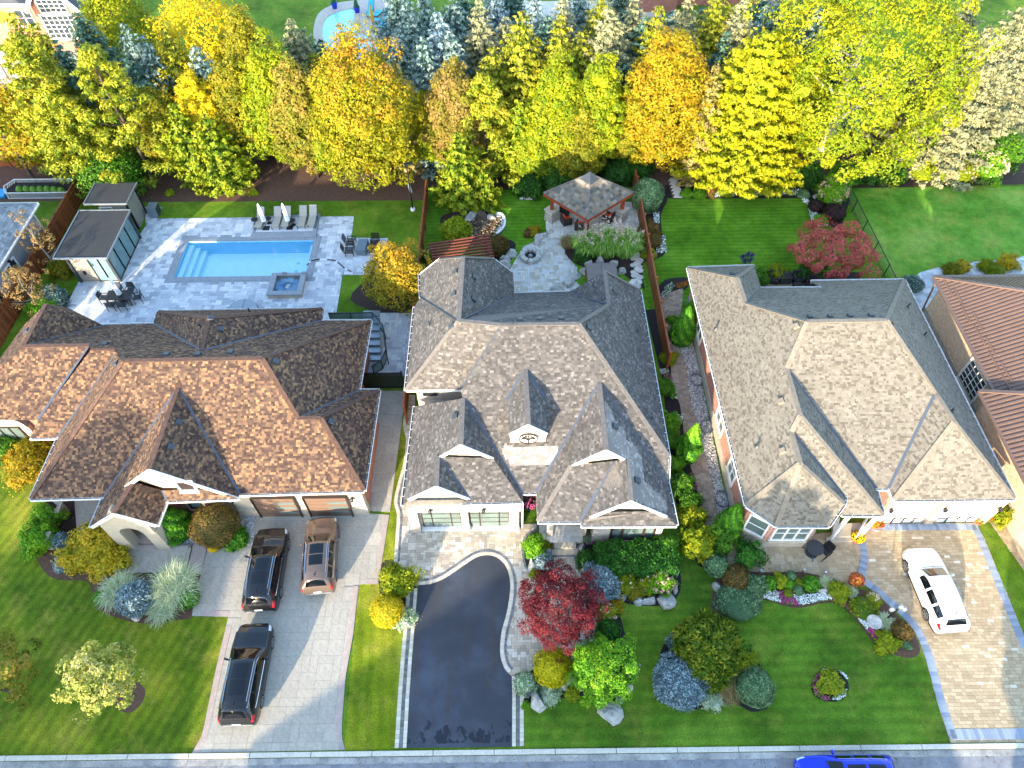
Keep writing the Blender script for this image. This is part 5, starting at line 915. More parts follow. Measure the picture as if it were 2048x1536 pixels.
for i in range(22): x = ga.x+(gb.x-ga.x)*(i+.5)/22; MB().box((x, ga.y, .92), (.1, .03, 1.75)).build('slat', M['black'], g)
for z in (.25, 1.7): MB().box(((ga.x+gb.x)/2, ga.y-.03, z), (gb.x-ga.x, .05, .08)).build('gate_rail', M['black'], g)
for x in (ga.x, gb.x): MB().box((x, ga.y, .95), (.1, .1, 1.9)).build('gate_post', M['black'], g)
def chain_fence(label, a, b, n, h=1.25):
    a = Vector((*a, 0)); b = Vector((*b, 0)); f = thing('chain_link_fence', label, 'fence', tuple(a)); MB().tube(a+EZ*h, b+EZ*h, .035, n=6).build('top_rail', M['black'], f)
    for i in range(n+1): p = a+(b-a)*(i/n); MB().tube(p, p+EZ*(h+.08), .04, n=6).build('fence_post', M['black'], f)
    mb = MB(); k = int((b-a).length/.16)
    for i in range(k):
        p, q = a+(b-a)*(i/k), a+(b-a)*(min(k, i+7)/k); mb.beam(p+EZ*.05, q+EZ*h, .008, .008); mb.beam(q+EZ*.05, p+EZ*h, .008, .008)
    mb.build('wire_mesh', M['black'], f, kind='stuff'); return f
chain_fence('black chain link fence with angled posts beside the red shrub on the right lawn', (28.75, 50), (28.95, 37.2), 5)
f = thing('picket_fence', 'low black iron fence along the grey brick house', 'fence', (-37.6, 30, 0)); mb = MB()
for i in range(60): MB().box((-37.6, 26.5+i*.16, .55), (.025, .025, 1.1)).build('picket', M['black'], f)
for z in (.15, 1.0): MB().box((-37.6, 31.3, z), (.03, 9.6, .04)).build('fence_rail', M['black'], f)
# lattice planter, upper left
lp = thing('lattice_planter', 'white lattice raised planter box under the pines', 'planter', (-39, 51.6, 0)); lo = [P(22, 387), P(145, 383), P(140, 370), P(38, 373)]; LX0, LX1 = P(25, 387).x, P(147, 383).x; LY0, LY1 = P(85, 397).y, P(85, 370).y
for (p, q) in (((LX0, LY0), (LX1, LY0)), ((LX0, LY1), (LX1, LY1)), ((LX0, LY0), (LX0-.5, (LY0+LY1)/2)), ((LX0-.5, (LY0+LY1)/2), (LX0, LY1)), ((LX1, LY0), (LX1+.4, (LY0+LY1)/2)), ((LX1+.4, (LY0+LY1)/2), (LX1, LY1))):
    p, q = Vector((*p, 0)), Vector((*q, 0)); L = (q-p).length; k = max(2, int(L/.2)); mb = MB().beam(p+EZ*.62, q+EZ*.62, .06, .06).beam(p+EZ*.05, q+EZ*.05, .05, .06)
    for i in range(k): s0 = p+(q-p)*(i/k); mb.beam(s0+EZ*.05, s0+(q-p)*(min(2, k-i)/k)+EZ*.6, .05, .012); mb.beam(s0+(q-p)*(min(2, k-i)/k)+EZ*.05, s0+EZ*.6, .05, .012)
    mb.build('lattice_panel', M['white'], lp)
MB().prism([(LX0, LY0+.1), (LX1, LY0+.1), (LX1+.3, (LY0+LY1)/2), (LX1, LY1-.1), (LX0, LY1-.1), (LX0-.4, (LY0+LY1)/2)], 0, .35).build('planter_soil', M['soil'], lp)
r_ = random.Random(4)
for i in range(7): px = 40+i*14; q_ = P(px, 379+r_.random()*3, .5); MB().lathe((q_.x, q_.y, .3), [(.12, 0), (.34, .25), (.2, .5), (.02, .62)], 7).build('vegetable_plant', M['plastic_leaf'], lp)
tp = tag(MB().box((P(5, 390).x-1.2, P(5, 390).y, .15), (3.4, 1.1, .3)).build('tarpaulin', mat('blue_tarpaulin', '1d8fc0', .6, .15, 2), bevel=.08), 'blue tarpaulin lying beside the lattice planter', 'tarpaulin')
# ================= gazebo
gz = thing('gazebo', 'open timber gazebo with square slate roof on stone piers', 'gazebo', (6.6, 49, 0)); ze = 2.75
c0, c1, c2 = P(1087, 386, ze), P(1176, 439, ze), P(1267, 385, ze); ap = P(1181, 362, 4.4); c3 = c0+c2-c1; c3.z = ze
gv_ = {'a': c0, 'b': c1, 'c': c2, 'd': Vector((ap.x, ap.y+(ap.y-c1.y), ze)), 't': Vector((ap.x, (c0.y+c2.y)/2+.0, 4.55))}
GR_ = Roof(gz, gv_, [['a', 'b', 't'], ['b', 'c', 't'], ['c', 'd', 't'], ['d', 'a', 't']], M['slate'], None, M['slate'], 71, row=.26, tab=(.22, .3, .38), base=M['cap_mid'])
GR_.line('hip_cap', [('a', 't'), ('b', 't'), ('c', 't'), ('d', 't')], M['cap_mid'], .14, .03, .05); GR_.line('eave_beam', [('a', 'b'), ('b', 'c'), ('c', 'd'), ('d', 'a')], M['timber_red'], .08, .2, -.16)
t = gv_['t']; MB().poly([t+Vector((-.85, 0, -.38)), t+Vector((0, -.9, -.38)), t+Vector((0, 0, .22))]).poly([t+Vector((0, -.9, -.38)), t+Vector((.85, 0, -.38)), t+Vector((0, 0, .22))]).poly([t+Vector((.85, 0, -.38)), t+Vector((0, .9, -.38)), t+Vector((0, 0, .22))]).poly([t+Vector((0, .9, -.38)), t+Vector((-.85, 0, -.38)), t+Vector((0, 0, .22))]).build('skylight_cap', M['charcoal'], gz)
for k_ in ('a', 'b', 'c', 'd'):
    e = gv_[k_]; p = Vector((t.x+(e.x-t.x)*.80, t.y+(e.y-t.y)*.80, 0))
    MB().box((p.x, p.y, 2.0), (.28, .28, 1.7)).build('timber_post', M['timber_red'], gz)
    if k_ != 'b': MB().box((p.x, p.y, .52), (.85, .85, 1.04), math.pi/4, (.88, .88)).build('stone_pier', M['stone_block'], gz); MB().box((p.x, p.y, 1.09), (.92, .92, .1), math.pi/4).build('pier_cap', M['limestone'], gz)
    q = p.lerp(Vector((t.x, t.y, 0)), .25); MB().beam((p.x, p.y, 2.0), (q.x, q.y, 2.7), .12, .12).build('brace', M['timber_red'], gz)
# pergola
pg = thing('pergola', 'small red-brown timber pergola behind the middle house', 'pergola', (-3.3, 42.2, 0)); zt = 2.5
for i in range(8):
    t = i/7; a = P(856+t*12, 489.5+t*37, zt); b = P(979+t*9, 470+t*43, zt); MB().beam(a, b, .08, .16).build('rafter', M['pergola'], pg)
for (A_, B_) in (((866, 490), (880, 534)), ((970, 472), (983, 515))):
    a, b = P(*A_, zt-.16), P(*B_, zt-.16); MB().beam(a, b, .14, .2).build('beam', M['pergola'], pg)
    for q in (a.lerp(b, .12), a.lerp(b, .88)): MB().box((q.x, q.y, zt/2-.1), (.16, .16, zt-.2)).build('post', M['pergola'], pg)
# ================= boulders and stones
def boulder(name, label, px, py, w, d, h, rz=0, m='boulder', group=None, seed=None):
    r = np.random.default_rng(seed if seed is not None else int(px*7+py)); p = P(px, py, h*.4); mb = MB(); n, k = 12, 6; ph = r.uniform(.78, 1.22, (k+1, n)); ca, sa = math.cos(rz), math.sin(rz)
    fac = [(r.normal(0, 1, 3), r.uniform(.45, .78)) for _ in range(15)]
    for j in range(k+1):
        v = j/k; el = -.35+v*(math.pi/2+.3)
        for i in range(n):
            a = 2*math.pi*i/n; q = np.array([math.cos(el)*math.cos(a), math.cos(el)*math.sin(a), max(-.3, math.sin(el))])
            for fn, fd in fac:
                u = fn/np.linalg.norm(fn); dd = q@u
                if dd > fd: q = q-u*(dd-fd)
            q = q*(1+(ph[j % k, i]-1)*.22); x, y, z = q[0]*w/2*1.35, q[1]*d/2*1.35, max(0, q[2])*h*1.35+.0
            mb.v.append((p.x+x*ca-y*sa, p.y+x*sa+y*ca, z-.02))
    for j in range(k):
        for i in range(n): mb.f.append((j*n+i, j*n+(i+1) % n, (j+1)*n+(i+1) % n, (j+1)*n+i))
    mb.f.append(tuple(k*n+i for i in range(n))); return tag(mb.build(name, M[m]), label, 'boulder', group)
for a in [(1037, 1262, 0, 0, 0, '')][:0]: pass
BL = [(1074, 1404, .95, 1.1, .55, .3, 'large pale boulder beside the variegated shrub at the asphalt edge'), (1132, 1365, .85, .9, .5, .2, 'pale boulder between the yellow bush and the green round tree'), (1158, 1372, .5, .8, .4, .5, 'narrow pale boulder tucked under the left of the green round tree'),
    (1218, 1420, 1.25, 1.1, .6, -.4, 'large angular pale boulder below the green round tree'), (1257, 1375, .5, .6, .35, .8, 'small pale boulder at the right of the green round tree'), (1240, 1196, .75, .7, .4, .1, 'leftmost pale boulder of the row under the flowering bed'), (1279, 1199, .62, .5, .4, .2, 'second pale boulder of the row under the flowering bed'), (1300, 1200, .8, .6, .45, 0, 'third pale boulder of the row under the flowering bed'),
    (1331, 1199, 1.05, .9, .45, .3, 'wide pale slab boulder at the corner of the flowering bed'), (1350, 1172, .42, .95, .4, .1, 'upright pale boulder right of the pink hydrangea'), (1350, 1140, .55, 1.0, .45, .3, 'pale boulder at the right end of the dark hedge'), (1065, 1135, .45, 1.2, .4, .3, 'long pale boulder beside the curved sett border'), (1092, 1098, .5, .9, .35, .1, 'pale boulder left of the entry steps'), (1163, 1095, .45, .7, .3, 0, 'pale boulder right of the entry steps'),
    (1435, 1172, .7, .65, .4, .1, 'square grey boulder left of the juniper mound'), (1645, 1182, .55, .5, .35, .3, 'white boulder among the flowers beside the grass tuft'), (1553, 1188, .35, .35, .25, .3, 'small pink-grey stone among the flowers'), (1708, 1168, .5, .45, .3, .1, 'grey rock under the orange flower pot'),
    (1082, 473, .95, .75, .5, .3, 'upper boulder of the pair beside the patio neck'), (1074, 485, .8, .65, .5, .1, 'lower boulder of the pair beside the patio neck'), (1098, 463, .9, .5, .3, .4, 'flat grey boulder between lawn and gazebo floor'), (1022, 504, 1.0, .8, .55, .3, 'topmost boulder of the three beside the fire pit'), (1008, 516, .9, .75, .5, .1, 'middle boulder of the three beside the fire pit'), (1008, 530, .85, .7, .5, .1, 'lowest boulder of the three beside the fire pit'),
    (1176, 527, .7, .6, .5, .2, 'boulder at the left end of the hot tub wall'), (1200, 522, .9, .5, .5, 0, 'boulder behind the covered hot tub under the grass'), (1230, 526, .8, .6, .5, .1, 'boulder behind the right corner of the covered hot tub'), (1243, 540, .75, .9, .5, 0, 'large boulder right of the covered hot tub'), (1167, 540, .6, .9, .45, .1, 'boulder left of the covered hot tub'), (1148, 551, 1.1, .7, .45, .5, 'upper boulder of the low wall beside the rear patio'), (1137, 567, .9, .7, .45, .3, 'middle boulder of the low wall beside the rear patio'), (1118, 577, 1.2, .6, .4, .2, 'lower boulder of the low wall beside the rear patio'),
    (944, 430, 1.5, .8, .6, .5, 'long grey boulder arching over the garden pond'), (985, 433, .8, .6, .4, .2, 'grey boulder on the right rim of the garden pond'), (1060, 392, 1.6, .6, .35, .1, 'flat grey rock under the trees behind the lawn'), (1633, 391, .8, .5, .35, .6, 'grey boulder beside the pink hydrangea on the rear lawn'), (274, 1233, .55, .4, .2, .1, 'small white stone under the blue globe spruce')]
for px, py, w_, d_, h_, rz, lb in BL: boulder('boulder', lb, px, py, w_, d_, h_, rz)
for px, py, w_, h_, lb in ((966, 432, 1.0, .75, 'dark brown waterfall rock at the back of the pond'), (955, 448, .8, .5, 'dark brown rock at the left of the pond'), (968, 455, .7, .4, 'low dark rock in the middle of the pond')): boulder('boulder', lb, px, py, w_, w_*.7, h_, .2, 'boulder_dark')
def scatter_stones(name, poly, n, s0, s1, m, z, seed, parent=None):
    r = np.random.default_rng(seed); xs = [p[0] for p in poly]; ys = [p[1] for p in poly]; X = r.uniform(min(xs), max(xs), n*3); Y = r.uniform(min(ys), max(ys), n*3); k = np.nonzero(inside(poly, X, Y))[0][:n]; X, Y = X[k], Y[k]; n = len(X)
    if not n: return
    S = r.uniform(s0, s1, n); A = r.uniform(0, 6.28, n); base = np.array([(-1, -.6, 0), (.9, -.8, 0), (1, .7, 0), (-.8, .8, 0), (-.5, -.3, .7), (.5, -.4, .75), (.5, .4, .7), (-.4, .45, .72)])
    V = base[None]*S[:, None, None]*.5; ca, sa = np.cos(A)[:, None], np.sin(A)[:, None]; Q = np.stack([V[:, :, 0]*ca-V[:, :, 1]*sa+X[:, None], V[:, :, 0]*sa+V[:, :, 1]*ca+Y[:, None], V[:, :, 2]+z], 2).reshape(-1, 3)
    f = np.array([(4, 5, 6, 7), (0, 1, 5, 4), (1, 2, 6, 5), (2, 3, 7, 6), (3, 0, 4, 7)]); F = (f[None]+(np.arange(n)*8)[:, None, None]).reshape(-1, 4)
    return link(name, fastmesh(name, Q, F, M[m], np.repeat(r.random(n), 5)), parent, 'stuff')
RVB = G2([(1356, 677), (1363, 706), (1375, 732), (1376, 768), (1387, 820), (1402, 859), (1408, 898), (1418, 937), (1428, 980), (1435, 1020), (1443, 1066), (1468, 1060), (1440, 950), (1410, 800), (1390, 705), (1378, 665)])
sheet('river_stone_bed', RVB, .013, M['joint']); scatter_stones('river_pebbles', RVB, 4200, .06, .16, 'pebble', .02, 1)
scatter_stones('white_pebbles', G2([(345, 1088), (505, 1091), (512, 1032), (480, 1031), (345, 1020)]), 2600, .05, .12, 'gravel', .02, 2); scatter_stones('side_pebbles', G2([(818, 627), (829, 627), (816, 752), (804, 752)]), 1500, .06, .13, 'gravel', .025, 3)
scatter_stones('pond_pebbles', G2(smooth([(930, 448), (950, 436), (985, 428), (1008, 440), (1005, 455), (985, 472), (955, 478), (935, 465)], 2, True)), 900, .1, .28, 'pebble_brown', .03, 4)
scatter_stones('white_pebbles', G2([(985, 428), (1000, 426), (1010, 442), (1006, 458), (975, 484), (970, 478), (1000, 455), (1003, 442), (992, 432)]), 500, .1, .2, 'gravel', .05, 5)
pe = G2(smooth([(990, 427), (1004, 430), (1010, 443), (1006, 457), (990, 471), (968, 486)], 4)); ed = thing('pond_edging', 'white concrete edging curving round the garden pond', 'edging', (*pe[0], 0)); mb = MB(); [mb.beam((*p, .06), (*q, .06), .16, .16) for p, q in zip(pe[:-1], pe[1:])]; mb.build('edge_strip', M['white'], ed)
# flagstones right of the covered tub
fs = sheet('flagstone_path', G2([(1248, 550), (1250, 505), (1285, 470), (1286, 560), (1290, 580)]), .012, M['soil']); rr = random.Random(3)
for i in range(26):
    px, py = 1258+rr.random()*24, 508+i*2.6; p = P(px, py); k = 6; s_ = rr.uniform(.2, .36); a0 = rr.random()*6; MB().prism([(p.x+s_*rr.uniform(.8, 1.1)*math.cos(a0+2*math.pi*t/k), p.y+s_*rr.uniform(.8, 1.1)*math.sin(a0+2*math.pi*t/k)) for t in range(k)], .012, .05+.001*i).build('flagstone', M['flagstone'], fs, tint=rr.random())
fs = sheet('stepping_path', G2([(1335, 355), (1352, 352), (1368, 395), (1345, 398)]), .014, M['mulch_brown'])
for i in range(6): p = P(1346+i*2, 360+i*6.5); MB().prism([(p.x-.45, p.y-.2), (p.x+.35, p.y-.25), (p.x+.5, p.y+.1), (p.x-.2, p.y+.25)], .014, .06).build('flagstone', M['flagstone'], fs, tint=.3+.1*i)
# fire pit, covered tub, fountain stones
fpit = thing('fire_pit', 'round pale stone fire pit on the rear patio', 'fire pit', tuple(P(1061, 511)))
c = P(1061, 510, .3)
for i in range(10):
    a0, a1 = 2*math.pi*i/10+.03, 2*math.pi*(i+1)/10-.03; MB().prism([(c.x+.48*math.cos(a0), c.y+.48*math.sin(a0)), (c.x+.85*math.cos(a0), c.y+.85*math.sin(a0)), (c.x+.87*math.cos((a0+a1)/2), c.y+.87*math.sin((a0+a1)/2)), (c.x+.85*math.cos(a1), c.y+.85*math.sin(a1)), (c.x+.48*math.cos(a1), c.y+.48*math.sin(a1))], 0, .4).build('rim_stone', M['boulder'], fpit, bevel=.02)
MB().lathe((c.x, c.y, 0), [(.5, 0), (.47, .2)], 16).build('ash_bowl', M['soil'], fpit); MB().lathe((c.x, c.y, .2), [(.2, 0), (.14, .14), (.02, .18)], 8).build('burner', M['metal_grey'], fpit)
ht = [P(1176, 526, .9), P(1232, 528, .9), P(1236, 555, .9), P(1171, 565, .9)]; tub = thing('covered_hot_tub', 'hot tub under a folded brown cover beside the boulders', 'hot tub', tuple(P(1205, 555)))
TX0, TX1, TYa, TYb = (ht[0].x+ht[3].x)/2, (ht[1].x+ht[2].x)/2, ht[3].y-.1, ht[0].y; MB().box(((TX0+TX1)/2, (TYa+TYb)/2, .4), (TX1-TX0-.1, TYb-TYa-.1, .8)).build('tub_cabinet', M['pergola'], tub)
for s in (0, 1): MB().box((TX0+(TX1-TX0)*(.25+.5*s), (TYa+TYb)/2, .85), ((TX1-TX0)/2-.015, TYb-TYa, .1)).build('cover_half', M['cover'], tub, bevel=.02)
gl_ = thing('glass_stair_rail', 'black framed frosted glass railing round the side steps of the brown-roofed house', 'railing', tuple(P(760, 700))); zz = 1.6
for a, b in (((657, 626), (700, 626)), ((700, 626), (744, 625)), ((744, 625), (765, 650)), ((765, 650), (771, 700))):
    p, q = P(*a, zz), P(*b, zz); f = MB().beam(p, q, .06, .06).beam(p-EZ*.95, q-EZ*.95, .06, .06).beam(p-EZ*zz, p, .06, .06).beam(q-EZ*zz, q, .06, .06).build('rail_frame', M['black'], gl_); MB().poly([p-EZ*.9, q-EZ*.9, q-EZ*.05, p-EZ*.05]).build('glass_pane', M['glass_teal'], f)
for a, b in (((771, 700), (762, 722)), ((762, 722), (744, 732))):
    p, q = P(*a, .9), P(*b, .9); f = MB().beam(p, q, .06, .06).beam(p-EZ*.85, q-EZ*.85, .06, .06).beam(p-EZ*.9, p, .06, .06).beam(q-EZ*.9, q, .06, .06).build('rail_frame', M['black'], gl_); MB().poly([p-EZ*.8, q-EZ*.8, q-EZ*.05, p-EZ*.05]).build('glass_pane', M['glass_teal'], f)
for i in range(7): p = P(750, 640+i*8); MB().box((p.x, P(750, 650).y-i*.55, 1.2-.17*i), (1.2, .5, .17)).build('stair_tread', M['metal_grey'], gl_)
lp = thing('lamp_post', 'slim black lamp post on the pool lawn', 'lamp post', tuple(P(826, 420))); q = P(826, 420); zt = AtY(812, 326, q.y).z
MB().tube((q.x, q.y, .12), (q.x, q.y, zt), .06, .045).build('pole', M['black'], lp); MB().lathe((q.x, q.y, 0), [(.22, 0), (.2, .2), (.1, .22)], 12).build('footing', M['white'], lp); MB().box((q.x+.18, q.y-.1, zt), (.7, .34, .12), .3).build('lamp_head', M['black'], lp, bevel=.03)
q = P(822, 384); ck = thing('white_marker', 'white plastic cylinder leaning in the mulch by the lamp post', 'marker', tuple(q)); MB().tube((q.x, q.y, 0), (q.x-.15, q.y+.1, .9), .12, .12, 10).build('tube', M['white'], ck)
# covered barbecue on the pool deck (round half-lid behind the brown roof)
q = P(483, 618, .9); cv = thing('fire_table_cover', 'round grey cover split in two halves on the pool deck behind the brown roof', 'table cover', (q.x, q.y, 0)); MB().lathe((q.x, q.y, 0), [(1.15, 0), (1.17, .7), (1.1, .82)], 28).build('cover', M['metal_grey'], cv); MB().box((q.x, q.y, .825), (.02, 2.2, .02)).build('cover_seam', M['charcoal'], cv)
# neighbour's kidney pool at the top
kp = thing('kidney_pool', 'pale blue kidney shaped pool beyond the trees at the top', 'swimming pool', tuple(P(690, 60)))
KP = G2(smooth([(641, 78), (640, 55), (648, 36), (668, 24), (690, 17), (708, 16), (714, 25), (712, 50), (718, 62), (738, 70), (755, 80), (762, 95), (745, 130), (700, 130), (650, 100)], 4, True), .05); KO = G2(smooth([(628, 78), (628, 52), (638, 26), (665, 10), (700, 2), (775, 2), (800, 40), (800, 120), (740, 150), (690, 150), (640, 110)], 4, True))
sheet('pool_terrace', KO, .02, mat('terrace_concrete', 'b3aa9e', .85, .12, 2, fine=20)); mb = MB(); n = len(KP)
for i in range(n): mb.beam((*KP[i], .05), (*KP[(i+1) % n], .05), .55, .08)
mb.build('pool_rim', M['limestone'], kp); MB().prism(KP, .02, .035).build('water_surface', water('kidney_pool_water', '8fcfe4'), kp)
# ================= vehicles
def paint(name, col, metal=.3, var=0): m, n, b, L = _new(name); b.inputs['Base Color'].default_value = C(col); b.inputs['Metallic'].default_value = metal; b.inputs['Roughness'].default_value = .32; b.inputs['Specular IOR Level'].default_value = .3; b.inputs['Coat Weight'].default_value = .6; b.inputs['Coat Roughness'].default_value = .03; return m
M['p_black'] = paint('black_paint', '090a0e', 0); M['p_brown'] = paint('bronze_paint', '6e5d52', .55); M['p_white'] = paint('white_paint', 'e8e8e6', 0); M['p_blue'] = paint('blue_paint', '0f2fc0', .3); M['red_lens'] = mat('red_lens', 'b01018', .2, 0, coat=1); M['clear_lens'] = mat('clear_lens', 'c9ccd0', .12, 0, coat=1); M['tyre'] = mat('tyre_rubber', '15151a', .85, .1, 6); M['rim'] = mat('alloy_rim', 'a9adb2', .3, 0, metal=.9); M['plate'] = mat('licence_plate', 'd8d8d0', .5, .1, 20)
SUV = [(0, .42, .66, .70, .58, .64, .60, .40), (.06, .34, .74, .80, .74, .80, .75, .50), (.22, .28, .86, .94, .88, .92, .85, .62), (.6, .25, .97, 1.05, .94, .97, .90, .70), (1.1, .24, 1.02, 1.12, .95, .99, .92, .72), (1.4, .24, 1.05, 1.17, .95, .99, .93, .74), (1.5, .24, 1.06, 1.23, .95, .99, .93, .74), (2.12, .24, 1.06, 1.64, .95, .99, .93, .62), (2.3, .24, 1.06, 1.69, .95, .99, .93, .61), (3.2, .24, 1.07, 1.73, .95, .99, .93, .61), (4.1, .25, 1.08, 1.69, .95, .98, .92, .59), (4.55, .27, 1.10, 1.61, .94, .98, .90, .56), (4.62, .28, 1.10, 1.56, .93, .97, .89, .58), (4.84, .32, 1.08, 1.16, .90, .95, .87, .70), (4.90, .34, 1.02, 1.08, .88, .93, .85, .68), (4.97, .40, .84, .92, .84, .88, .80, .60), (5.0, .45, .72, .78, .78, .82, .74, .50)]
def car(name, label, front, rear, side, pm, L=4.95, H=1.0, W=1.0, rails=True, roof=(2.35, 3.85), glass_roof=True, slope=0.0, wb=(.93, 3.86), plate=True):
    T_ = np.array(SUV); sx = L/5.0; xs = np.linspace(0, 5, 84); K = np.stack([np.interp(xs, T_[:, 0], T_[:, i]) for i in range(1, 8)], 1)
    for _ in range(1): K[1:-1] = K[1:-1]*.5+(K[:-2]+K[2:])*.25
    K[:, :3] = np.where(K[:, :3] > .5, .5+(K[:, :3]-.5)*H, K[:, :3]); K[:, 3:] *= W
    if slope: K[:, 2] -= slope*np.clip((xs-3.0)/1.6, 0, 1)**2*np.clip((4.9-xs)/.4, 0, 1)
    NV = (5, 5, 6, 9); rows_ = []
    for zs, zb, zc, ws, wm, wb_, wr in K:
        zm = zs+(zb-zs)*.55; e = .035+.05*min(1, max(0, (zc-1.25)/.3)); pts = []
        for i in range(NV[0]): t = i/NV[0]; pts.append((ws+(wm-ws)*math.sin(t*math.pi/2), zs+(zm-zs)*t))
        for i in range(NV[1]): t = i/NV[1]; pts.append((wm+(wb_-wm)*(1-math.cos(t*math.pi/2)), zm+(zb-zm)*t))
        for i in range(NV[2]): t = i/NV[2]; b_ = math.sin(t*math.pi)*.02; pts.append((wb_+(wr-wb_)*t+b_, zb+(zc-e-zb)*t+b_))
        for i in range(NV[3]+1): t = i/NV[3]; pts.append((wr*(1-t), zc-e+(e+.02)*(1-(1-t)**2.2)))
        rows_.append(pts)
    A = np.array(rows_); nu, nv = A.shape[:2]; Y = L/2-xs*sx
    contact = [Vector(P(*front)), Vector(P(*rear))]; d = (contact[0]-contact[1]).normalized(); rz = math.atan2(d.y, d.x)-math.pi/2; nrm = Vector((d.y, -d.x, 0)); mid = (contact[0]+contact[1])/2
    base = mid-nrm*(side*.96*W)-d*((L/2-(wb[0]+wb[1])/2*sx)); o = local(thing(name, label, 'car', (base.x, base.y, .022), rz))
    reg = {}; wx = [q*sx for q in wb]; o0, o1, o2 = NV[0], NV[0]+NV[1], NV[0]+NV[1]+NV[2]
    for i in range(nu-1):
        xc = (xs[i]+xs[i+1])/2
        for j in range(nv-1):
            z = A[i:i+2, j:j+2, 1].mean()
            for s in (-1, 1):
                k = ('body', 'p')
                if j < o1 and any((xc*sx-q)**2+(z-.36)**2 < .40**2 for q in wx): continue
                if j >= o2 and 1.5 < xc < 2.12 and not (j == o2): k = ('windshield', 'g')
                elif j >= o2 and 4.6 < xc < 4.84 and j > o2: k = ('rear_window', 'g')
                elif glass_roof and j >= o2+3 and roof[0] < xc < roof[1] and not abs(xc-(roof[0]+roof[1])/2) < .04: k = ('sunroof', 'g')
                elif o1 < j < o2-1 and 1.95 < xc < 4.42 and not any(abs(xc-q) < .055 for q in (2.78, 3.66)): k = ('side_window%d%d' % (s, 0 if xc < 2.78 else 1 if xc < 3.66 else 2), 'g')
                elif j in range(o1-2, o1+2) and xc > 4.66 and xc < 4.95: k = ('tail_light%d' % s, 'r')
                elif j in range(o1-2, o1+2) and .1 < xc < .5: k = ('headlight%d' % s, 'c')
                elif j < 2: k = ('sill', 'k')
                reg.setdefault(k, []).append((i, j, s))
    mm = {'p': pm, 'g': M['glass_car'], 'r': M['red_lens'], 'c': M['clear_lens'], 'k': M['black']}
    for (nm, mk), cells in reg.items():
        mb = MB(); ix = {}
        def vid(i, j, s):
            k = (i, j, s if j < nv-1 else 1)
            if k not in ix: ix[k] = len(mb.v); mb.v.append((A[i, j, 0]*s, Y[i], A[i, j, 1]))
            return ix[k]
        for i, j, s in cells: f = (vid(i, j, s), vid(i, j+1, s), vid(i+1, j+1, s), vid(i+1, j, s)); mb.f.append(f if s < 0 else f[::-1])
        mb.build(nm.rstrip('-0123456789') if nm not in ('body',) else nm, mm[mk], o, smooth=True)
    for r_, nm in ((0, 'front_fascia'), (nu-1, 'rear_bumper')):
        mb = MB(); pts = [(A[r_, j, 0], Y[r_], A[r_, j, 1]) for j in range(nv)]+[(-A[r_, j, 0], Y[r_], A[r_, j, 1]) for j in range(nv-2, -1, -1)]; mb.poly(pts if r_ else pts[::-1]).build(nm, pm, o)
    MB().box((0, 0, .3), (1.7*W, L-.5, .2)).build('underbody', M['black'], o)
    for s in (-1, 1):
        for q in wx:
            y = L/2-q; w = MB().lathe((0, 0, 0), [(.2, -.11), (.345, -.1), (.362, -.06), (.362, .06), (.345, .1), (.2, .11)], 22); w.v = [(s*(.86*W)+z*1.0, y+a, .362+b) for a, b, z in w.v]; wo = w.build('wheel', M['tyre'], o, smooth=False)
            rm = MB(); cx = s*(.86*W+.105)
            for kk in range(5):
                t = 2*math.pi*kk/5+.3; rm.beam((cx, y, .362), (cx, y+.235*math.cos(t), .362+.235*math.sin(t)), .09, .03, up=(1, 0, 0))
            for kk in range(18):
                t0, t1 = 2*math.pi*kk/18, 2*math.pi*(kk+1)/18; rm.beam((cx, y+.235*math.cos(t0), .362+.235*math.sin(t0)), (cx, y+.235*math.cos(t1), .362+.235*math.sin(t1)), .04, .035, up=(1, 0, 0))
            rm.build('rim', M['rim'], wo)
            MB().box((s*.66*W, y, .5), (.3, .82, .5)).build('wheel_well', M['black'], o)
        MB().box((s*(1.07*W), L/2-1.95*sx, 1.12*H), (.2, .1, .14), s*.25).box((s*(.97*W), L/2-1.95*sx, 1.06*H), (.12, .06, .05)).build('mirror', pm, o, bevel=.02)
        if rails:
            i0, i1 = int(84*2.25/5), int(84*4.3/5); MB().path([(s*(A[i, o2, 0]+.0), Y[i], A[i, o2, 1]+.055) for i in range(i0, i1, 4)], .022).build('roof_rail', M['chrome'], o)
        ii = [i for i in range(nu) if 1.9 < xs[i] < 4.45]; MB().path([(s*(A[i, o1, 0]+.008), Y[i], A[i, o1, 1]) for i in ii[::4]]+[(s*(A[ii[-1], o2, 0]+.03), Y[ii[-1]], A[ii[-1], o2, 1]-.03)]+[(s*(A[i, o2-1, 0]+.012), Y[i], A[i, o2-1, 1]) for i in ii[::-4]], .014, 5).build('window_trim', M['chrome'], o)
        MB().path([(s*(A[i, 8, 0]+.004), Y[i], A[i, 8, 1]-.05) for i in range(20, 66, 6)], .01, 4).build('body_crease', pm, o)
    if plate: MB().box((0, -L/2-.0, .74), (.42, .03, .13)).build('licence_plate', M['plate'], o)
    MB().box((0, -L/2+.04, .50), (1.5*W, .1, .12)).build('bumper_trim', M['metal_grey'], o, bevel=.02)
    i_ = int(84*4.25/5); MB().box((0, Y[i_], A[i_, nv-1, 1]+.03), (.035, .12, .07)).build('roof_antenna', M['black'], o)
    i_ = int(84*1.46/5); MB().beam((-.5, Y[i_]+.02, A[i_, nv-3, 1]+.02), (.15, Y[i_]+.05, A[i_, nv-2, 1]+.02), .02, .02).beam((.1, Y[i_]+.02, A[i_, nv-3, 1]+.015), (.65, Y[i_]+.0, A[i_, nv-5, 1]+.02), .02, .02).build('wiper', M['black'], o)
    return o
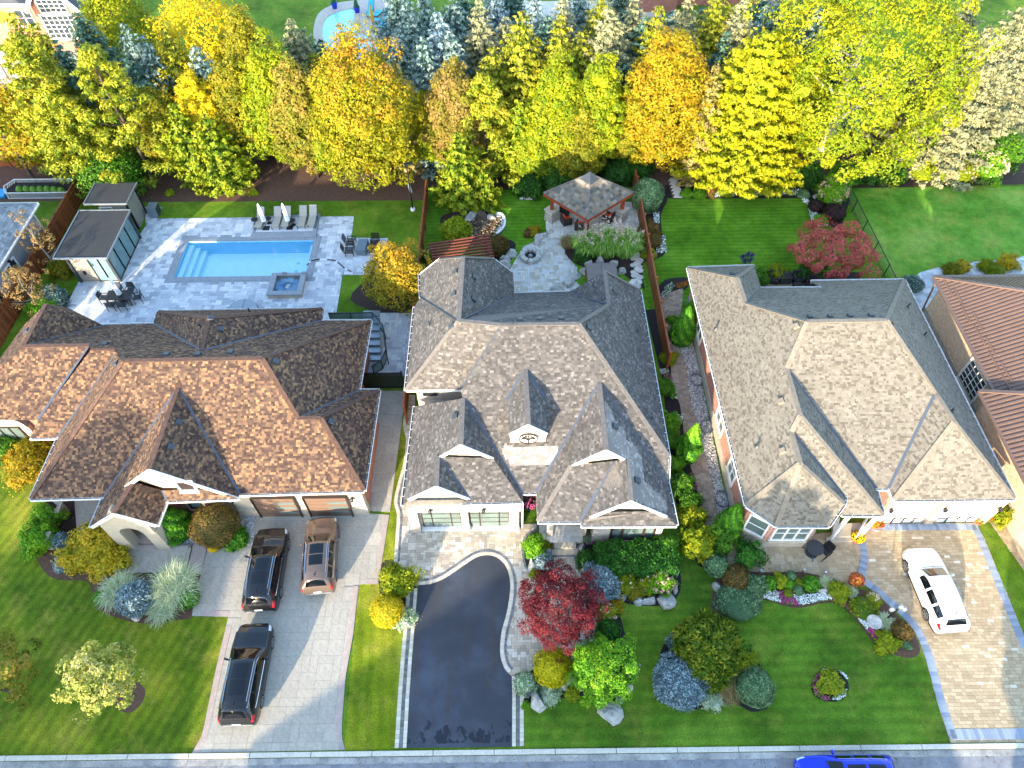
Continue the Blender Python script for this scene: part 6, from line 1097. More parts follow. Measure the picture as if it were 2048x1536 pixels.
car('parked_car', 'long black utility car nearest the street on the stamped driveway', (549, 1291), (529, 1405), 1, M['p_black'], 5.05)
car('parked_car', 'glossy black utility car parked between the round shrub and the bronze car', (581, 1094), (566, 1190), 1, M['p_black'], 4.9)
car('parked_car', 'bronze brown utility car parked in front of the garage door', (680, 1070), (676, 1155), 1, M['p_brown'], 4.6, H=.98, W=.96, roof=(2.3, 3.7))
car('parked_car', 'white car with chrome wheels parked on the golden paver driveway', (1805, 1138), (1844, 1233), -1, M['p_white'], 4.75, H=.95, W=.97, rails=False, glass_roof=False, slope=.1, plate=False)
bl = P(1680, 1515, 1.0); bx = P(1787, 1525, .8).x
cb_ = car('parked_car', 'bright blue car parked along the kerb at the bottom edge', (1640, 1512), (1740, 1512), 1, M['p_blue'], 4.7, H=.88, W=.95, rails=False, roof=(2.3, 4.2)); cb_.location = (bx-2.35, 5.45, .012); cb_.rotation_euler = (0, 0, math.pi/2)
# ================= garden furniture
def dup(root, loc, rz, label=None, group=None):
    r = root.copy(); COL.objects.link(r); r.location = loc; r.rotation_euler = (0, 0, rz)
    if label: r['label'] = label
    if group: r['group'] = group
    for ch in list(root.children):
        c = ch.copy(); COL.objects.link(c); c.parent = r
        for g in ch.children: q = g.copy(); COL.objects.link(q); q.parent = c
    return r
def lounger(label, loc, rz, fab='lounger_fabric', group=None, thick=.04):
    o = local(thing('sun_lounger', label, 'sun lounger', loc, rz, group)); w = .62
    for s in (-1, 1):
        MB().beam((s*w/2, -.95, .3), (s*w/2, .3, .33), .05, .05).beam((s*w/2, .3, .33), (s*w/2, .98, .85), .05, .05).build('side_rail', M['charcoal'], o)
        for y in (-.9, .25): MB().box((s*w/2, y, .15), (.05, .05, .3)).build('leg', M['charcoal'], o)
    MB().beam((0, -.95, .34), (0, .3, .36), w, thick).build('seat_sling', M[fab], o, bevel=.02); MB().beam((0, .3, .36), (0, 1.0, .9), w, thick).build('back_sling', M[fab], o, bevel=.02); return o
L_ = None
for (px, lb) in (((517, 455), 'leftmost taupe sun lounger by the pool, left of the first closed umbrella'), ((551, 454), 'taupe sun lounger just right of the first closed umbrella'), ((570, 453), 'taupe sun lounger under the second closed umbrella'), ((602, 452), 'taupe sun lounger second from the right by the pool'), ((622, 451), 'rightmost taupe sun lounger by the pool')):
    p = P(*px, .16); p = (p.x+.12, p.y+.55, .17)
    if L_ is None: L_ = lounger(lb, p, 0, group='taupe sun loungers on the pool platform')
    else: dup(L_, p, 0, lb)
def umbrella(label, base, z0, m='umbrella', h=2.5):
    o = thing('closed_umbrella', label, 'umbrella', tuple(base)); x, y = base[0], base[1]; MB().box((x, y, z0+.03), (.5, .5, .06)).build('base_plate', M['black'], o); MB().tube((x, y, z0), (x, y, z0+h), .025).build('pole', M['charcoal'], o)
    mb = MB(); n = 14; prof = [(.05, .75), (.17, .8), (.15, 1.2), (.13, 1.8), (.08, 2.3), (.03, h+.05)]; i = len(mb.v)
    for r_, z in prof:
        for k in range(n): a = 2*math.pi*k/n; rr_ = r_*(1.25 if k % 2 else .75); mb.v.append((x+rr_*math.cos(a), y+rr_*math.sin(a), z0+z))
    for j in range(len(prof)-1):
        for k in range(n): mb.f.append((j*n+k, j*n+(k+1) % n, (j+1)*n+(k+1) % n, (j+1)*n+k))
    mb.build('folded_canopy', M[m], o); MB().lathe((x, y, z0+1.3), [(.17, 0), (.17, .05)], 10).build('strap', M[m], o)
umbrella('closed white umbrella beside the leftmost sun lounger', P(533, 457, .16), .16); umbrella('closed white umbrella between the middle sun loungers', P(580, 456, .16), .16)
def side_table(label, p, z0, h=.5, r_=.28, m='black', group=None):
    o = local(thing('side_table', label, 'side table', (p[0], p[1], z0), 0, group)); MB().lathe((0, 0, 0), [(r_, h-.03), (r_, h)], 16).build('table_top', M[m], o); MB().tube((0, 0, 0), (0, 0, h-.03), .03).build('stem', M[m], o); MB().lathe((0, 0, 0), [(r_*.75, 0), (r_*.7, .03)], 14).build('base', M[m], o); return o
t0 = side_table('small round black table left of all the pool loungers', P(512, 448, .16), .16, group='black side tables by the pool loungers'); q = P(539, 446, .16); dup(t0, (q.x, q.y, .16), 0, 'small round black table right of the first closed umbrella'); q = P(587, 450, .16); dup(t0, (q.x, q.y, .16), 0, 'small round black table right of the second closed umbrella')
def chair(label, loc, rz, m='black', group=None, seat='charcoal', name='patio_chair'):
    o = local(thing(name, label, 'chair', loc, rz, group)); w, d_ = .56, .54
    for sx_ in (-1, 1):
        for sy in (-1, 1): MB().beam((sx_*w/2, sy*d_/2, 0), (sx_*w/2, sy*d_/2*.95, .45 if sy > 0 else .92), .035, .035).build('leg', M[m], o)
        MB().beam((sx_*w/2, -d_/2, .64), (sx_*w/2, d_/2+.02, .64), .05, .035).beam((sx_*w/2, d_/2, .45), (sx_*w/2, d_/2, .64), .035, .035).build('armrest', M[m], o)
    MB().box((0, 0, .45), (w-.04, d_, .04)).build('seat', M[seat], o); MB().beam((0, -d_/2, .5), (0, -d_/2-.06, .98), w-.05, .03, up=(0, 1, 0)).build('backrest', M[seat], o); return o
tc = P(238, 590, .74); dt = thing('dining_table', 'black rectangular dining table on the pool deck', 'table', (tc.x, tc.y, 0)); MB().box((tc.x, tc.y, .72), (1.9, 1.0, .05)).build('table_top', M['black'], dt, bevel=.01)
for sx_ in (-1, 1):
    for sy in (-1, 1): MB().box((tc.x+sx_*.85, tc.y+sy*.42, .35), (.07, .07, .7)).build('leg', M['black'], dt)
umbrella('closed white umbrella standing through the black dining table', (tc.x+.05, tc.y+.02, .03), .03)
c0_ = None
for dx, dy, rz, lb in ((-.45, .78, math.pi, 'black dining chair at the far left of the pool table'), (.5, .78, math.pi, 'black dining chair at the far right of the pool table'), (-1.25, .0, -math.pi/2, 'black dining chair at the left end of the pool table'), (1.3, .0, math.pi/2+.2, 'black dining chair at the right end of the pool table'), (-.45, -.75, 0, 'black dining chair at the near left of the pool table'), (.42, -.75, 0, 'black dining chair at the near right of the pool table')):
    if c0_ is None: c0_ = chair(lb, (tc.x+dx, tc.y+dy, .035), rz, group='black dining chairs round the pool table')
    else: dup(c0_, (tc.x+dx, tc.y+dy, .035), rz, lb)
def deck_chair(label, loc, rz, ln=.75, group=None):
    o = local(thing('deck_chair', label, 'deck chair', loc, rz, group)); w = .66
    for s in (-1, 1): MB().beam((s*w/2, -ln/2, .36), (s*w/2, ln/2, .34), .05, .05).beam((s*w/2, -ln/2+.1, .62), (s*w/2, ln/2, .6), .06, .04).beam((s*w/2, ln/2-.03, 0), (s*w/2, ln/2-.03, .62), .05, .05).beam((s*w/2, -ln/2+.1, 0), (s*w/2, -ln/2+.1, .62), .05, .05).build('side_frame', M['black'], o)
    for i in range(int(ln/.1)): MB().box((0, -ln/2+.05+i*.1, .37), (w, .07, .02)).build('slat', M['black'], o)
    for i in range(7): t = i/6; MB().box((0, -ln/2-.04-.16*t, .42+.5*t), (w, .03, .06)).build('back_slat', M['black'], o)
    return o
q = P(703, 490); deck_chair('upper black slatted deck chair left of the grey covered box', (q.x, q.y, .035), -math.pi/2-.05, group='black slatted deck chairs'); q = P(700, 508); deck_chair('lower black slatted deck chair left of the grey covered box', (q.x, q.y, .035), -math.pi/2+.05, group='black slatted deck chairs')
q = P(750, 505); deck_chair('long black slatted lounger right of the grey covered box', (q.x, q.y+.3, .035), math.pi, 1.5)
q = P(726, 505); bx_ = thing('covered_fire_table', 'grey fabric covered box between the black deck chairs', 'fire table', (q.x, q.y, 0)); MB().box((q.x, q.y+.25, .36), (.8, 1.35, .66), -.08, (.96, .97)).build('cover', mat('grey_cover', '5d6d75', .7, .12, 3), bx_, bevel=.05)
def armchair(label, loc, rz, cush, group=None, w=.8):
    o = local(thing('wicker_armchair', label, 'armchair', loc, rz, group)); MB().box((0, 0, .2), (w, .78, .36)).build('base', M['wicker'], o, bevel=.03); MB().box((0, -.34, .55), (w, .14, .6)).build('backrest', M['wicker'], o, bevel=.03)
    for s in (-1, 1): MB().box((s*(w/2-.07), .03, .45), (.14, .72, .36)).build('armrest', M['wicker'], o, bevel=.03)
    if cush: MB().box((0, .05, .44), (w-.3, .62, .13)).build('seat_cushion', M[cush], o, bevel=.04); MB().box((0, -.22, .66), (w-.3, .14, .42)).build('back_cushion', M[cush], o, bevel=.04)
    return o
g_ = 'orange cushioned armchairs under the gazebo'
a0 = None
for px, py, rz, lb in ((1131, 424, -2.2, 'dark wicker armchair with orange cushions at the upper left under the gazebo'), (1132, 447, -1.2, 'dark wicker armchair with orange cushions at the lower left under the gazebo'), (1216, 442, .9, 'dark wicker armchair with orange cushions at the right under the gazebo'), (1160, 458, -.3, 'dark wicker armchair with orange cushions behind the plumed grass'), (1165, 412, 2.8, 'dark wicker armchair with orange cushions at the back under the gazebo')):
    q = P(px, py)
    if a0 is None: a0 = armchair(lb, (q.x, q.y, .04), rz, 'cushion_orange', g_)
    else: dup(a0, (q.x, q.y, .04), rz, lb)
q = P(1172, 434); side_table('round table under the gazebo roof', (q.x, q.y), .04, .5, .5)
a1 = None
sheet('rear_terrace', G2([(1520, 565), (1640, 562), (1640, 590), (1525, 600)]), .03, M['paver_gold'])
for px, py, rz, lb in ((1545, 563, 2.9, 'dark wicker armchair left of the square box behind the beige roof'), (1593, 563, 3.1, 'dark wicker armchair with footstool right of the square box behind the beige roof'), (1620, 572, 2.6, 'dark wicker armchair nearest the roof notch behind the beige roof')):
    q = P(px, py)
    if a1 is None: a1 = armchair(lb, (q.x, q.y, .035), rz, None, 'wicker armchairs behind the beige roof')
    else: dup(a1, (q.x, q.y, .035), rz, lb)
q = P(1593, 576); fsn = thing('footstool', 'dark wicker footstool in front of an armchair behind the beige roof', 'footstool', tuple(q)); MB().box((q.x, q.y, .22), (.6, .5, .38)).build('footstool_body', M['wicker'], fsn, bevel=.03)
q = P(1567, 562); sb = thing('storage_box', 'square dark box table between the wicker armchairs', 'box table', tuple(q)); MB().box((q.x, q.y, .33), (.85, .85, .6)).build('box_body', M['charcoal'], sb, bevel=.02); MB().box((q.x, q.y, .65), (.9, .9, .05)).build('box_lid', M['black'], sb)
q = P(1622, 1106, 0); bt = side_table('round dark slatted bistro table beside the turret', (q.x, q.y), .04, .72, .5, 'charcoal')
for i in range(9): MB().box((-.4+.1*i, 0, .727), (.085, .9*math.sqrt(max(.05, 1-((-.4+.1*i)/.52)**2)), .012)).build('slat', M['charcoal'], bt)
for i in range(3): a = 2*math.pi*i/3+.4; MB().beam((0, 0, .35), (.55*math.cos(a), .55*math.sin(a), .0), .04, .04).build('leg', M['charcoal'], bt)
q = P(1645, 1108); rc = chair('black rocking chair beside the round bistro table', (q.x, q.y, .08), math.pi/2+.6, 'black', None, 'black', 'rocking_chair')
for s in (-1, 1): MB().path([(s*.28, -.5+.13*i, .0+.012*(i-4)**2*.5-.04) for i in range(9)], .025, 5).build('rocker', M['black'], rc)
gt = 'turquoise loungers at the kidney pool'
for k, (px, py, rz, lb) in enumerate(((742, 24, .1, 'turquoise lounger standing upright at the back of the kidney pool terrace'), (752, 36, math.pi/2+.1, 'middle turquoise lounger right of the kidney pool'), (762, 46, math.pi/2-.1, 'lowest turquoise lounger with white towels right of the kidney pool'), (768, 29, math.pi/2, 'turquoise lounger farthest right beside the kidney pool'))):
    q = P(px, py); lounger(lb, (q.x, q.y, .02), -rz, 'turquoise', gt, .14)
umbrella('closed yellow umbrella beside the turquoise loungers', P(748, 58), .02, 'yellow_cloth', 2.6); q = P(772, 62); rt = side_table('round turquoise topped table beside the kidney pool', (q.x, q.y), .02, .75, .8, 'turquoise')
for px, py, lb in ((670, 17, 'blue plant pot on the rim of the kidney pool'), (715, 26, 'blue pot with a slim cone shrub at the kidney pool')):
    q = P(px, py); o = thing('blue_plant_pot', lb, 'plant pot', (q.x, q.y, 0)); MB().lathe((q.x, q.y, .02), [(.25, 0), (.38, .7), (.34, .7), (.3, .6)], 12).build('pot', M['plastic_blue'], o); MB().lathe((q.x, q.y, .6), [(.3, 0), (.25, .5), (.03, 1.2)], 8).build('shrub', M['plastic_green'], o)
q = P(5, 50, 3.2); ss = thing('shade_sail', 'yellow shade sail in front of the red brick house at top left', 'shade sail', tuple(q)); a, b, c_ = AtY(-60, 5, 74), AtY(-40, 62, 70), AtY(38, 33, 72); MB().poly([a, b, c_]).poly([a-EZ*.03, c_-EZ*.03, b-EZ*.03]).build('sail', M['yellow_cloth'], ss)
for e in (b, c_): MB().tube((e.x, e.y, 0), tuple(e), .06).build('sail_post', M['pergola'], ss)
# pots, bird bath and other small things
def pot(label, px, py, r_, h, m, fm, n=160, cat='flower pot'):
    q = P(px, py); o = thing('flower_pot', label, cat, (q.x, q.y, 0)); MB().lathe((q.x, q.y, .02), [(r_*.7, 0), (r_, h), (r_*.88, h), (r_*.8, h-.06)], 14).build('pot', M[m], o); pots.append((o, q, r_, h, fm, n))
pots = []
pot('terracotta pot of red and orange flowers at the bend of the blue border', 1707, 1166, .42, .45, 'terracotta', 'red'); pot('pot of yellow flowers at the foot of the white porch railing', 1711, 1080, .4, .35, 'terracotta', 'yellow'); pot('pot of white and pink flowers on the paver border', 1742, 1200, .36, .3, 'limestone', 'cream')
pot('leftmost orange flower pot beside the garage door', 1727, 1055, .26, .3, 'terracotta', 'red', 70); pot('middle orange flower pot beside the garage door', 1745, 1053, .28, .3, 'terracotta', 'orange', 80); pot('rightmost orange flower pot beside the garage door', 1756, 1053, .24, .3, 'terracotta', 'red', 70); pot('small orange pumpkin pot at the right of the white garage', 1953, 1046, .24, .25, 'terracotta', 'orange', 50); pot('hanging basket of pink flowers between the two front gables', 1060, 1012, .5, .5, 'wicker', 'pink', 260)
q = P(1737, 1254); bb = thing('bird_bath', 'grey stone bird bath among the flowers', 'bird bath', (q.x, q.y, 0)); MB().lathe((q.x, q.y, 0), [(.22, 0), (.2, .08), (.09, .14), (.09, .6), (.2, .68)], 14).build('pedestal', M['boulder'], bb); MB().lathe((q.x, q.y, .66), [(.15, 0), (.38, .1), (.4, .16), (.34, .15), (.1, .07)], 20).build('basin', M['boulder'], bb)
q = P(1770, 1240); gl3 = thing('garden_lantern', 'black garden lamp post with three lanterns beside the blue border', 'lamp post', (q.x, q.y, 0)); MB().tube((q.x, q.y, 0), (q.x, q.y, 1.75), .05).build('pole', M['black'], gl3)
for dx, dy, z in ((-.32, 0, 1.65), (.32, 0, 1.65), (0, 0, 2.0)): MB().beam((q.x, q.y, 1.5), (q.x+dx, q.y+dy, z-.12), .03, .03).lathe((q.x+dx, q.y+dy, z), [(.06, -.14), (.12, -.1), (.12, .1), (.14, .12), (.02, .22)], 6).build('lantern', M['metal_grey'], gl3)
for px, py, lb in ((1604, 1145, 'small path light at the edge of the front patio'), (1646, 1150, 'small path light beside the striped grass tuft'), (1517, 1146, 'small path light below the turret')): q = P(px, py); o = thing('path_light', lb, 'path light', (q.x, q.y, 0)); MB().tube((q.x, q.y, 0), (q.x, q.y, .5), .02).build('stake', M['black'], o); MB().lathe((q.x, q.y, .5), [(.03, 0), (.1, .02), (.02, .1)], 10).build('lamp_head', M['metal_grey'], o)
q = P(1496, 548); sc_ = thing('iron_flower_sculpture', 'dark iron flower sculpture on the mown rear lawn', 'sculpture', (q.x, q.y, 0)); tops = [AtY(px, py, q.y) for px, py in ((1486, 512), (1496, 507), (1504, 510), (1490, 520), (1501, 519))]
for t in tops:
    MB().tube((q.x, q.y, 0), tuple(t), .025, .02, 5).build('stem', M['black'], sc_); mb = MB()
    for i in range(8): a = 2*math.pi*i/8; mb.beam(t, t+Vector((.28*math.cos(a), -.08, .28*math.sin(a))), .1, .02)
    mb.build('iron_bloom', mat('blue_iron', '2a3350', .5, .1, 4) if 'blue_iron' not in bpy.data.materials else bpy.data.materials['blue_iron'], sc_)
q = P(1952, 830); o = thing('hose_bin', 'green plastic hose reel beside the metal roofed house', 'hose reel', (q.x, q.y, 0)); MB().lathe((q.x, q.y, 0), [(.3, 0), (.38, .5), (.36, .62)], 12).build('drum', M['plastic_green'], o); MB().lathe((q.x+.02, q.y, .6), [(.3, 0), (.24, .12)], 12).build('reel', M['black'], o)
q = P(1930, 800); o = thing('recycling_box', 'blue recycling box beside the metal roofed house', 'recycling box', (q.x, q.y, 0)); MB().box((q.x, q.y, .2), (.5, .7, .4), 0, (1.1, 1.1)).build('box_body', M['plastic_blue'], o)
q = P(1960, 862); o = thing('iron_gate', 'black iron gate between the beige roofed house and the metal roofed house', 'gate', (q.x, q.y, 0))
for i in range(9): MB().box((q.x-.5+i*.14, q.y, .75), (.03, .03, 1.5)).build('bar', M['black'], o)
for z in (.2, 1.35): MB().box((q.x+.06, q.y, z), (1.2, .04, .05)).build('gate_rail', M['black'], o)
hp = [P(*p) for p in ((614, 532), (622, 524), (640, 520), (668, 522), (676, 526), (690, 538), (700, 543), (706, 549))]
hz = thing('pool_hose', 'black and white pool vacuum hose snaking over the deck', 'hose', tuple(hp[0])); pts = smooth([(p.x, p.y) for p in hp], 6)
for i in range(0, len(pts)-1, 3): seg = pts[i:i+4]; MB().path([(x, y, .075) for x, y in seg], .045, 6).build('hose_section', M['white'] if (i//3) % 3 == 1 else M['black'], hz)
q = P(1372, 640); o = thing('utility_cabinet', 'grey and black barbecue cabinets behind the tall arborvitae', 'cabinet', (q.x, q.y, 0)); MB().box((q.x+.55, q.y+.9, .55), (.7, 1.1, 1.1)).build('cabinet_body', M['metal_grey'], o, bevel=.03); MB().box((q.x+.6, q.y-.4, .5), (.7, 1.2, 1.0)).build('grill_body', M['black'], o, bevel=.03); MB().box((q.x+.6, q.y-.4, 1.1), (.6, 1.0, .25)).build('grill_lid', M['charcoal'], o, bevel=.08)
q = P(1893, 570); o = thing('garden_rake', 'small black tool leaning on the pale patio', 'tool', (q.x, q.y, 0)); MB().beam((q.x, q.y, .1), (q.x-.4, q.y+.5, .5), .05, .05).build('handle', M['black'], o); MB().box((q.x, q.y-.1, .08), (.4, .2, .14)).build('head', M['black'], o)
q = P(1078, 1288+90); o = thing('blue_spot_light', 'small dark blue spotlight in the variegated shrub', 'spotlight', (P(1057, 1395).x, P(1057, 1395).y, 0)); qq = P(1057, 1395); MB().lathe((qq.x, qq.y, 0), [(.03, 0), (.03, .6), (.14, .62), (.14, .8), (.02, .82)], 10).build('spot_body', M['charcoal'], o)
# ================= vegetation
def unit(a): return a/np.maximum(np.linalg.norm(a, axis=-1, keepdims=True), 1e-6)
def quads(Cn, Nn, S, r, asp=1.0, axis=None):
    n = len(Cn); Nn = unit(Nn); t = r.normal(0, 1, (n, 3)) if axis is None else axis; t = unit(t-Nn*(t*Nn).sum(1, keepdims=True)); b = np.cross(Nn, t); S = np.broadcast_to(np.asarray(S, float), (n,))[:, None]
    S = S*.8; V = np.stack([Cn+t*S*asp, Cn-t*S*asp*.6+b*S*.66, Cn-t*S*asp*.6-b*S*.66], 1).reshape(-1, 3); return V, np.arange(3*n).reshape(n, 3)
def foliage(name, parent, Cn, Nn, S, tint, m, r, asp=1.0, axis=None, core=None):
    V, F = quads(Cn, Nn, S, r, asp, axis); T = np.clip(tint, 0, 1)
    if core is not None:
        c, rx, rz, z0 = core; n, k = 14, 7; vv = []
        for j in range(k+1):
            el = -math.pi/2*.5+(math.pi*.75)*j/k
            for i in range(n): a = 2*math.pi*i/n; vv.append((c[0]+rx*math.cos(el)*math.cos(a), c[1]+rx*math.cos(el)*math.sin(a), max(z0, c[2]+rz*math.sin(el))))
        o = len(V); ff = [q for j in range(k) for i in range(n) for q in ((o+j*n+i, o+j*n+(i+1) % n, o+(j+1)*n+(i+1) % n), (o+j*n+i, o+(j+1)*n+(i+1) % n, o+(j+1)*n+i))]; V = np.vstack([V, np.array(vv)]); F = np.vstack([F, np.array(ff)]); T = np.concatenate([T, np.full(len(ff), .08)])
    org = ORG.get(parent); V = V-np.array(org) if org is not None else V
    return link(name, fastmesh(name, V, F, m, T), parent)
def trunk(parent, b, h, r0, m='bark', limbs=0, spread=1.5, z0=.3, rs=None, r1=.25, name='trunk'):
    mb = MB(); rs = rs or random.Random(1); b = Vector(b); p = [b+Vector((rs.uniform(-.08, .08)*k, rs.uniform(-.08, .08)*k, h*k/4)) for k in range(5)]; p[0] = b.copy(); mb.path(p, r0, 7, r0*r1)
    for i in range(limbs):
        t = z0+(.9-z0)*i/max(1, limbs); q = b.lerp(p[4], t); a = rs.random()*6.28; L = spread*(1.1-t)*rs.uniform(.7, 1.1)+.3; e = q+Vector((math.cos(a)*L, math.sin(a)*L, L*rs.uniform(.5, 1.0))); mid = q.lerp(e, .5)+Vector((0, 0, -.1*L)); rr = r0*(1-t*.75)*.55; mb.path([q, mid, e], rr, 5, rr*.3)
    return mb.build(name, M[m], parent)
def clumpy(r, c, rx, rz, ncl, per, rc, zmin=.2, low=-.7, flat=1.0, pw=1.0, rag=.10):
    """leaf positions in clumps over an egg-shaped crown"""
    g = (np.arange(ncl)+.5)/ncl; el = np.arcsin(low+(1-low)*g); az = np.arange(ncl)*2.39996+r.uniform(0, .5, ncl); rad = r.uniform(.62, 1.0, ncl)**.7*(1+r.normal(0, rag, ncl))
    d = np.stack([np.cos(el)*np.cos(az), np.cos(el)*np.sin(az), np.sin(el)], 1); q = d*rad[:, None]; taper = np.where(q[:, 2] > 0, 1-(1-pw)*q[:, 2], 1.0)
    cc = np.array(c)+np.stack([q[:, 0]*rx*taper, q[:, 1]*rx*taper, q[:, 2]*rz], 1)
    rcl = rc*r.uniform(.65, 1.3, ncl); k = np.repeat(np.arange(ncl), per); n = len(k); u = unit(r.normal(0, 1, (n, 3))); dk = d[k]
    s = (u*dk).sum(1); u = np.where((s < -.2)[:, None], u-1.6*dk*s[:, None], u); u = unit(u); rr = r.uniform(.45, 1.0, n)**.6
    Cn = cc[k]+u*(rcl[k]*rr)[:, None]*np.array([1, 1, flat]); Nn = u*.75+dk*.35+np.array([0, 0, .35])+r.normal(0, .45, (n, 3))
    ct = r.random(ncl); ok = Cn[:, 2] > zmin; return Cn[ok], Nn[ok], ct[k][ok], ((Cn[:, 2]-c[2]+rz)/(2*rz))[ok]
def pxr(p, px): return px/FPX*((Vector(p)-CAMPOS).dot(FW))
def decid(name, label, b, h, r_, mk, zb=.9, ncl=None, per=46, leafs=.17, rc=None, hot=.0, group='trees behind the gardens', sd=1, cat='tree', limbs=6, bark='bark', pw=.6, low=-.75, thin=1.0, tsh=0.0, rag=.13):
    r = np.random.default_rng(sd); rz = (h-zb)/2; c = (b[0], b[1], zb+rz); rc = rc or max(.35, r_*.21); area = 4*math.pi*((r_*rz)**1.0); ncl = ncl or int(thin*min(420, area/(rc*rc*.95)))
    o = thing(name, label, cat, (b[0], b[1], 0), 0, group); trunk(o, (b[0], b[1], 0), h*.8, max(.09, r_*.05), bark, limbs, r_*.8, .25, random.Random(sd))
    Cn, Nn, ct, hh = clumpy(r, c, r_, rz, ncl, int(per*1.6), rc, .15, low, pw=pw, rag=rag); t = .5*ct+.5*r.random(len(ct))
    if b[1] > 50:                # the side nobody sees from the gardens is thinner
        kp = (Cn[:, 1]-b[1] < .3*r_) | (r.random(len(Cn)) < .3); Cn, Nn, ct, hh, t = Cn[kp], Nn[kp], ct[kp], hh[kp], t[kp]
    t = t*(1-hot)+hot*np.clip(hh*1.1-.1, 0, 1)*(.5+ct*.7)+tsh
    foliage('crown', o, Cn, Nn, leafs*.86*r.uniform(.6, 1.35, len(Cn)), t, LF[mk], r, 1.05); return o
def conifer(name, label, b, h, r_, mk, zb=.4, sd=1, group='trees behind the gardens', dens=1.0, droop=.25, up=.25, size=.18, bark='bark', powr=.68, bare=0.0):
    r = np.random.default_rng(sd); o = thing(name, label, 'tree', (b[0], b[1], 0), 0, group); trunk(o, (b[0], b[1], 0), h*.98, max(.1, h*.014), bark, 0, r1=.12, rs=random.Random(sd))
    nl = int((h-zb)/.36*dens); Cs, Ns, Ss, Ts, Ax = [], [], [], [], []
    for i in range(nl):
        f = (i+r.random()*.5)/nl; z = zb+(h-zb)*f; R = r_*((1-f)**powr)*r.uniform(.85, 1.12)+.06; nb = max(4, int((4+R*4.2)*dens)); a0 = r.random()*6.28
        for k in range(nb):
            if bare and r.random() < bare*(1-f): continue
            a = a0+6.283*k/nb+r.normal(0, .12); L = R*r.uniform(.72, 1.1); m_ = max(3, int(L/.13*1.15)); s = np.linspace(.22, 1, m_); d = np.array([math.cos(a), math.sin(a), 0]); zz = z-droop*L*s+up*L*s*s
            p = np.array([b[0], b[1], 0])+d*(s*L)[:, None]; p[:, 2] = zz; w_ = (.12+.30*L*(1-s)*.5); nn = 3
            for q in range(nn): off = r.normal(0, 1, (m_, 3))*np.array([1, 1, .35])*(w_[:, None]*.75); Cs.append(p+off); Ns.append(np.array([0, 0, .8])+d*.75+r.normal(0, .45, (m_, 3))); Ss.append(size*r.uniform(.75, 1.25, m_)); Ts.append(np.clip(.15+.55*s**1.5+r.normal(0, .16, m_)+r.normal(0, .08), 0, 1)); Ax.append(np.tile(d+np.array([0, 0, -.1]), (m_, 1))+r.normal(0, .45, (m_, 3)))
    Cs, Ns, Ss, Ts, Ax = np.vstack(Cs), np.vstack(Ns), np.concatenate(Ss), np.concatenate(Ts), np.vstack(Ax); kp = (Cs[:, 1]-b[1] < .3*r_*(1-Cs[:, 2]/h)) | (r.random(len(Cs)) < .25)
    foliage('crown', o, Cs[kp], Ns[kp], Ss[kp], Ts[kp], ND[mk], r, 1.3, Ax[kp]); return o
def pine(name, label, b, h, r_, mk='pine', zb=2.2, sd=1, group='trees behind the gardens', n=95, rc=.62, powr=.6, trunkless=False):
    r = np.random.default_rng(sd); o = thing(name, label, 'tree', (b[0], b[1], 0), 0, group); trunk(o, (b[0], b[1], 0), h*.95, .2, 'bark', 10, r_*.8, .3, random.Random(sd)); Cs, Ns, Ts, Ax = [], [], [], []
    for i in range(n):
        f = ((i+r.random())/n)**.9; R = r_*(1-f**1.6)**powr*r.uniform(.35, 1.05)+.1; a = i*2.4+r.normal(0, .4); c = np.array([b[0]+R*math.cos(a), b[1]+R*math.sin(a), zb+(h-zb)*f-.05*R]); m_ = 120; u = unit(r.normal(0, 1, (m_, 3))+np.array([0, 0, .35])); rr = rc*r.uniform(.75, 1.2)*(1-.45*f); q = c+u*(rr*r.uniform(.35, 1, m_))[:, None]*np.array([1.15, 1.15, .62])
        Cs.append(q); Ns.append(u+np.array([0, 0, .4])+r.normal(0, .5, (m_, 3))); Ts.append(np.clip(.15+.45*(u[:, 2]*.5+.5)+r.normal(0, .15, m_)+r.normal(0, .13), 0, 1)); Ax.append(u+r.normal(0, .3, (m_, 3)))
    Cn = np.vstack(Cs); foliage('crown', o, Cn, np.vstack(Ns), (.15*r.uniform(.7, 1.2, len(Cn))), np.concatenate(Ts), ND[mk], r, 1.4, np.vstack(Ax)); return o
